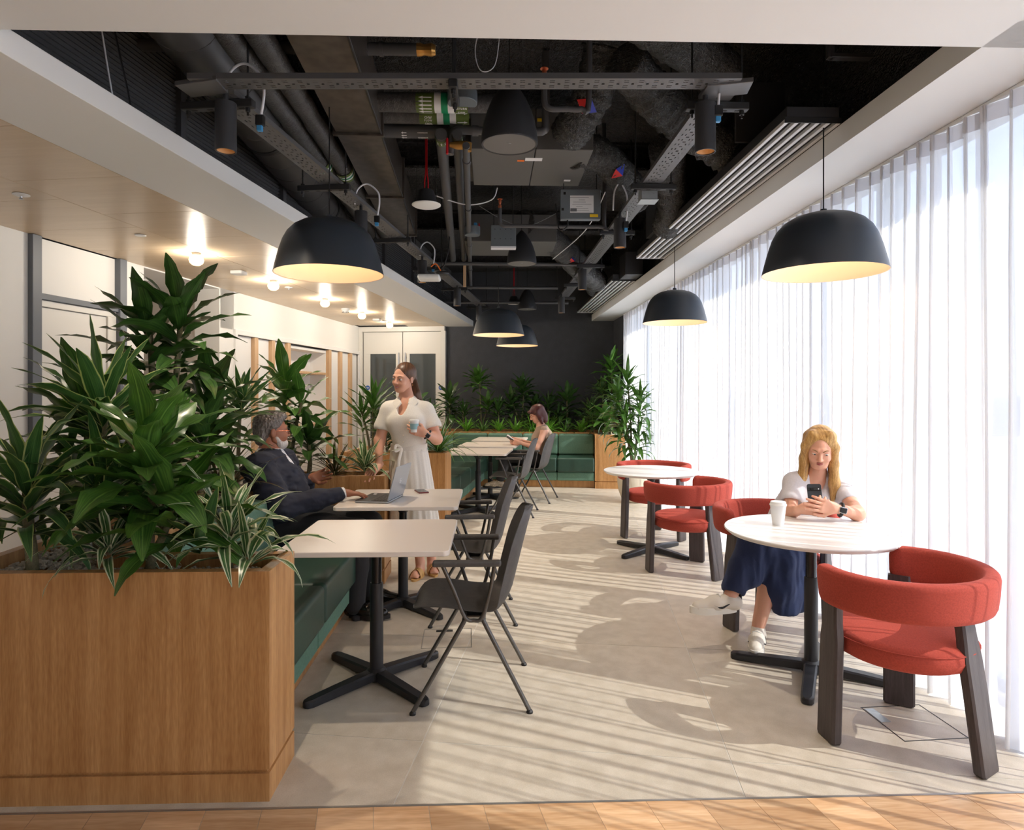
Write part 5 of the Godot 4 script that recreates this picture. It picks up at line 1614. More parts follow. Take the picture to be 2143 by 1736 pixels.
func plant(called: String, label: String, at: Vector3, canes: Array, spec: Dictionary, seed_: int) -> Node3D:
	# canes: [height, lean x, lean z, leaves]
	var r := RandomNumberGenerator.new()
	r.seed = seed_
	var t := thing(called, label, "plant", at, 0.0, spec.get("group", ""))
	var m: Material = mats[spec.leaf]
	for c in canes:
		var foot := Vector3(r.randf_range(-0.03, 0.03), -0.03, r.randf_range(-0.03, 0.03)) if canes.size() > 1 else Vector3(0, -0.03, 0)
		var top := Vector3(c[1], c[0], c[2])
		if c[0] > 0.12:
			var pts := []
			var rr := []
			for i in 9:
				var f := i / 8.0
				pts.append(foot.lerp(top, f) + Vector3(sin(f * 5.0 + seed_) * 0.008, 0, cos(f * 4.0) * 0.008))
				rr.append(lerpf(spec.get("cane", 0.014), spec.get("cane", 0.014) * 0.7, f) * (1.0 + 0.06 * (i % 2)))
			part("cane", MB.new().tube(pts, rr, 8), mats[spec.get("bark", "cane")], t, 1.2)
		rosette(t, spec.kind, m, top + Vector3(0, 0.01, 0), c[3], spec.length, spec.get("spread", 1.35), spec.get("droop", 1.2), minf(spec.get("depth", 0.2), c[0] * 0.62), r)
	return t

func build_plants() -> void:
	var broad := {"kind": "broad", "leaf": "leaf_dark", "length": 0.37, "spread": 1.6, "droop": 1.35, "depth": 0.42, "cane": 0.02}
	var broad_mid := {"kind": "broad", "leaf": "leaf_mid", "length": 0.37, "spread": 1.6, "droop": 1.4, "depth": 0.4, "cane": 0.017}
	var edged := {"kind": "lance", "leaf": "leaf_edge", "length": 0.42, "spread": 1.3, "droop": 1.7, "depth": 0.2, "cane": 0.022}
	var white := {"kind": "strap", "leaf": "leaf_white", "length": 0.34, "spread": 1.25, "droop": 1.7, "depth": 0.06, "cane": 0.012}
	var strap := {"kind": "strap", "leaf": "leaf_mid", "length": 0.3, "spread": 1.2, "droop": 1.3, "depth": 0.05, "cane": 0.012}
	var lime := {"kind": "lance", "leaf": "leaf_lime", "length": 0.28, "spread": 1.0, "droop": 0.9, "depth": 0.04, "cane": 0.012}
	var grass := {"kind": "blade", "leaf": "leaf_rust", "length": 0.5, "spread": 1.15, "droop": 1.5, "depth": 0.03, "cane": 0.012}
	var spider := {"kind": "blade", "leaf": "leaf_lime", "length": 0.42, "spread": 1.3, "droop": 1.9, "depth": 0.03, "cane": 0.012}
	var y := 0.775
	# near planter, front arm and the arm behind the bench
	var near := [
		["dracaena", "yellow-edged dracaena at the left front corner of the near planter, low crown", Vector3(-1.72, y, -2.45), [[0.33, -0.02, 0.0, 34]], edged, 1],
		["dracaena", "tall yellow-edged dracaena with a ringed cane at the far left", Vector3(-1.66, y, -2.75), [[0.62, 0.02, 0.0, 36]], edged, 2],
		["corn_plant", "tallest broad-leaved plant, its crown rising over the door frame", Vector3(-1.72, y, -3.45), [[1.12, 0.06, 0.0, 30], [1.02, -0.08, 0.05, 24]], broad, 3],
		["corn_plant", "broad-leaved plant in the middle of the near planter, in front of the tallest", Vector3(-1.3, y, -2.45), [[0.5, 0.0, 0.0, 34], [0.27, 0.1, 0.02, 14]], broad_mid, 4],
		["corn_plant", "dark broad-leaved plant behind the far-left dracaena", Vector3(-1.82, y, -2.95), [[0.62, -0.02, 0.0, 22]], broad, 5],
		["corn_plant", "broad-leaved plant left of the man's head, third along the bench", Vector3(-1.72, y, -3.9), [[0.68, 0.02, 0.0, 28]], broad, 6],
		["dracaena", "narrow-leaved dracaena directly behind the man's head", Vector3(-1.72, y, -4.35), [[0.62, 0.04, 0.0, 36]], {"kind": "lance", "leaf": "leaf_edge", "length": 0.3, "spread": 1.2, "droop": 0.8, "depth": 0.14, "cane": 0.016}, 7],
		["corn_plant", "broad-leaved plant standing right of the man's head", Vector3(-1.6, y, -5.0), [[0.78, 0.0, 0.0, 26], [0.6, 0.12, 0.0, 14]], broad_mid, 8],
		["striped_dracaena", "low white-striped plant at the front middle of the near planter", Vector3(-1.42, y, -2.42), [[0.1, 0.0, 0.0, 20]], {"kind": "lance", "leaf": "leaf_white", "length": 0.27, "spread": 1.45, "droop": 1.8, "depth": 0.05, "cane": 0.012}, 9],
		["striped_dracaena", "bright white-striped plant at the right end of the near planter", Vector3(-0.97, y, -2.44), [[0.17, -0.02, 0.0, 24], [0.06, 0.06, 0.02, 12]], {"kind": "lance", "leaf": "leaf_white", "length": 0.3, "spread": 1.2, "droop": 2.0, "depth": 0.1, "cane": 0.013}, 10],
		["striped_dracaena", "upright striped plant with one tall leaf beside the bright one", Vector3(-1.1, y, -2.46), [[0.12, 0.0, 0.0, 14]], {"kind": "lance", "leaf": "leaf_edge", "length": 0.3, "spread": 1.1, "droop": 0.9, "depth": 0.06, "cane": 0.012}, 11],
		["grass_plant", "reddish grassy plant low behind the near planter's middle", Vector3(-1.7, y, -3.15), [[0.05, 0, 0, 44]], grass, 12],
		["grass_plant", "reddish grassy tuft beneath the man's shoulder", Vector3(-1.7, y, -4.05), [[0.05, 0, 0, 44]], grass, 13],
		["dracaena", "short edged dracaena between the two ringed canes on the left", Vector3(-1.55, y, -2.6), [[0.3, 0.0, 0.0, 22]], edged, 14],
		["corn_plant", "small broad-leaved plant low in front of the bench back", Vector3(-1.62, y, -2.95), [[0.42, 0.05, 0.0, 22]], broad_mid, 15],
		["dracaena", "slim edged dracaena at the back left of the near planter", Vector3(-1.86, y, -3.6), [[0.45, 0, 0, 26]], edged, 16],
		["corn_plant", "dark broad-leaved plant filling the gap before the man's shoulder", Vector3(-1.62, y, -3.6), [[0.5, 0.03, 0, 26]], broad, 17],
		["corn_plant", "small broad-leaved plant between the man's face and the tall one", Vector3(-1.42, y, -5.02), [[0.3, 0, 0, 16]], broad, 18],
		["grass_plant", "dark grassy plant at the middle of the planter behind the laptop", Vector3(-1.22, y, -5.03), [[0.05, 0, 0, 46]], {"kind": "blade", "leaf": "leaf_rust", "length": 0.36, "spread": 1.25, "droop": 1.2, "depth": 0.03}, 19],
		["striped_dracaena", "white-striped plant beside the standing woman's hand", Vector3(-0.99, y, -5.04), [[0.1, 0, 0, 26]], {"kind": "lance", "leaf": "leaf_white", "length": 0.3, "spread": 1.1, "droop": 1.5, "depth": 0.06}, 20]]
	for q in near:
		plant(q[0], q[1], q[2], q[3], q[4], q[5])
	# far planter: the end behind the standing woman, the arm along the bench, the bed under the dark wall
	var yf := 0.765
	var far := [
		["lime_dracaena", "upright green-striped plant left of the standing woman's head", gp(-2.3, yf, -6.75), [[0.62, 0, 0, 26], [0.48, -0.12, 0, 18]], {"kind": "lance", "leaf": "leaf_mid", "length": 0.34, "spread": 1.15, "droop": 0.7, "depth": 0.25, "cane": 0.015}, 31],
		["lime_dracaena", "dense striped plant beneath the one left of the standing woman", gp(-2.15, yf, -6.72), [[0.3, 0, 0, 36]], {"kind": "lance", "leaf": "leaf_edge", "length": 0.32, "spread": 1.3, "droop": 0.9, "depth": 0.2, "cane": 0.014}, 32],
		["dracaena", "dark leafy plant behind the standing woman's shoulder", gp(-1.9, yf, -6.75), [[0.45, 0, 0, 30]], broad, 33],
		["dracaena", "dark bushy plant right of the standing woman's shoulder", gp(-1.78, yf, -7.4), [[0.4, -0.35, 0, 34]], {"kind": "lance", "leaf": "leaf_dark", "length": 0.26, "spread": 1.4, "droop": 0.8, "depth": 0.2}, 34],
		["spider_plant", "arching grassy plant spilling over the end of the far bench", gp(-1.57, yf, -6.74), [[0.06, 0, 0, 54]], {"kind": "blade", "leaf": "leaf_mid", "length": 0.5, "spread": 1.3, "droop": 1.7, "depth": 0.03}, 35],
		["dracaena", "small dark plant behind the far bench, left part", gp(-2.35, yf, -8.3), [[0.35, 0, 0, 30]], {"kind": "lance", "leaf": "leaf_dark", "length": 0.28, "spread": 1.4, "droop": 0.8, "depth": 0.2}, 36],
		["dracaena", "small dark plant behind the far bench, near the corner", gp(-2.35, yf, -9.5), [[0.4, 0, 0, 30]], {"kind": "lance", "leaf": "leaf_dark", "length": 0.28, "spread": 1.4, "droop": 0.8, "depth": 0.2}, 37],
		["umbrella_tree", "tall thin-stemmed plant against the dark wall, left part", gp(-1.75, yf, -10.7), [[0.93, -0.05, 0, 34], [0.5, 0.1, 0, 20]], {"kind": "broad", "leaf": "leaf_mid", "length": 0.3, "spread": 1.5, "droop": 0.9, "depth": 0.2, "cane": 0.012}, 41],
		["umbrella_tree", "tall dark bushy plant against the dark wall, left of the reading woman", gp(-1.05, yf, -10.75), [[0.8, 0, 0, 36], [0.55, -0.2, 0, 26], [0.45, 0.2, 0, 26]], {"kind": "broad", "leaf": "leaf_dark", "length": 0.32, "spread": 1.5, "droop": 0.9, "depth": 0.3, "cane": 0.014}, 42],
		["dracaena", "dark bush between the two tall plants at the dark wall", gp(-1.45, yf, -10.6), [[0.42, 0, 0, 40]], {"kind": "lance", "leaf": "leaf_dark", "length": 0.3, "spread": 1.5, "droop": 0.9, "depth": 0.25}, 43],
		["dracaena", "dark bush at the left end below the dark wall", gp(-2.05, yf, -10.6), [[0.38, 0, 0, 40]], {"kind": "lance", "leaf": "leaf_dark", "length": 0.28, "spread": 1.5, "droop": 0.9, "depth": 0.25}, 44],
		["rubber_plant", "dark glossy-leaved plant just right of the reading woman's head", gp(-0.3, yf, -10.7), [[0.62, 0, 0, 22]], broad, 45],
		["dracaena", "grey-green spiky plant below the dark wall, right of centre", gp(-0.02, yf, -10.65), [[0.42, 0.1, 0, 46]], {"kind": "lance", "leaf": "leaf_edge", "length": 0.32, "spread": 1.4, "droop": 0.9, "depth": 0.25}, 46],
		["dracaena", "palm-like dracaena near the right end of the dark wall", gp(0.28, yf, -10.6), [[0.72, 0, 0, 40]], {"kind": "lance", "leaf": "leaf_edge", "length": 0.32, "spread": 1.5, "droop": 1.2, "depth": 0.14, "cane": 0.013}, 47],
		["corn_plant", "tall glossy plant in the corner of dark wall and curtain", gp(0.42, yf, -10.55), [[1.16, 0.0, 0, 30], [0.7, 0.05, 0.1, 26]], broad_mid, 48],
		["dracaena", "dark spiky plant low behind the right half of the bench", gp(0.12, yf, -10.45), [[0.22, 0, 0, 36]], {"kind": "lance", "leaf": "leaf_edge", "length": 0.28, "spread": 1.4, "droop": 1.0, "depth": 0.12}, 49],
		["dracaena", "dark leafy plant behind the reading woman's head", gp(-0.62, yf, -10.72), [[0.5, 0, 0, 34], [0.3, 0.15, 0.1, 20]], {"kind": "lance", "leaf": "leaf_dark", "length": 0.32, "spread": 1.5, "droop": 1.0, "depth": 0.3}, 51],
		["dracaena", "low dark plant filling the bed left of the reading woman", gp(-0.85, yf, -10.5), [[0.25, 0, 0, 34]], {"kind": "lance", "leaf": "leaf_dark", "length": 0.3, "spread": 1.5, "droop": 1.1, "depth": 0.2}, 52],
		["rubber_plant", "dark glossy plant at the far left end of the dark wall bed", gp(-2.3, yf, -10.7), [[0.6, 0, 0, 26]], broad, 53],
		["corn_plant", "green leafy plant above the oak end box", gp(0.3, yf, -10.1), [[0.3, 0, 0, 30]], broad_mid, 50]]
	for q in far:
		plant(q[0], q[1], q[2], q[3], q[4], q[5])
	var low := ["first from the left", "second from the left", "third from the left", "fourth from the left", "fifth from the left", "sixth from the left", "seventh from the left", "last on the right"]
	for k in 8:
		var s: Dictionary = [lime, strap, lime, lime, spider, spider, strap, lime][k]
		plant("edging_plant", "low bright green plant along the far ledge, %s" % low[k], gp(-1.95 + 0.27 * k, yf, -10.38), [[0.05, 0, 0, 18 if s.kind != "blade" else 46]], s, 60 + k)
	# tall potted plant by the far curtain
	plant("potted_dracaena", "tall leafy plant in the cream pot beside the far curtain", Vector3(1.87, 0.43, -8.42), [[1.2, -0.06, 0, 40], [1.0, -0.2, 0.05, 38], [0.95, 0.1, 0.05, 38], [0.7, -0.12, 0.1, 30], [0.45, 0.05, 0.1, 22]], {"kind": "lance", "leaf": "leaf_mid", "length": 0.38, "spread": 1.7, "droop": 2.1, "depth": 0.5, "cane": 0.014}, 80)

# ---------------------------------------------------------------- people

class Field:
	# a smooth union of tapered capsules and ellipsoids on a grid, meshed as surface nets
	var prims := []
	func cap(a: Vector3, b: Vector3, ra: float, rb: float, k := 0.02) -> Field:
		prims.append([0, a, b, ra, rb, k])
		return self
	func chain(pts: Array, rs: Array, k := 0.02) -> Field:
		for i in pts.size() - 1:
			cap(pts[i], pts[i + 1], rs[i], rs[i + 1], k)
		return self
	func ell(c: Vector3, r: Vector3, basis := Basis(), k := 0.02) -> Field:
		prims.append([1, c, r, basis, 0.0, k])
		return self
	func cut(c: Vector3, r: Vector3, basis := Basis(), k := 0.008) -> Field:
		prims.append([2, c, r, basis, 0.0, k])
		return self
	func build(mb: MB, cell: float) -> MB:
		var lo := Vector3.ONE * 1e9
		var hi := Vector3.ONE * -1e9
		for p in prims:
			if p[0] == 0:
				var m := maxf(p[3], p[4])
				lo = lo.min(p[1] - Vector3.ONE * m).min(p[2] - Vector3.ONE * m)
				hi = hi.max(p[1] + Vector3.ONE * m).max(p[2] + Vector3.ONE * m)
			elif p[0] == 1:
				var m2 := maxf(p[2].x, maxf(p[2].y, p[2].z))
				lo = lo.min(p[1] - Vector3.ONE * m2)
				hi = hi.max(p[1] + Vector3.ONE * m2)
		lo -= Vector3.ONE * cell * 3.0
		hi += Vector3.ONE * cell * 3.0
		var nx := int((hi.x - lo.x) / cell) + 1
		var ny := int((hi.y - lo.y) / cell) + 1
		var nz := int((hi.z - lo.z) / cell) + 1
		var f := PackedFloat32Array()
		f.resize(nx * ny * nz)
		f.fill(1.0)
		for p in prims:
			var k: float = p[5]
			var a: Vector3
			var b: Vector3
			if p[0] == 0:
				var pad := maxf(p[3], p[4]) + k + cell * 2.0
				a = p[1].min(p[2]) - Vector3.ONE * pad
				b = p[1].max(p[2]) + Vector3.ONE * pad
			else:
				var pad2 := maxf(p[2].x, maxf(p[2].y, p[2].z)) + k + cell * 2.0
				a = p[1] - Vector3.ONE * pad2
				b = p[1] + Vector3.ONE * pad2
			var x0 := maxi(0, int((a.x - lo.x) / cell))
			var y0 := maxi(0, int((a.y - lo.y) / cell))
			var z0 := maxi(0, int((a.z - lo.z) / cell))
			var x1 := mini(nx - 1, int((b.x - lo.x) / cell) + 1)
			var y1 := mini(ny - 1, int((b.y - lo.y) / cell) + 1)
			var z1 := mini(nz - 1, int((b.z - lo.z) / cell) + 1)
			if p[0] == 0:
				var pa: Vector3 = p[1]
				var ab: Vector3 = p[2] - p[1]
				var il := 1.0 / maxf(ab.length_squared(), 1e-9)
				var ra: float = p[3]
				var dr: float = p[4] - p[3]
				for z in range(z0, z1 + 1):
					for y in range(y0, y1 + 1):
						var at := (z * ny + y) * nx
						var q := Vector3(lo.x, lo.y + y * cell, lo.z + z * cell) - pa
						for x in range(x0, x1 + 1):
							q.x = lo.x + x * cell - pa.x
							var t := clampf(q.dot(ab) * il, 0.0, 1.0)
							var d := (q - ab * t).length() - ra - dr * t
							var o := f[at + x]
							if o - d > k:
								f[at + x] = d
							elif d - o < k:
								var h := (k - absf(o - d)) / k
								f[at + x] = minf(o, d) - h * h * k * 0.25
			else:
				var c: Vector3 = p[1]
				var r: Vector3 = p[2]
				var inv: Basis = (p[3] as Basis).inverse()
				var s := minf(r.x, minf(r.y, r.z))
				var ir := Vector3.ONE / r
				var carve: bool = p[0] == 2
				for z in range(z0, z1 + 1):
					for y in range(y0, y1 + 1):
						var at := (z * ny + y) * nx
						for x in range(x0, x1 + 1):
							var q := inv * (Vector3(lo.x + x * cell, lo.y + y * cell, lo.z + z * cell) - c)
							var qr := q * ir
							var l := qr.length()
							var g := (qr * ir).length()
							var d := l * (l - 1.0) / g if g > 1e-6 else -s
							var o := f[at + x]
							if carve:
								d = -d
								if d - o > k:
									f[at + x] = d
								elif o - d < k:
									var h2 := (k - absf(o - d)) / k
									f[at + x] = maxf(o, d) + h2 * h2 * k * 0.25
							elif o - d > k:
								f[at + x] = d
							elif d - o < k:
								var h := (k - absf(o - d)) / k
								f[at + x] = minf(o, d) - h * h * k * 0.25
		# surface nets
		var vid := PackedInt32Array()
		vid.resize(nx * ny * nz)
		vid.fill(-1)
		var off := [0, 1, nx, nx + 1, nx * ny, nx * ny + 1, nx * ny + nx, nx * ny + nx + 1]
		var edges := [[0, 1], [2, 3], [4, 5], [6, 7], [0, 2], [1, 3], [4, 6], [5, 7], [0, 4], [1, 5], [2, 6], [3, 7]]
		var o1 := nx
		var o2 := nx * ny
		for z in nz - 1:
			for y in ny - 1:
				var row := (z * ny + y) * nx
				for x in nx - 1:
					var i := row + x
					var m := int(f[i] < 0.0) + int(f[i + 1] < 0.0) + int(f[i + o1] < 0.0) + int(f[i + o1 + 1] < 0.0) + int(f[i + o2] < 0.0) + int(f[i + o2 + 1] < 0.0) + int(f[i + o2 + o1] < 0.0) + int(f[i + o2 + o1 + 1] < 0.0)
					if m == 0 or m == 8:
						continue
					var sum := Vector3.ZERO
					var n := 0
					for e in edges:
						var va := f[i + off[e[0]]]
						var vb := f[i + off[e[1]]]
						if (va < 0.0) != (vb < 0.0):
							var t := va / (va - vb)
							var ca := Vector3(e[0] & 1, (e[0] >> 1) & 1, e[0] >> 2)
							var cb := Vector3(e[1] & 1, (e[1] >> 1) & 1, e[1] >> 2)
							sum += ca.lerp(cb, t)
							n += 1
					vid[i] = mb.vert(lo + (Vector3(x, y, z) + sum / n) * cell)
		for z in range(1, nz - 1):
			for y in range(1, ny - 1):
				var row := (z * ny + y) * nx
				for x in range(1, nx - 1):
					var i := row + x
					var inside := f[i] < 0.0
					if inside != (f[i + 1] < 0.0):
						_face(mb, vid[i], vid[i - o1], vid[i - o1 - o2], vid[i - o2], inside)
					if inside != (f[i + o1] < 0.0):
						_face(mb, vid[i], vid[i - o2], vid[i - o2 - 1], vid[i - 1], inside)
					if inside != (f[i + o2] < 0.0):
						_face(mb, vid[i], vid[i - 1], vid[i - 1 - o1], vid[i - o1], inside)
		return mb
	func _face(mb: MB, a: int, b: int, c: int, d: int, inside: bool) -> void:
		if a < 0 or b < 0 or c < 0 or d < 0:
			return
		if inside:
			mb.quad(a, b, c, d)
		else:
			mb.quad(a, d, c, b)

func head_frame(at: Vector3, forward: Vector3, roll := 0.0) -> Transform3D:
	var b := Basis.looking_at(forward.normalized(), Vector3.UP)
	return Transform3D(b * Basis(Vector3(0, 0, 1), roll), at)

func head_field(h: Transform3D, fe: float) -> Field:
	# fe: 0 broad male face, 1 slimmer face
	var f := Field.new()
	var b := h.basis
	var w := lerpf(1.05, 0.92, fe)
	f.ell(h * Vector3(0, 0.036, 0.014), Vector3(0.074 * w, 0.084, 0.094), b)
	f.ell(h * Vector3(0, -0.022, -0.03), Vector3(0.063 * w, 0.084, 0.062), b, 0.03)
	f.ell(h * Vector3(0, -0.082, -0.052), Vector3(lerpf(0.04, 0.032, fe), 0.026, 0.03), b, 0.03)
	for s in [-1.0, 1.0]:
		f.cap(h * Vector3(s * 0.052 * w, -0.05, 0.0), h * Vector3(s * 0.028 * w, -0.09, -0.045), lerpf(0.02, 0.015, fe), lerpf(0.018, 0.014, fe), 0.02)
		f.ell(h * Vector3(s * 0.034, -0.03, -0.064), Vector3(0.023, 0.022, 0.021), b, 0.02)
		f.cap(h * Vector3(s * 0.012, 0.024, -0.084), h * Vector3(s * 0.044, 0.024, -0.07), 0.0105, 0.009, 0.012)
	f.cap(h * Vector3(0, 0.012, -0.088), h * Vector3(0, -0.026, -0.106), 0.0085, 0.0115, 0.008)
	for s in [-1.0, 1.0]:
		f.ell(h * Vector3(s * 0.011, -0.031, -0.098), Vector3(0.008, 0.007, 0.009), b, 0.006)
		f.cut(h * Vector3(s * 0.031, 0.004, -0.1), Vector3(0.017, 0.0095, 0.014), b, 0.01)
		f.ell(h * Vector3(s * 0.031, 0.0105, -0.083), Vector3(0.0155, 0.005, 0.008), b, 0.004)
		f.ell(h * Vector3(s * 0.031, -0.005, -0.083), Vector3(0.0145, 0.004, 0.007), b, 0.004)
		f.ell(h * Vector3(s * 0.078 * w, -0.004, 0.012), Vector3(0.0085, 0.031, 0.018), b, 0.006)
		f.cut(h * Vector3(s * 0.088 * w, 0.0, 0.008), Vector3(0.006, 0.015, 0.009), b, 0.004)
	return f

func add_face(t: Node3D, h: Transform3D, lip: Color, brow: Color, iris: Color, smile: bool, lid := 0.0) -> void:
	var head := Node3D.new()
	head.name = "face"
	t.add_child(head, true)
	head.transform = h
	var tag_ := "_%d" % t.get_index()
	var white_m := mat("eye_white" + tag_, c8(226, 220, 214), 0.25)
	var iris_m := mat("iris" + tag_, iris, 0.2)
	var lip_m := mat("lip" + tag_, lip, 0.45)
	var brow_m := mat("brow" + tag_, brow, 0.8)
	for s in [-1.0, 1.0]:
		part("eye", MB.new().lathe([Vector2(0, -0.0115), Vector2(0.008, -0.008), Vector2(0.0115, 0), Vector2(0.008, 0.008), Vector2(0, 0.0115)], 14, Vector3(s * 0.031, 0.003, -0.0795 + 0.0035 * lid)), white_m, head, 2.0)
		part("iris", MB.new().lathe([Vector2(0, -0.006), Vector2(0.0055, -0.003), Vector2(0.006, 0), Vector2(0.0055, 0.003), Vector2(0, 0.006)], 12, Vector3(s * 0.031 - 0.002 * lid, 0.002 - 0.003 * lid, -0.0862 + 0.0035 * lid)), iris_m, head, 2.0)
		part("eyebrow", MB.new().tube(smooth_path([Vector3(s * 0.014, 0.021 - 0.003 * lid, -0.0945), Vector3(s * 0.03, 0.0275, -0.0895), Vector3(s * 0.048, 0.022, -0.074)], 4), [0.0024, 0.0026, 0.0028, 0.003, 0.003, 0.0028, 0.0024, 0.0018, 0.001], 6), brow_m, head, 2.0)
	var up := 0.006 if smile else -0.001
	var wd := 0.026 if smile else 0.021
	var lips := smooth_path([Vector3(-wd, -0.052 + up, -0.0775), Vector3(-wd * 0.5, -0.0525, -0.0905), Vector3(0, -0.0535 - up * 0.2, -0.0945), Vector3(wd * 0.5, -0.0525, -0.0905), Vector3(wd, -0.052 + up, -0.0775)], 4)
	var rr := []
	for i in lips.size():
		rr.append(0.0014 + 0.0036 * sin(PI * i / (lips.size() - 1.0)))
	part("upper_lip", MB.new().tube(lips, rr, 8, true, 0.75), lip_m, head, 2.0)
	var low := []
	for p in lips:
		low.append(p + Vector3(0, -0.009 - (0.003 if smile else 0.0), 0.002))
	part("lower_lip", MB.new().tube(low, rr, 8, true, 0.85), lip_m, head, 2.0)
	if smile:
		part("teeth", MB.new().tube([Vector3(-0.015, -0.0575, -0.088), Vector3(0, -0.0595, -0.0925), Vector3(0.015, -0.0575, -0.088)], 0.0032, 8), white_m, head, 2.0)

func hand_field(wrist: Vector3, d: Vector3, palm: Vector3, side: float, curls: Array, spread := 0.12, thumb := 0.6) -> Field:
	# d: wrist to knuckles; palm: the way the palm looks; side: +1/-1 picks the thumb's side
	var f := Field.new()
	d = d.normalized()
	palm = (palm - d * palm.dot(d)).normalized()
	var s := d.cross(palm) * side
	var knuckle := [0.03, 0.0105, -0.0095, -0.028]
	var reach := [0.084, 0.088, 0.084, 0.077]
	var lens := [[0.04, 0.025, 0.019], [0.044, 0.028, 0.02], [0.041, 0.026, 0.02], [0.032, 0.02, 0.017]]
	f.cap(wrist - d * 0.02, wrist + d * 0.02, 0.026, 0.025, 0.02)
	for i in 4:
		var k: Vector3 = wrist + d * reach[i] + s * knuckle[i]
		f.cap(wrist + d * 0.015 + s * knuckle[i] * 0.55, k, 0.0165, 0.0115, 0.014)
		var dir := d.rotated(palm, -side * spread * (1.5 - i) * 0.5)
		var p := k
		var a := 0.0
		for j in 3:
			a += curls[i] * ([0.8, 1.1, 0.7][j] as float)
			var axis := dir.cross(palm).normalized()
			var dd := dir.rotated(axis, a)
			var q: Vector3 = p + dd * lens[i][j]
			f.cap(p, q, 0.0094 - 0.0009 * j, 0.0085 - 0.0009 * j, 0.004)
			p = q
	var tb := wrist + d * 0.03 + s * 0.022
	var t1 := tb + (d * 0.55 + s * (0.75 - thumb * 0.3) + palm * thumb * 0.5).normalized() * 0.04
	var t2 := t1 + (d * 0.85 + s * 0.15 + palm * thumb * 0.45).normalized() * 0.032
	var t3 := t2 + (d * 0.9 - s * 0.1 + palm * thumb * 0.35).normalized() * 0.025
	f.cap(tb, t1, 0.0155, 0.0115, 0.012)
	f.cap(t1, t2, 0.011, 0.0098, 0.005)
	f.cap(t2, t3, 0.0098, 0.008, 0.005)
	return f

func cloth_mat(called: String, c: Color, rough := 0.85) -> StandardMaterial3D:
	var m := mat(called, c, rough)
	tri_map(m, speckle(hash(called) % 1000, c8(240, 240, 240), c8(255, 255, 255), 0.25, 0.7, 64), 6.0)
	m.rim_enabled = true
	m.rim = 0.25
	return m

func hair_mat(called: String, dark: Color, light: Color) -> StandardMaterial3D:
	return tri_map(mat(called, Color.WHITE, 0.42), grain(hash(called) % 500, dark, light, true, 1.6), 5.0)

func skin_mat(called: String, c: Color) -> StandardMaterial3D:
	var m := mat(called, c, 0.48)
	m.subsurf_scatter_enabled = true
	m.subsurf_scatter_strength = 0.12
	return m

func skirt_rows(c0: Vector3, c1: Vector3, r0: Vector2, r1: Vector2, pleats: int, depth: float, seed_: int, power := 0.8) -> Array:
	var r := RandomNumberGenerator.new()
	r.seed = seed_
	var ph := r.randf() * TAU
	var rows := []
	for i in 17:
		var f := i / 16.0
		var row := PackedVector3Array()
		var c := c0.lerp(c1, f)
		var rx := lerpf(r0.x, r1.x, pow(f, power))
		var rz := lerpf(r0.y, r1.y, pow(f, power))
		for j in 96:
			var a := TAU * j / 96.0
			var w := 1.0 + depth * (0.25 + 0.75 * f) * (sin(a * pleats + ph + f * 0.6) * 0.7 + 0.45 * sin(a * (pleats * 2 + 3) + ph * 2.0))
			row.append(c + Vector3(cos(a) * rx * w, 0.0 if i < 16 else 0.006 * sin(a * pleats), -sin(a) * rz * w))
		rows.append(row)
	return rows

func shoe(t: Node3D, called: String, ankle: Vector3, toe: Vector3, upper: Material, sole: Material, chunky := 1.0) -> Node3D:
	var d := toe - ankle
	var flat := Vector3(d.x, 0, d.z)
	var heel := Vector3(ankle.x, toe.y, ankle.z) - flat.normalized() * 0.03
	var fwd := (toe - heel).normalized()
	var s := fwd.cross(Vector3.UP).normalized()
	var up := s.cross(fwd).normalized()
	var f := Field.new()
	f.cap(heel + up * 0.045, heel.lerp(toe, 0.45) + up * 0.05, 0.036, 0.04, 0.03)
	f.cap(heel.lerp(toe, 0.45) + up * 0.045, toe - fwd * 0.035 + up * 0.032, 0.04, 0.031, 0.03)
	f.cap(heel + up * 0.05, ankle + up * 0.0, 0.034, 0.038, 0.03)
	f.cut(heel.lerp(toe, 0.5) - up * 0.035, Vector3(0.2, 0.04, 0.2), Basis(s, up, -fwd))
	var o := part(called, f.build(MB.new(), 0.006), upper, t, 3.2)
	var rows := []
	for y in [-0.004, 0.022 * chunky]:
		var row := PackedVector3Array()
		for j in 28:
			var a := TAU * j / 28.0
			var l := heel.distance_to(toe)
			var u := cos(a)
			var w := (0.043 if u > 0 else 0.036) * (0.9 + 0.1 * chunky)
			row.append(heel.lerp(toe, 0.5) + fwd * u * (l / 2 + 0.012) + s * sin(a) * w * (1.0 - 0.12 * u * u) + up * y + up * 0.012 * maxf(0.0, u - 0.5))
		rows.append(row)
	part("sole", MB.new().rings(rows), sole, o, 0.8)
	return o

func watch(t: Node3D, at: Vector3, along: Vector3, face_dir: Vector3) -> void:
	var b := Basis.looking_at(face_dir.normalized(), along.normalized())
	var o := part("wristwatch", MB.new().box(Vector3(0, 0, -0.0425), Vector3(0.03, 0.036, 0.01), 0.004), mats.cable_black, t, 0.5)
	o.transform = Transform3D(b, at)
	part("watch_case", MB.new().box(Vector3(0, 0, -0.04), Vector3(0.034, 0.04, 0.008), 0.003), mats.steel, o)
	var rp := []
	for i in 25:
		rp.append(Vector3(cos(TAU * i / 24.0) * 0.034, 0, sin(TAU * i / 24.0) * 0.034))
	part("strap", MB.new().tube(rp, 0.009, 8, false), mats.cable_black, o, 1.2)

func build_people() -> void:
	standing_woman()
	seated_man()
	phone_woman()
	reading_woman()

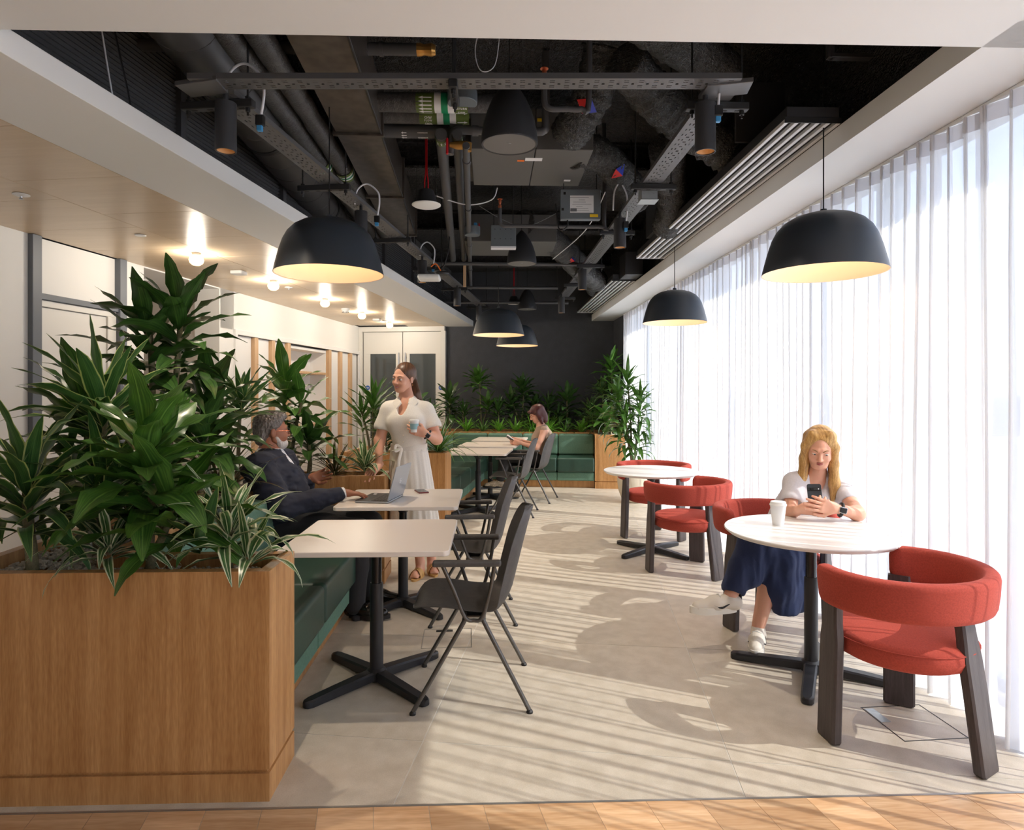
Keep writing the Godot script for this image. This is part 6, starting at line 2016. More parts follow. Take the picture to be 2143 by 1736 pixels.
func standing_woman() -> void:
	var t := thing("person", "standing person in a white belted shirt dress holding a small cup", "person", Vector3(-0.6, 0, -5.12))
	var skin := skin_mat("skin_a", c8(222, 166, 140))
	t.position = Vector3.ZERO
	var h := head_frame(Vector3(-0.7, 1.565, -5.13), Vector3(-0.5, -0.12, 0.86), 0.1)
	var f := Field.new()
	var hip := Vector3(-0.645, 0.92, -5.13)
	f.chain([hip, Vector3(-0.66, 1.05, -5.13), Vector3(-0.668, 1.2, -5.13), Vector3(-0.672, 1.33, -5.13)], [0.13, 0.105, 0.12, 0.085], 0.05)
	f.chain([Vector3(-0.672, 1.33, -5.13), Vector3(-0.68, 1.42, -5.13), h * Vector3(0, -0.06, 0.02)], [0.075, 0.052, 0.05], 0.03)
	var rs := Vector3(-0.825, 1.305, -5.11)
	var re := Vector3(-0.885, 1.07, -5.09)
	var rw := Vector3(-0.872, 0.885, -4.985)
	var ls := Vector3(-0.512, 1.3, -5.13)
	var le := Vector3(-0.432, 1.085, -5.07)
	var lw := Vector3(-0.5, 1.135, -4.915)
	f.chain([Vector3(-0.68, 1.36, -5.13), rs, re, rw], [0.06, 0.052, 0.041, 0.026], 0.03)
	f.chain([Vector3(-0.68, 1.36, -5.13), ls, le, lw], [0.06, 0.052, 0.043, 0.027], 0.03)
	var feet := [[Vector3(-0.7, 0.88, -5.1), Vector3(-0.62, 0.5, -5.08), Vector3(-0.565, 0.1, -5.1), Vector3(-0.59, 0.035, -4.96)], [Vector3(-0.58, 0.88, -5.15), Vector3(-0.53, 0.5, -5.16), Vector3(-0.485, 0.1, -5.21), Vector3(-0.455, 0.035, -5.08)]]
	for q in feet:
		f.chain([q[0], q[1], q[1].lerp(q[2], 0.35), q[2]], [0.085, 0.06, 0.055, 0.034], 0.03)
		f.chain([q[2], q[2] + Vector3(0, -0.055, 0.02), q[3] + Vector3(0, 0.0, -0.03), q[3]], [0.034, 0.034, 0.032, 0.022], 0.02)
		for k in 5:
			var fd: Vector3 = (q[3] - q[2]) * Vector3(1, 0, 1)
			var sd := fd.normalized().cross(Vector3.UP)
			f.cap(q[3] + sd * (k - 2) * 0.014 - fd.normalized() * 0.01, q[3] + sd * (k - 2) * 0.015 + fd.normalized() * (0.022 - 0.004 * absf(k - 1.0)) - Vector3(0, 0.01, 0), 0.011, 0.009, 0.004)
	var mb := f.build(MB.new(), 0.012)
	head_field(h, 1.0).build(mb, 0.0045)
	hand_field(rw, Vector3(-0.35, -0.42, 0.6), Vector3(0.0, -1, 0.05), -1.0, [0.12, 0.14, 0.16, 0.18], 0.3, 0.1).build(mb, 0.0035)
	hand_field(lw, Vector3(-0.85, 0.32, 0.28), Vector3(-0.2, 0.1, -1.0), -1.0, [0.5, 0.52, 0.55, 0.58], 0.1, 0.5).build(mb, 0.0035)
	part("body", mb, skin, t, 3.2)
	add_face(t, h, c8(196, 110, 100), c8(92, 62, 46), c8(70, 84, 96), true)
	var hm := hair_mat("hair_a", c8(66, 44, 32), c8(122, 86, 60))
	var hf := Field.new()
	hf.ell(h * Vector3(0, 0.045, 0.024), Vector3(0.083, 0.086, 0.098), h.basis)
	hf.cut(h * Vector3(0, -0.06, -0.095), Vector3(0.1, 0.112, 0.085), h.basis, 0.01)
	hf.cut(h * Vector3(0, -0.13, 0.03), Vector3(0.12, 0.1, 0.14), h.basis, 0.02)
	hf.chain([h * Vector3(0, 0.05, 0.11), h * Vector3(0.02, 0.0, 0.135), Vector3(-0.615, 1.44, -5.2), Vector3(-0.572, 1.345, -5.19), Vector3(-0.545, 1.27, -5.16)], [0.034, 0.036, 0.042, 0.034, 0.012], 0.02)
	part("hair", hf.build(MB.new(), 0.006), hm, t, 3.2)
	for s in [-1.0, 1.0]:
		var er := part("earring", MB.new().tube(ring_path(0.006, 0, 12), 0.0018, 6, false), mats.brass, t, 1.2)
		er.transform = Transform3D(Basis(Vector3(0, 0, 1), PI / 2), h * Vector3(s * 0.083, -0.045, 0.008))
	# shirt dress: bodice, sleeves, collar, belt, skirt
	var linen := cloth_mat("white_linen", c8(238, 232, 222))
	var bf := Field.new()
	bf.chain([Vector3(-0.66, 1.02, -5.13), Vector3(-0.665, 1.14, -5.125), Vector3(-0.67, 1.25, -5.12), Vector3(-0.674, 1.345, -5.13)], [0.126, 0.14, 0.138, 0.085], 0.06)
	for s in [-1.0, 1.0]:
		bf.ell(Vector3(-0.672 + s * 0.072, 1.215, -5.03), Vector3(0.068, 0.068, 0.055), Basis(), 0.05)
	bf.chain([Vector3(-0.7, 1.345, -5.13), rs + Vector3(0.02, 0.004, 0), rs.lerp(re, 0.52) + Vector3(-0.006, 0, 0)], [0.064, 0.073, 0.07], 0.03)
	bf.chain([Vector3(-0.65, 1.345, -5.13), ls + Vector3(-0.02, 0.004, 0), ls.lerp(le, 0.52) + Vector3(0.006, 0, 0)], [0.064, 0.073, 0.07], 0.03)
	bf.cut(rs.lerp(re, 0.98), Vector3(0.11, 0.1, 0.12), Basis(), 0.005)
	bf.cut(ls.lerp(le, 0.98), Vector3(0.11, 0.1, 0.12), Basis(), 0.005)
	bf.cut(Vector3(-0.69, 1.4, -5.03), Vector3(0.04, 0.16, 0.075), Basis(Vector3(0, 0, 1), -0.1), 0.01)
	bf.cut(Vector3(-0.68, 1.47, -5.12), Vector3(0.062, 0.08, 0.075), Basis(), 0.01)
	part("bodice", bf.build(MB.new(), 0.009), linen, t, 3.2)
	for s in [-1.0, 1.0]:
		var m2 := MB.new()
		var base := Vector3(-0.68, 1.415, -5.13)
		m2.rings([PackedVector3Array([base + Vector3(s * 0.055, 0.012, -0.03), base + Vector3(s * 0.066, 0.01, -0.03), base + Vector3(s * 0.1, -0.03, -0.03), base + Vector3(s * 0.09, -0.035, -0.03)]), PackedVector3Array([base + Vector3(s * 0.05, 0.0, 0.04), base + Vector3(s * 0.062, 0.004, 0.05), base + Vector3(s * 0.1, -0.04, 0.065), base + Vector3(s * 0.092, -0.044, 0.055)]), PackedVector3Array([base + Vector3(s * 0.022, -0.05, 0.088), base + Vector3(s * 0.03, -0.045, 0.1), base + Vector3(s * 0.062, -0.085, 0.112), base + Vector3(s * 0.055, -0.088, 0.1)])])
		part("collar", m2, linen, t, 0.8)
	for k in 4:
		part("button", MB.new().lathe([Vector2(0, 0), Vector2(0.006, 0.001), Vector2(0.006, 0.003), Vector2(0, 0.004)], 12, Vector3.ZERO), mats.pot_cream, t)
		var bt: Node3D = t.get_child(t.get_child_count() - 1)
		bt.transform = Transform3D(Basis(Vector3.RIGHT, PI / 2), Vector3(-0.682, 1.22 - 0.05 * k, -4.972))
	part("belt", MB.new().rings(skirt_rows(Vector3(-0.658, 1.045, -5.13), Vector3(-0.657, 0.995, -5.13), Vector2(0.146, 0.134), Vector2(0.146, 0.134), 3, 0.01, 3)), linen, t, 1.0)
	part("belt_bow", MB.new().tube(smooth_path([Vector3(-0.7, 1.02, -4.99), Vector3(-0.735, 1.045, -4.97), Vector3(-0.74, 1.0, -4.97), Vector3(-0.7, 1.015, -4.985), Vector3(-0.715, 0.93, -4.975), Vector3(-0.72, 0.84, -4.96)], 5), 0.013, 8, true, 0.5), linen, t, 1.2)
	part("skirt", MB.new().rings(skirt_rows(Vector3(-0.657, 1.015, -5.13), Vector3(-0.615, 0.3, -5.135), Vector2(0.143, 0.13), Vector2(0.212, 0.185), 11, 0.06, 5)), linen, t, 1.4)
	watch(t, lw.lerp(le, 0.15), lw - le, Vector3(0.1, -0.1, 1))
	var tan_m := mat("tan_leather", c8(206, 160, 96), 0.6)
	for q in feet:
		var fd: Vector3 = ((q[3] - q[2]) * Vector3(1, 0, 1)).normalized()
		var sd := fd.cross(Vector3.UP)
		var rows := []
		for y in [0.0, 0.016]:
			var row := PackedVector3Array()
			for j in 24:
				var a := TAU * j / 24.0
				row.append(Vector3(q[2].x, y, q[2].z) + fd * (0.065 + cos(a) * 0.125) + sd * sin(a) * 0.042)
			rows.append(row)
		var so := part("sandal", MB.new().rings(rows), tan_m, t, 0.6)
		for s in [-1.0, 1.0]:
			var m3 := MB.new()
			var r2 := []
			for i in 9:
				var a := PI * i / 8.0
				var c: Vector3 = Vector3(q[2].x, 0.012, q[2].z) + fd * (0.09 + s * 0.028 * cos(a)) + sd * cos(a) * 0.046 + Vector3(0, sin(a) * 0.062, 0)
				r2.append(PackedVector3Array([c - fd * 0.024, c + fd * 0.024, c + fd * 0.024 + Vector3(0, 0.004, 0), c - fd * 0.024 + Vector3(0, 0.004, 0)]))
			part("cross_strap", m3.rings(r2), tan_m, so, 0.8)
	# the cup she holds
	var cup := thing("coffee_cup", "small pale paper cup held by the standing person", "cup", Vector3(-0.588, 1.15, -4.895))
	part("cup", MB.new().lathe([Vector2(0, 0), Vector2(0.026, 0), Vector2(0.0355, 0.085), Vector2(0.0, 0.085)], 24), mats.label_white, cup)
	mat("print_blue", c8(150, 190, 198), 0.6)
	part("printed_band", MB.new().lathe([Vector2(0.0292, 0.022), Vector2(0.0342, 0.066)], 24), mats.print_blue, cup)
	part("lid", MB.new().lathe([Vector2(0.0, 0.083), Vector2(0.0375, 0.083), Vector2(0.0375, 0.089), Vector2(0.034, 0.097), Vector2(0, 0.097)], 24), mats.white_plastic, cup)

func seated_man() -> void:
	var t := thing("person", "seated grey-haired person in a navy jacket and glasses at the laptop", "person")
	var skin := skin_mat("skin_b", c8(164, 108, 82))
	var h := head_frame(Vector3(-1.468, 1.19, -4.335), Vector3(0.86, 0.02, -0.5), 0.0)
	var f := Field.new()
	f.chain([Vector3(-1.33, 0.57, -4.33), Vector3(-1.4, 0.72, -4.33), Vector3(-1.465, 0.9, -4.33), Vector3(-1.485, 1.02, -4.33)], [0.14, 0.14, 0.14, 0.09], 0.05)
	f.chain([Vector3(-1.485, 1.0, -4.33), Vector3(-1.482, 1.07, -4.335), h * Vector3(0, -0.06, 0.02)], [0.075, 0.062, 0.06], 0.03)
	var rs := Vector3(-1.485, 0.965, -4.135)
	var re := Vector3(-1.3, 0.735, -4.04)
	var rw := Vector3(-0.965, 0.79, -4.25)
	var ls := Vector3(-1.46, 0.965, -4.52)
	var le := Vector3(-1.36, 0.75, -4.62)
	var lw := Vector3(-1.27, 0.85, -4.52)
	f.chain([rs, re, rw], [0.055, 0.045, 0.03], 0.03)
	f.chain([ls, le, lw], [0.055, 0.045, 0.03], 0.03)
	var rk := Vector3(-0.86, 0.545, -4.19)
	var lk := Vector3(-0.84, 0.545, -4.46)
	var ra := Vector3(-0.875, 0.1, -4.13)
	var la := Vector3(-0.83, 0.1, -4.42)
	f.chain([Vector3(-1.32, 0.56, -4.23), rk, ra], [0.085, 0.06, 0.045], 0.03)
	f.chain([Vector3(-1.32, 0.56, -4.43), lk, la], [0.085, 0.06, 0.045], 0.03)
	var mb := f.build(MB.new(), 0.014)
	head_field(h, 0.0).build(mb, 0.0045)
	hand_field(rw, Vector3(0.93, -0.1, -0.25), Vector3(0.1, -1, 0), 1.0, [0.3, 0.32, 0.34, 0.38], 0.2, 0.3).build(mb, 0.0035)
	hand_field(lw, Vector3(0.9, 0.25, 0.0), Vector3(0.1, 0.2, 0.9), 1.0, [0.3, 0.32, 0.36, 0.4], 0.2, 0.4).build(mb, 0.0035)
	part("body", mb, skin, t, 3.2)
	add_face(t, h, c8(150, 92, 80), c8(90, 86, 84), c8(48, 34, 26), false)
	var hf := Field.new()
	hf.ell(h * Vector3(0, 0.052, 0.026), Vector3(0.09, 0.084, 0.1), h.basis)
	hf.ell(h * Vector3(0, 0.098, -0.035), Vector3(0.062, 0.036, 0.06), h.basis, 0.03)
	hf.ell(h * Vector3(0, -0.02, 0.075), Vector3(0.07, 0.07, 0.045), h.basis, 0.03)
	hf.cut(h * Vector3(0, -0.03, -0.1), Vector3(0.12, 0.115, 0.09), h.basis, 0.012)
	for s in [-1.0, 1.0]:
		hf.cut(h * Vector3(s * 0.09, -0.03, 0.005), Vector3(0.03, 0.05, 0.034), h.basis, 0.008)
	var hair_mb := hf.build(MB.new(), 0.006)
	var nz := noise(5, 55.0, 2)
	for i in hair_mb.v.size():
		var p := hair_mb.v[i]
		hair_mb.v[i] = p + (p - h.origin).normalized() * nz.get_noise_3dv(p) * 0.008
	part("hair", hair_mb, hair_mat("hair_b", c8(72, 66, 62), c8(150, 142, 136)), t, 3.2)
	var bf := Field.new()
	bf.ell(h * Vector3(0, -0.082, -0.05), Vector3(0.055, 0.042, 0.049), h.basis)
	for s in [-1.0, 1.0]:
		bf.cap(h * Vector3(s * 0.062, -0.04, -0.012), h * Vector3(s * 0.046, -0.082, -0.036), 0.014, 0.023, 0.015)
	bf.cap(h * Vector3(-0.024, -0.044, -0.082), h * Vector3(0.024, -0.044, -0.082), 0.008, 0.008, 0.01)
	bf.cut(h * Vector3(0, -0.0535, -0.1), Vector3(0.022, 0.006, 0.02), h.basis, 0.004)
	part("beard", bf.build(MB.new(), 0.005), hair_mat("beard_b", c8(176, 168, 162), c8(226, 220, 214)), t, 3.2)
	var gl := Node3D.new()
	gl.name = "glasses"
	t.add_child(gl)
	gl.transform = h
	for s in [-1.0, 1.0]:
		var rim := []
		for i in 19:
			rim.append(Vector3(s * 0.034 + cos(TAU * i / 18.0) * 0.025, 0.002 + sin(TAU * i / 18.0) * 0.019, -0.1))
		part("rim", MB.new().tube(rim, 0.0018, 6, false), mats.cable_black, gl, 1.2)
		part("temple", MB.new().tube([Vector3(s * 0.058, 0.006, -0.099), Vector3(s * 0.082, 0.008, 0.01), Vector3(s * 0.08, -0.012, 0.03)], 0.002, 6), mats.copper, gl, 1.2)
	part("bridge", MB.new().tube([Vector3(-0.01, 0.006, -0.1), Vector3(0, 0.01, -0.104), Vector3(0.01, 0.006, -0.1)], 0.0016, 6), mats.cable_black, gl, 1.2)
	# navy jacket over a white collar, black jeans, polished shoes
	var under := Field.new()
	under.chain([Vector3(-1.4, 0.7, -4.33), Vector3(-1.465, 0.9, -4.33), Vector3(-1.484, 1.015, -4.33)], [0.147, 0.148, 0.1], 0.04)
	under.cut(Vector3(-1.475, 1.12, -4.335), Vector3(0.062, 0.07, 0.066), Basis(), 0.006)
	part("shirt", under.build(MB.new(), 0.012), cloth_mat("shirt_white", c8(232, 234, 240)), t, 3.2)
	var navy := cloth_mat("navy_wool", c8(34, 38, 54))
	var jf := Field.new()
	jf.chain([Vector3(-1.35, 0.52, -4.33), Vector3(-1.41, 0.68, -4.33), Vector3(-1.455, 0.84, -4.33), Vector3(-1.48, 0.975, -4.33)], [0.185, 0.195, 0.18, 0.115], 0.08)
	jf.chain([Vector3(-1.48, 1.0, -4.33), rs, rs.lerp(re, 0.5) + Vector3(0, -0.012, 0.01), re, re.lerp(rw, 0.5), re.lerp(rw, 0.9)], [0.085, 0.095, 0.086, 0.076, 0.062, 0.048], 0.05)
	jf.chain([Vector3(-1.48, 1.0, -4.33), ls, le, le.lerp(lw, 0.85)], [0.085, 0.09, 0.072, 0.05], 0.05)
	jf.cut(Vector3(-1.478, 1.11, -4.335), Vector3(0.072, 0.09, 0.075), Basis(), 0.008)
	jf.cut(Vector3(-1.36, 1.04, -4.36), Vector3(0.09, 0.11, 0.05), Basis(Vector3(0, 0, 1), -0.4), 0.01)
	jf.chain([Vector3(-1.545, 1.03, -4.33), Vector3(-1.53, 1.045, -4.26), Vector3(-1.47, 1.03, -4.24)], [0.022, 0.022, 0.02], 0.01)
	jf.chain([Vector3(-1.545, 1.03, -4.33), Vector3(-1.53, 1.045, -4.4), Vector3(-1.47, 1.03, -4.42)], [0.022, 0.022, 0.02], 0.01)
	var jm := jf.build(MB.new(), 0.011)
	var wr := noise(9, 9.0, 2)
	for i in jm.v.size():
		var p := jm.v[i]
		jm.v[i] = p + Vector3(wr.get_noise_3d(p.x, p.y * 1.8, p.z), 0, wr.get_noise_3d(p.z, p.y * 1.8, p.x)) * 0.012
	part("jacket", jm, navy, t, 3.2)
	var shirt := cloth_mat("white_shirt", c8(236, 238, 242))
	part("collar", MB.new().tube(smooth_path([Vector3(-1.4, 1.01, -4.3), Vector3(-1.43, 1.045, -4.27), Vector3(-1.49, 1.06, -4.26), Vector3(-1.54, 1.065, -4.3), Vector3(-1.545, 1.065, -4.36), Vector3(-1.5, 1.06, -4.405), Vector3(-1.43, 1.035, -4.4)], 4), 0.014, 8), shirt, t, 1.2)
	part("cuff", MB.new().tube([re.lerp(rw, 0.88), re.lerp(rw, 0.985)], 0.041, 16), shirt, t, 1.0)
	part("cuff", MB.new().tube([le.lerp(lw, 0.85), le.lerp(lw, 0.97)], 0.041, 16), shirt, t, 1.0)
	part("ring", MB.new().tube(ring_path(0.0105, 0, 14), 0.0018, 6, false), mats.steel, t, 1.2)
	t.get_child(t.get_child_count() - 1).position = lw + Vector3(0.1, 0.02, 0.02)
	var jeans := cloth_mat("black_denim", c8(38, 38, 42))
	var pf := Field.new()
	pf.chain([Vector3(-1.35, 0.56, -4.23), Vector3(-1.1, 0.565, -4.21), rk, rk.lerp(ra, 0.5), ra + Vector3(0, -0.01, 0)], [0.115, 0.1, 0.082, 0.07, 0.064], 0.03)
	pf.chain([Vector3(-1.35, 0.56, -4.43), Vector3(-1.1, 0.565, -4.45), lk, lk.lerp(la, 0.5), la + Vector3(0, -0.01, 0)], [0.115, 0.1, 0.082, 0.07, 0.064], 0.03)
	part("trousers", pf.build(MB.new(), 0.012), jeans, t, 3.2)
	var patent := mat("patent_black", c8(22, 21, 21), 0.12)
	shoe(t, "shoe", Vector3(-0.875, 0.09, -4.13), Vector3(-0.655, 0.012, -4.1), patent, mats.cable_black)
	shoe(t, "shoe", Vector3(-0.83, 0.09, -4.42), Vector3(-0.615, 0.012, -4.4), patent, mats.cable_black)

func phone_woman() -> void:
	var t := thing("person", "seated person with long blonde hair and navy skirt looking at a phone", "person")
	var skin := skin_mat("skin_c", c8(224, 168, 142))
	var h := head_frame(Vector3(1.915, 1.13, -3.66), Vector3(-0.4, -0.36, 0.84), 0.04)
	var f := Field.new()
	f.chain([Vector3(1.82, 0.56, -3.93), Vector3(1.87, 0.7, -3.88), Vector3(1.92, 0.84, -3.81), Vector3(1.935, 0.94, -3.76)], [0.125, 0.105, 0.11, 0.07], 0.05)
	f.chain([Vector3(1.935, 0.94, -3.755), Vector3(1.93, 1.0, -3.715), h * Vector3(0, -0.06, 0.02)], [0.06, 0.043, 0.043], 0.03)
	var rs := Vector3(1.795, 0.915, -3.755)
	var re := Vector3(1.745, 0.755, -3.665)
	var rw := Vector3(1.735, 0.8, -3.52)
	var ls := Vector3(2.075, 0.91, -3.73)
	var le := Vector3(2.045, 0.778, -3.5)
	var lw := Vector3(1.9, 0.815, -3.455)
	f.chain([Vector3(1.93, 0.935, -3.76), rs, re, rw], [0.05, 0.044, 0.037, 0.025], 0.03)
	f.chain([Vector3(1.93, 0.935, -3.76), ls, le, lw], [0.05, 0.044, 0.038, 0.026], 0.03)
	var k1 := Vector3(1.5, 0.6, -3.6)
	var a1 := Vector3(1.33, 0.31, -3.52)
	var k2 := Vector3(1.62, 0.5, -3.6)
	var a2 := Vector3(1.525, 0.115, -3.6)
	f.chain([Vector3(1.76, 0.56, -3.9), k1, k1.lerp(a1, 0.35), a1], [0.085, 0.06, 0.055, 0.036], 0.03)
	f.chain([Vector3(1.86, 0.56, -3.9), k2, k2.lerp(a2, 0.35), a2], [0.085, 0.06, 0.055, 0.036], 0.03)
	var mb := f.build(MB.new(), 0.012)
	head_field(h, 1.0).build(mb, 0.0045)
	hand_field(rw, Vector3(0.6, 0.25, 0.5), Vector3(0.55, 0.35, -0.6), -1.0, [0.55, 0.6, 0.62, 0.65], 0.1, 0.5).build(mb, 0.0035)
	hand_field(lw, Vector3(-0.95, 0.22, 0.12), Vector3(-0.1, 0.1, -1.0), 1.0, [0.2, 0.24, 0.28, 0.32], 0.15, 0.3).build(mb, 0.0035)
	part("body", mb, skin, t, 3.2)
	add_face(t, h, c8(186, 108, 100), c8(150, 112, 76), c8(80, 96, 104), false, 1.0)
	var hf := Field.new()
	hf.ell(h * Vector3(0, 0.048, 0.02), Vector3(0.082, 0.085, 0.099), h.basis)
	for s in [-1.0, 1.0]:
		hf.chain([h * Vector3(s * 0.045, 0.1, -0.03), h * Vector3(s * 0.076, 0.02, -0.025), h * Vector3(s * 0.078, -0.09, -0.012), h * Vector3(s * 0.086, -0.2, -0.045), h * Vector3(s * 0.08, -0.29, -0.085)], [0.026, 0.024, 0.026, 0.03, 0.012], 0.02)
		hf.chain([h * Vector3(s * 0.055, 0.05, 0.05), h * Vector3(s * 0.074, -0.1, 0.05), h * Vector3(s * 0.08, -0.24, 0.0)], [0.036, 0.03, 0.018], 0.02)
	hf.cut(h * Vector3(0, -0.025, -0.115), Vector3(0.064, 0.125, 0.095), h.basis, 0.008)
	hf.cut(h * Vector3(0, -0.2, -0.06), Vector3(0.05, 0.12, 0.12), h.basis, 0.01)
	part("hair", hf.build(MB.new(), 0.006), hair_mat("hair_c", c8(156, 112, 58), c8(226, 186, 118)), t, 3.2)
	# pale tee with a v neck
	var tee := cloth_mat("pale_tee", c8(226, 224, 230))
	var bf := Field.new()
	bf.chain([Vector3(1.83, 0.58, -3.92), Vector3(1.875, 0.71, -3.875), Vector3(1.92, 0.84, -3.805), Vector3(1.937, 0.925, -3.765)], [0.14, 0.125, 0.13, 0.085], 0.06)
	for s in [-1.0, 1.0]:
		bf.ell(Vector3(1.915 + s * 0.068, 0.8, -3.71), Vector3(0.06, 0.062, 0.05), Basis(), 0.05)
	bf.chain([Vector3(1.93, 0.94, -3.76), rs + Vector3(0.015, 0.0, 0), rs.lerp(re, 0.5)], [0.06, 0.06, 0.06], 0.03)
	bf.chain([Vector3(1.93, 0.94, -3.76), ls + Vector3(-0.015, 0.0, 0), ls.lerp(le, 0.45)], [0.06, 0.06, 0.062], 0.03)
	bf.cut(rs.lerp(re, 0.98), Vector3(0.09, 0.08, 0.1), Basis(), 0.005)
	bf.cut(ls.lerp(le, 0.95), Vector3(0.1, 0.085, 0.12), Basis(), 0.005)
	bf.cut(Vector3(1.92, 0.955, -3.655), Vector3(0.055, 0.1, 0.08), Basis(), 0.01)
	bf.cut(Vector3(1.925, 1.02, -3.73), Vector3(0.066, 0.075, 0.07), Basis(), 0.01)
	part("tee", bf.build(MB.new(), 0.009), tee, t, 3.2)
	# long navy skirt that hangs from the crossed knee
	var sk := cloth_mat("navy_linen", c8(32, 46, 84))
	var sf := Field.new()
	sf.ell(Vector3(1.82, 0.575, -3.92), Vector3(0.2, 0.12, 0.15), Basis(), 0.06)
	sf.chain([Vector3(1.77, 0.58, -3.88), Vector3(1.62, 0.6, -3.72), k1 + Vector3(0.02, 0.01, 0.0)], [0.12, 0.11, 0.09], 0.05)
	sf.chain([Vector3(1.87, 0.56, -3.88), Vector3(1.76, 0.55, -3.7), k2 + Vector3(0.04, 0.0, 0)], [0.11, 0.1, 0.09], 0.05)
	sf.chain([k1, k1.lerp(a1, 0.45), k1.lerp(a1, 0.82)], [0.085, 0.075, 0.07], 0.04)
	sf.chain([k1 + Vector3(0.02, -0.02, 0), Vector3(1.46, 0.42, -3.56)], [0.08, 0.07], 0.04)
	sf.chain([k2, Vector3(1.64, 0.36, -3.6), Vector3(1.68, 0.22, -3.6)], [0.09, 0.09, 0.07], 0.05)
	sf.chain([Vector3(1.74, 0.5, -3.66), Vector3(1.77, 0.34, -3.64), Vector3(1.77, 0.24, -3.62)], [0.085, 0.08, 0.055], 0.05)
	sf.chain([Vector3(1.86, 0.5, -3.78), Vector3(1.87, 0.34, -3.72), Vector3(1.84, 0.26, -3.68)], [0.08, 0.06, 0.035], 0.05)
	sf.cut(a1 + Vector3(0.01, -0.045, 0.02), Vector3(0.1, 0.08, 0.1), Basis(Vector3(0, 0, 1), -1.0), 0.01)
	sf.cut(Vector3(1.66, 0.1, -3.6), Vector3(0.3, 0.09, 0.2), Basis(), 0.01)
	var sm := sf.build(MB.new(), 0.011)
	var wr := noise(19, 6.0, 2)
	for i in sm.v.size():
		var p := sm.v[i]
		sm.v[i] = p + Vector3(0, 0, 1) * wr.get_noise_3d(p.x * 2.2, p.y * 0.5, p.z) * 0.02
	part("skirt", sm, sk, t, 3.2)
	var cream := mat("trainer_cream", c8(226, 218, 206), 0.7)
	var sole := mat("trainer_sole", c8(238, 234, 224), 0.6)
	for q in [[a1 + Vector3(0, -0.01, 0), Vector3(1.11, 0.235, -3.5)], [Vector3(1.525, 0.105, -3.6), Vector3(1.43, 0.014, -3.42)]]:
		var s := shoe(t, "trainer", q[0], q[1], cream, sole, 1.5)
		var fw: Vector3 = (q[1] - Vector3(q[0].x, q[1].y, q[0].z)).normalized()
		var sd := fw.cross(Vector3.UP).normalized()
		var top: Vector3 = Vector3(q[0].x, q[1].y, q[0].z)
		for k in 4:
			var c: Vector3 = top + fw * (0.065 + 0.022 * k) + Vector3(0, 0.098 - 0.009 * k, 0)
			part("lace", MB.new().tube([c - sd * 0.024 - Vector3(0, 0.008, 0), c, c + sd * 0.024 - Vector3(0, 0.008, 0)], 0.003, 6), mats.label_white, s, 1.2)
		for e in [-1.0, 1.0]:
			part("swoosh", MB.new().tube(smooth_path([top + fw * 0.11 + sd * e * 0.04 + Vector3(0, 0.05, 0), top + fw * 0.07 + sd * e * 0.043 + Vector3(0, 0.036, 0), top + fw * 0.045 + sd * e * 0.042 + Vector3(0, 0.042, 0), top - fw * 0.01 + sd * e * 0.037 + Vector3(0, 0.068, 0)], 4), [0.002, 0.004, 0.005, 0.006, 0.0065, 0.0065, 0.006, 0.006, 0.005, 0.004, 0.003, 0.002, 0.001], 6), mats.cable_black, s, 1.2)
		part("heel_tab", MB.new().box(top - fw * 0.062 + Vector3(0, 0.075, 0), Vector3(0.03, 0.045, 0.012), 0.004, Basis.looking_at(fw, Vector3.UP)), mats.strut, s)
	watch(t, lw.lerp(le, 0.22), lw - le, Vector3(-0.2, 0.1, 1))
	var ph := thing("phone", "black phone held up by the blonde seated person", "phone", Vector3(1.805, 0.868, -3.5))
	ph.basis = Basis(Vector3.UP, -0.35) * Basis(Vector3.RIGHT, -0.3) * Basis(Vector3(0, 0, 1), 0.06)
	mat("phone_black", c8(52, 56, 62), 0.3)
	var cs := part("case", MB.new().prism(round_rect(-0.037, -0.077, 0.037, 0.077, 0.011), -0.0045, 0.0045, 0.002), mats.phone_black, ph, 0.6)
	cs.rotation.x = PI / 2
	part("camera_bar", MB.new().box(Vector3(0, 0.048, 0.0055), Vector3(0.072, 0.018, 0.004), 0.002), mats.cable_black, ph)
	for k in 2:
		part("camera_lens", MB.new().box(Vector3(-0.02 + 0.013 * k, 0.048, 0.0078), Vector3(0.009, 0.009, 0.001)), mats.screen_dark, ph)
	part("flash", MB.new().box(Vector3(0.021, 0.048, 0.0078), Vector3(0.005, 0.005, 0.001)), mats.label_white, ph)
	part("screen", MB.new().box(Vector3(0, 0, -0.005), Vector3(0.066, 0.146, 0.001)), mats.screen_dark, ph)

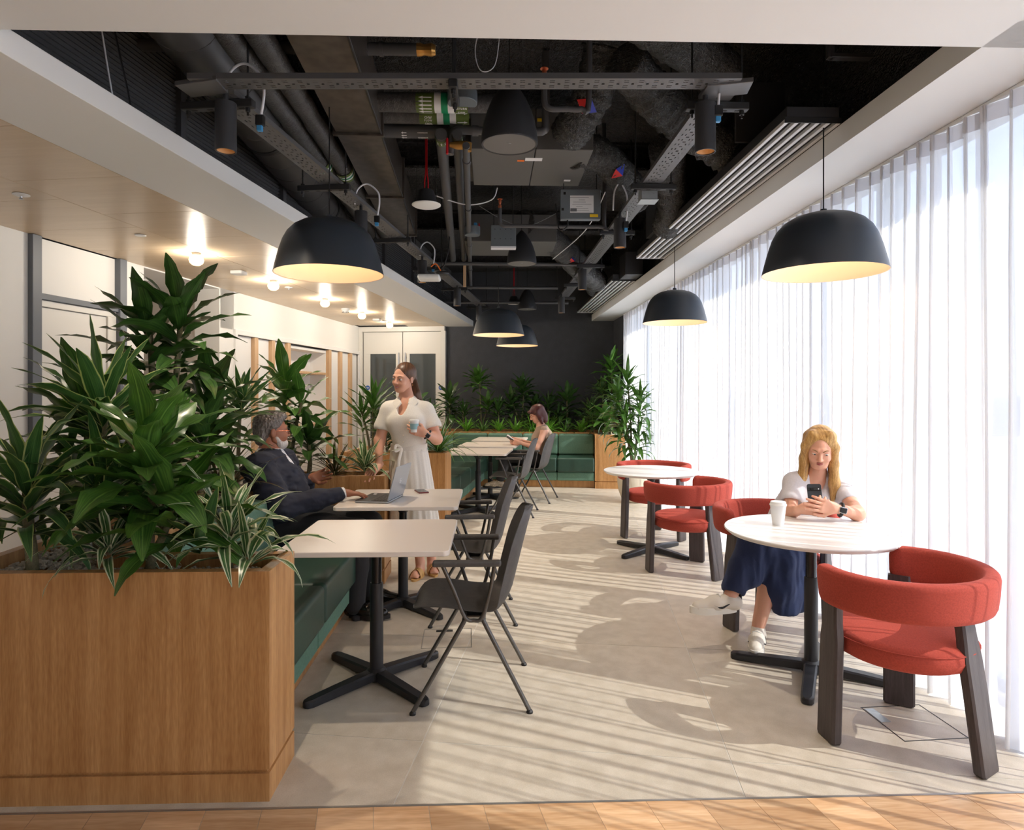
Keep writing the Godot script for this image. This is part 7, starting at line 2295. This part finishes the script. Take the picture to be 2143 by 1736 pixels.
func reading_woman() -> void:
	var t := thing("person", "seated person with a dark red bob reading at the far tables", "person")
	var skin := skin_mat("skin_d", c8(222, 170, 146))
	var h := head_frame(Vector3(0.625, 1.15, -8.66), Vector3(-0.88, -0.42, 0.12), 0.0)
	var f := Field.new()
	f.chain([Vector3(0.63, 0.56, -8.65), Vector3(0.67, 0.7, -8.65), Vector3(0.7, 0.85, -8.65), Vector3(0.685, 0.96, -8.65)], [0.125, 0.1, 0.105, 0.07], 0.05)
	f.chain([Vector3(0.685, 0.95, -8.65), Vector3(0.665, 1.02, -8.655), h * Vector3(0, -0.06, 0.02)], [0.06, 0.045, 0.045], 0.03)
	var arms := [[Vector3(0.71, 0.93, -8.5), Vector3(0.61, 0.71, -8.44), Vector3(0.39, 0.775, -8.53)], [Vector3(0.7, 0.93, -8.8), Vector3(0.6, 0.72, -8.86), Vector3(0.39, 0.79, -8.74)]]
	for q in arms:
		f.chain([Vector3(0.69, 0.95, -8.65), q[0], q[1], q[2]], [0.055, 0.048, 0.039, 0.025], 0.03)
	var legs := [[Vector3(0.6, 0.55, -8.57), Vector3(0.2, 0.6, -8.58), Vector3(0.12, 0.27, -8.6)], [Vector3(0.6, 0.55, -8.73), Vector3(0.22, 0.52, -8.72), Vector3(0.34, 0.1, -8.68)]]
	for q in legs:
		f.chain(q, [0.085, 0.058, 0.036], 0.03)
	var mb := f.build(MB.new(), 0.014)
	head_field(h, 1.0).build(mb, 0.005)
	hand_field(arms[0][2], Vector3(-0.95, 0.1, -0.15), Vector3(0, 0.3, -1), 1.0, [0.5, 0.55, 0.6, 0.6], 0.1, 0.4).build(mb, 0.004)
	hand_field(arms[1][2], Vector3(-0.95, 0.1, 0.15), Vector3(0, 0.3, 1), -1.0, [0.5, 0.55, 0.6, 0.6], 0.1, 0.4).build(mb, 0.004)
	part("body", mb, skin, t, 3.2)
	add_face(t, h, c8(190, 112, 104), c8(80, 48, 44), c8(60, 50, 44), false, 1.0)
	var hf := Field.new()
	hf.ell(h * Vector3(0, 0.05, 0.022), Vector3(0.09, 0.088, 0.105), h.basis)
	hf.ell(h * Vector3(0, -0.04, 0.055), Vector3(0.088, 0.12, 0.075), h.basis, 0.03)
	for s in [-1.0, 1.0]:
		hf.chain([h * Vector3(s * 0.082, 0.03, -0.015), h * Vector3(s * 0.09, -0.06, 0.0), h * Vector3(s * 0.08, -0.13, 0.0)], [0.024, 0.03, 0.016], 0.02)
	hf.cap(h * Vector3(-0.04, 0.075, -0.088), h * Vector3(0.04, 0.075, -0.088), 0.02, 0.02, 0.02)
	hf.cut(h * Vector3(0, -0.055, -0.11), Vector3(0.075, 0.1, 0.085), h.basis, 0.01)
	part("hair", hf.build(MB.new(), 0.007), hair_mat("hair_d", c8(56, 24, 26), c8(98, 44, 42)), t, 3.2)
	for s in [-1.0, 1.0]:
		part("glasses_rim", MB.new().tube([h * Vector3(s * 0.01, 0.004, -0.102), h * Vector3(s * 0.055, 0.006, -0.098), h * Vector3(s * 0.082, 0.006, -0.01)], 0.002, 6), mats.copper, t, 1.2)
	var taupe := cloth_mat("taupe_top", c8(172, 148, 130))
	var bf := Field.new()
	bf.chain([Vector3(0.645, 0.58, -8.65), Vector3(0.68, 0.71, -8.65), Vector3(0.705, 0.85, -8.65), Vector3(0.69, 0.94, -8.65)], [0.138, 0.12, 0.125, 0.085], 0.06)
	bf.ell(Vector3(0.61, 0.82, -8.65), Vector3(0.06, 0.07, 0.12), Basis(), 0.05)
	for q in arms:
		bf.cap(Vector3(0.69, 0.95, -8.65), q[0] + Vector3(0, 0.01, 0), 0.066, 0.052, 0.03)
		bf.cut(q[0].lerp(q[1], 0.45), Vector3(0.08, 0.1, 0.06), Basis(), 0.005)
	bf.cut(Vector3(0.665, 1.03, -8.65), Vector3(0.062, 0.07, 0.07), Basis(), 0.01)
	part("sleeveless_top", bf.build(MB.new(), 0.011), taupe, t, 3.2)
	var pf := Field.new()
	pf.ell(Vector3(0.64, 0.53, -8.65), Vector3(0.15, 0.1, 0.17), Basis(), 0.04)
	for q in legs:
		pf.chain([q[0], q[1], q[1].lerp(q[2], 0.9)], [0.105, 0.08, 0.062], 0.03)
	part("trousers", pf.build(MB.new(), 0.013), cloth_mat("black_trousers", c8(34, 34, 37)), t, 3.2)
	var snake := tri_map(mat("snakeskin", Color.WHITE, 0.5), speckle(88, c8(96, 86, 72), c8(214, 198, 176), 0.12, 0.4, 64), 9.0)
	shoe(t, "shoe", Vector3(0.11, 0.25, -8.6), Vector3(-0.1, 0.165, -8.61), snake, mats.cable_black)
	shoe(t, "shoe", Vector3(0.335, 0.09, -8.68), Vector3(0.15, 0.012, -8.66), snake, mats.cable_black)
	var bk := thing("book", "small open dark book in the reading person's hands", "book", Vector3(0.27, 0.815, -8.635))
	bk.basis = Basis(Vector3(0, 0, 1), -0.6)
	part("cover", MB.new().box(Vector3(0, 0, 0.055), Vector3(0.15, 0.006, 0.1), 0.001, Basis(Vector3.RIGHT, -0.25)).box(Vector3(0, 0, -0.055), Vector3(0.15, 0.006, 0.1), 0.001, Basis(Vector3.RIGHT, 0.25)), mats.cable_black, bk)
	part("pages", MB.new().box(Vector3(0, 0.008, 0.052), Vector3(0.142, 0.012, 0.094), 0.002, Basis(Vector3.RIGHT, -0.25)).box(Vector3(0, 0.008, -0.052), Vector3(0.142, 0.012, 0.094), 0.002, Basis(Vector3.RIGHT, 0.25)), mats.label_white, bk)
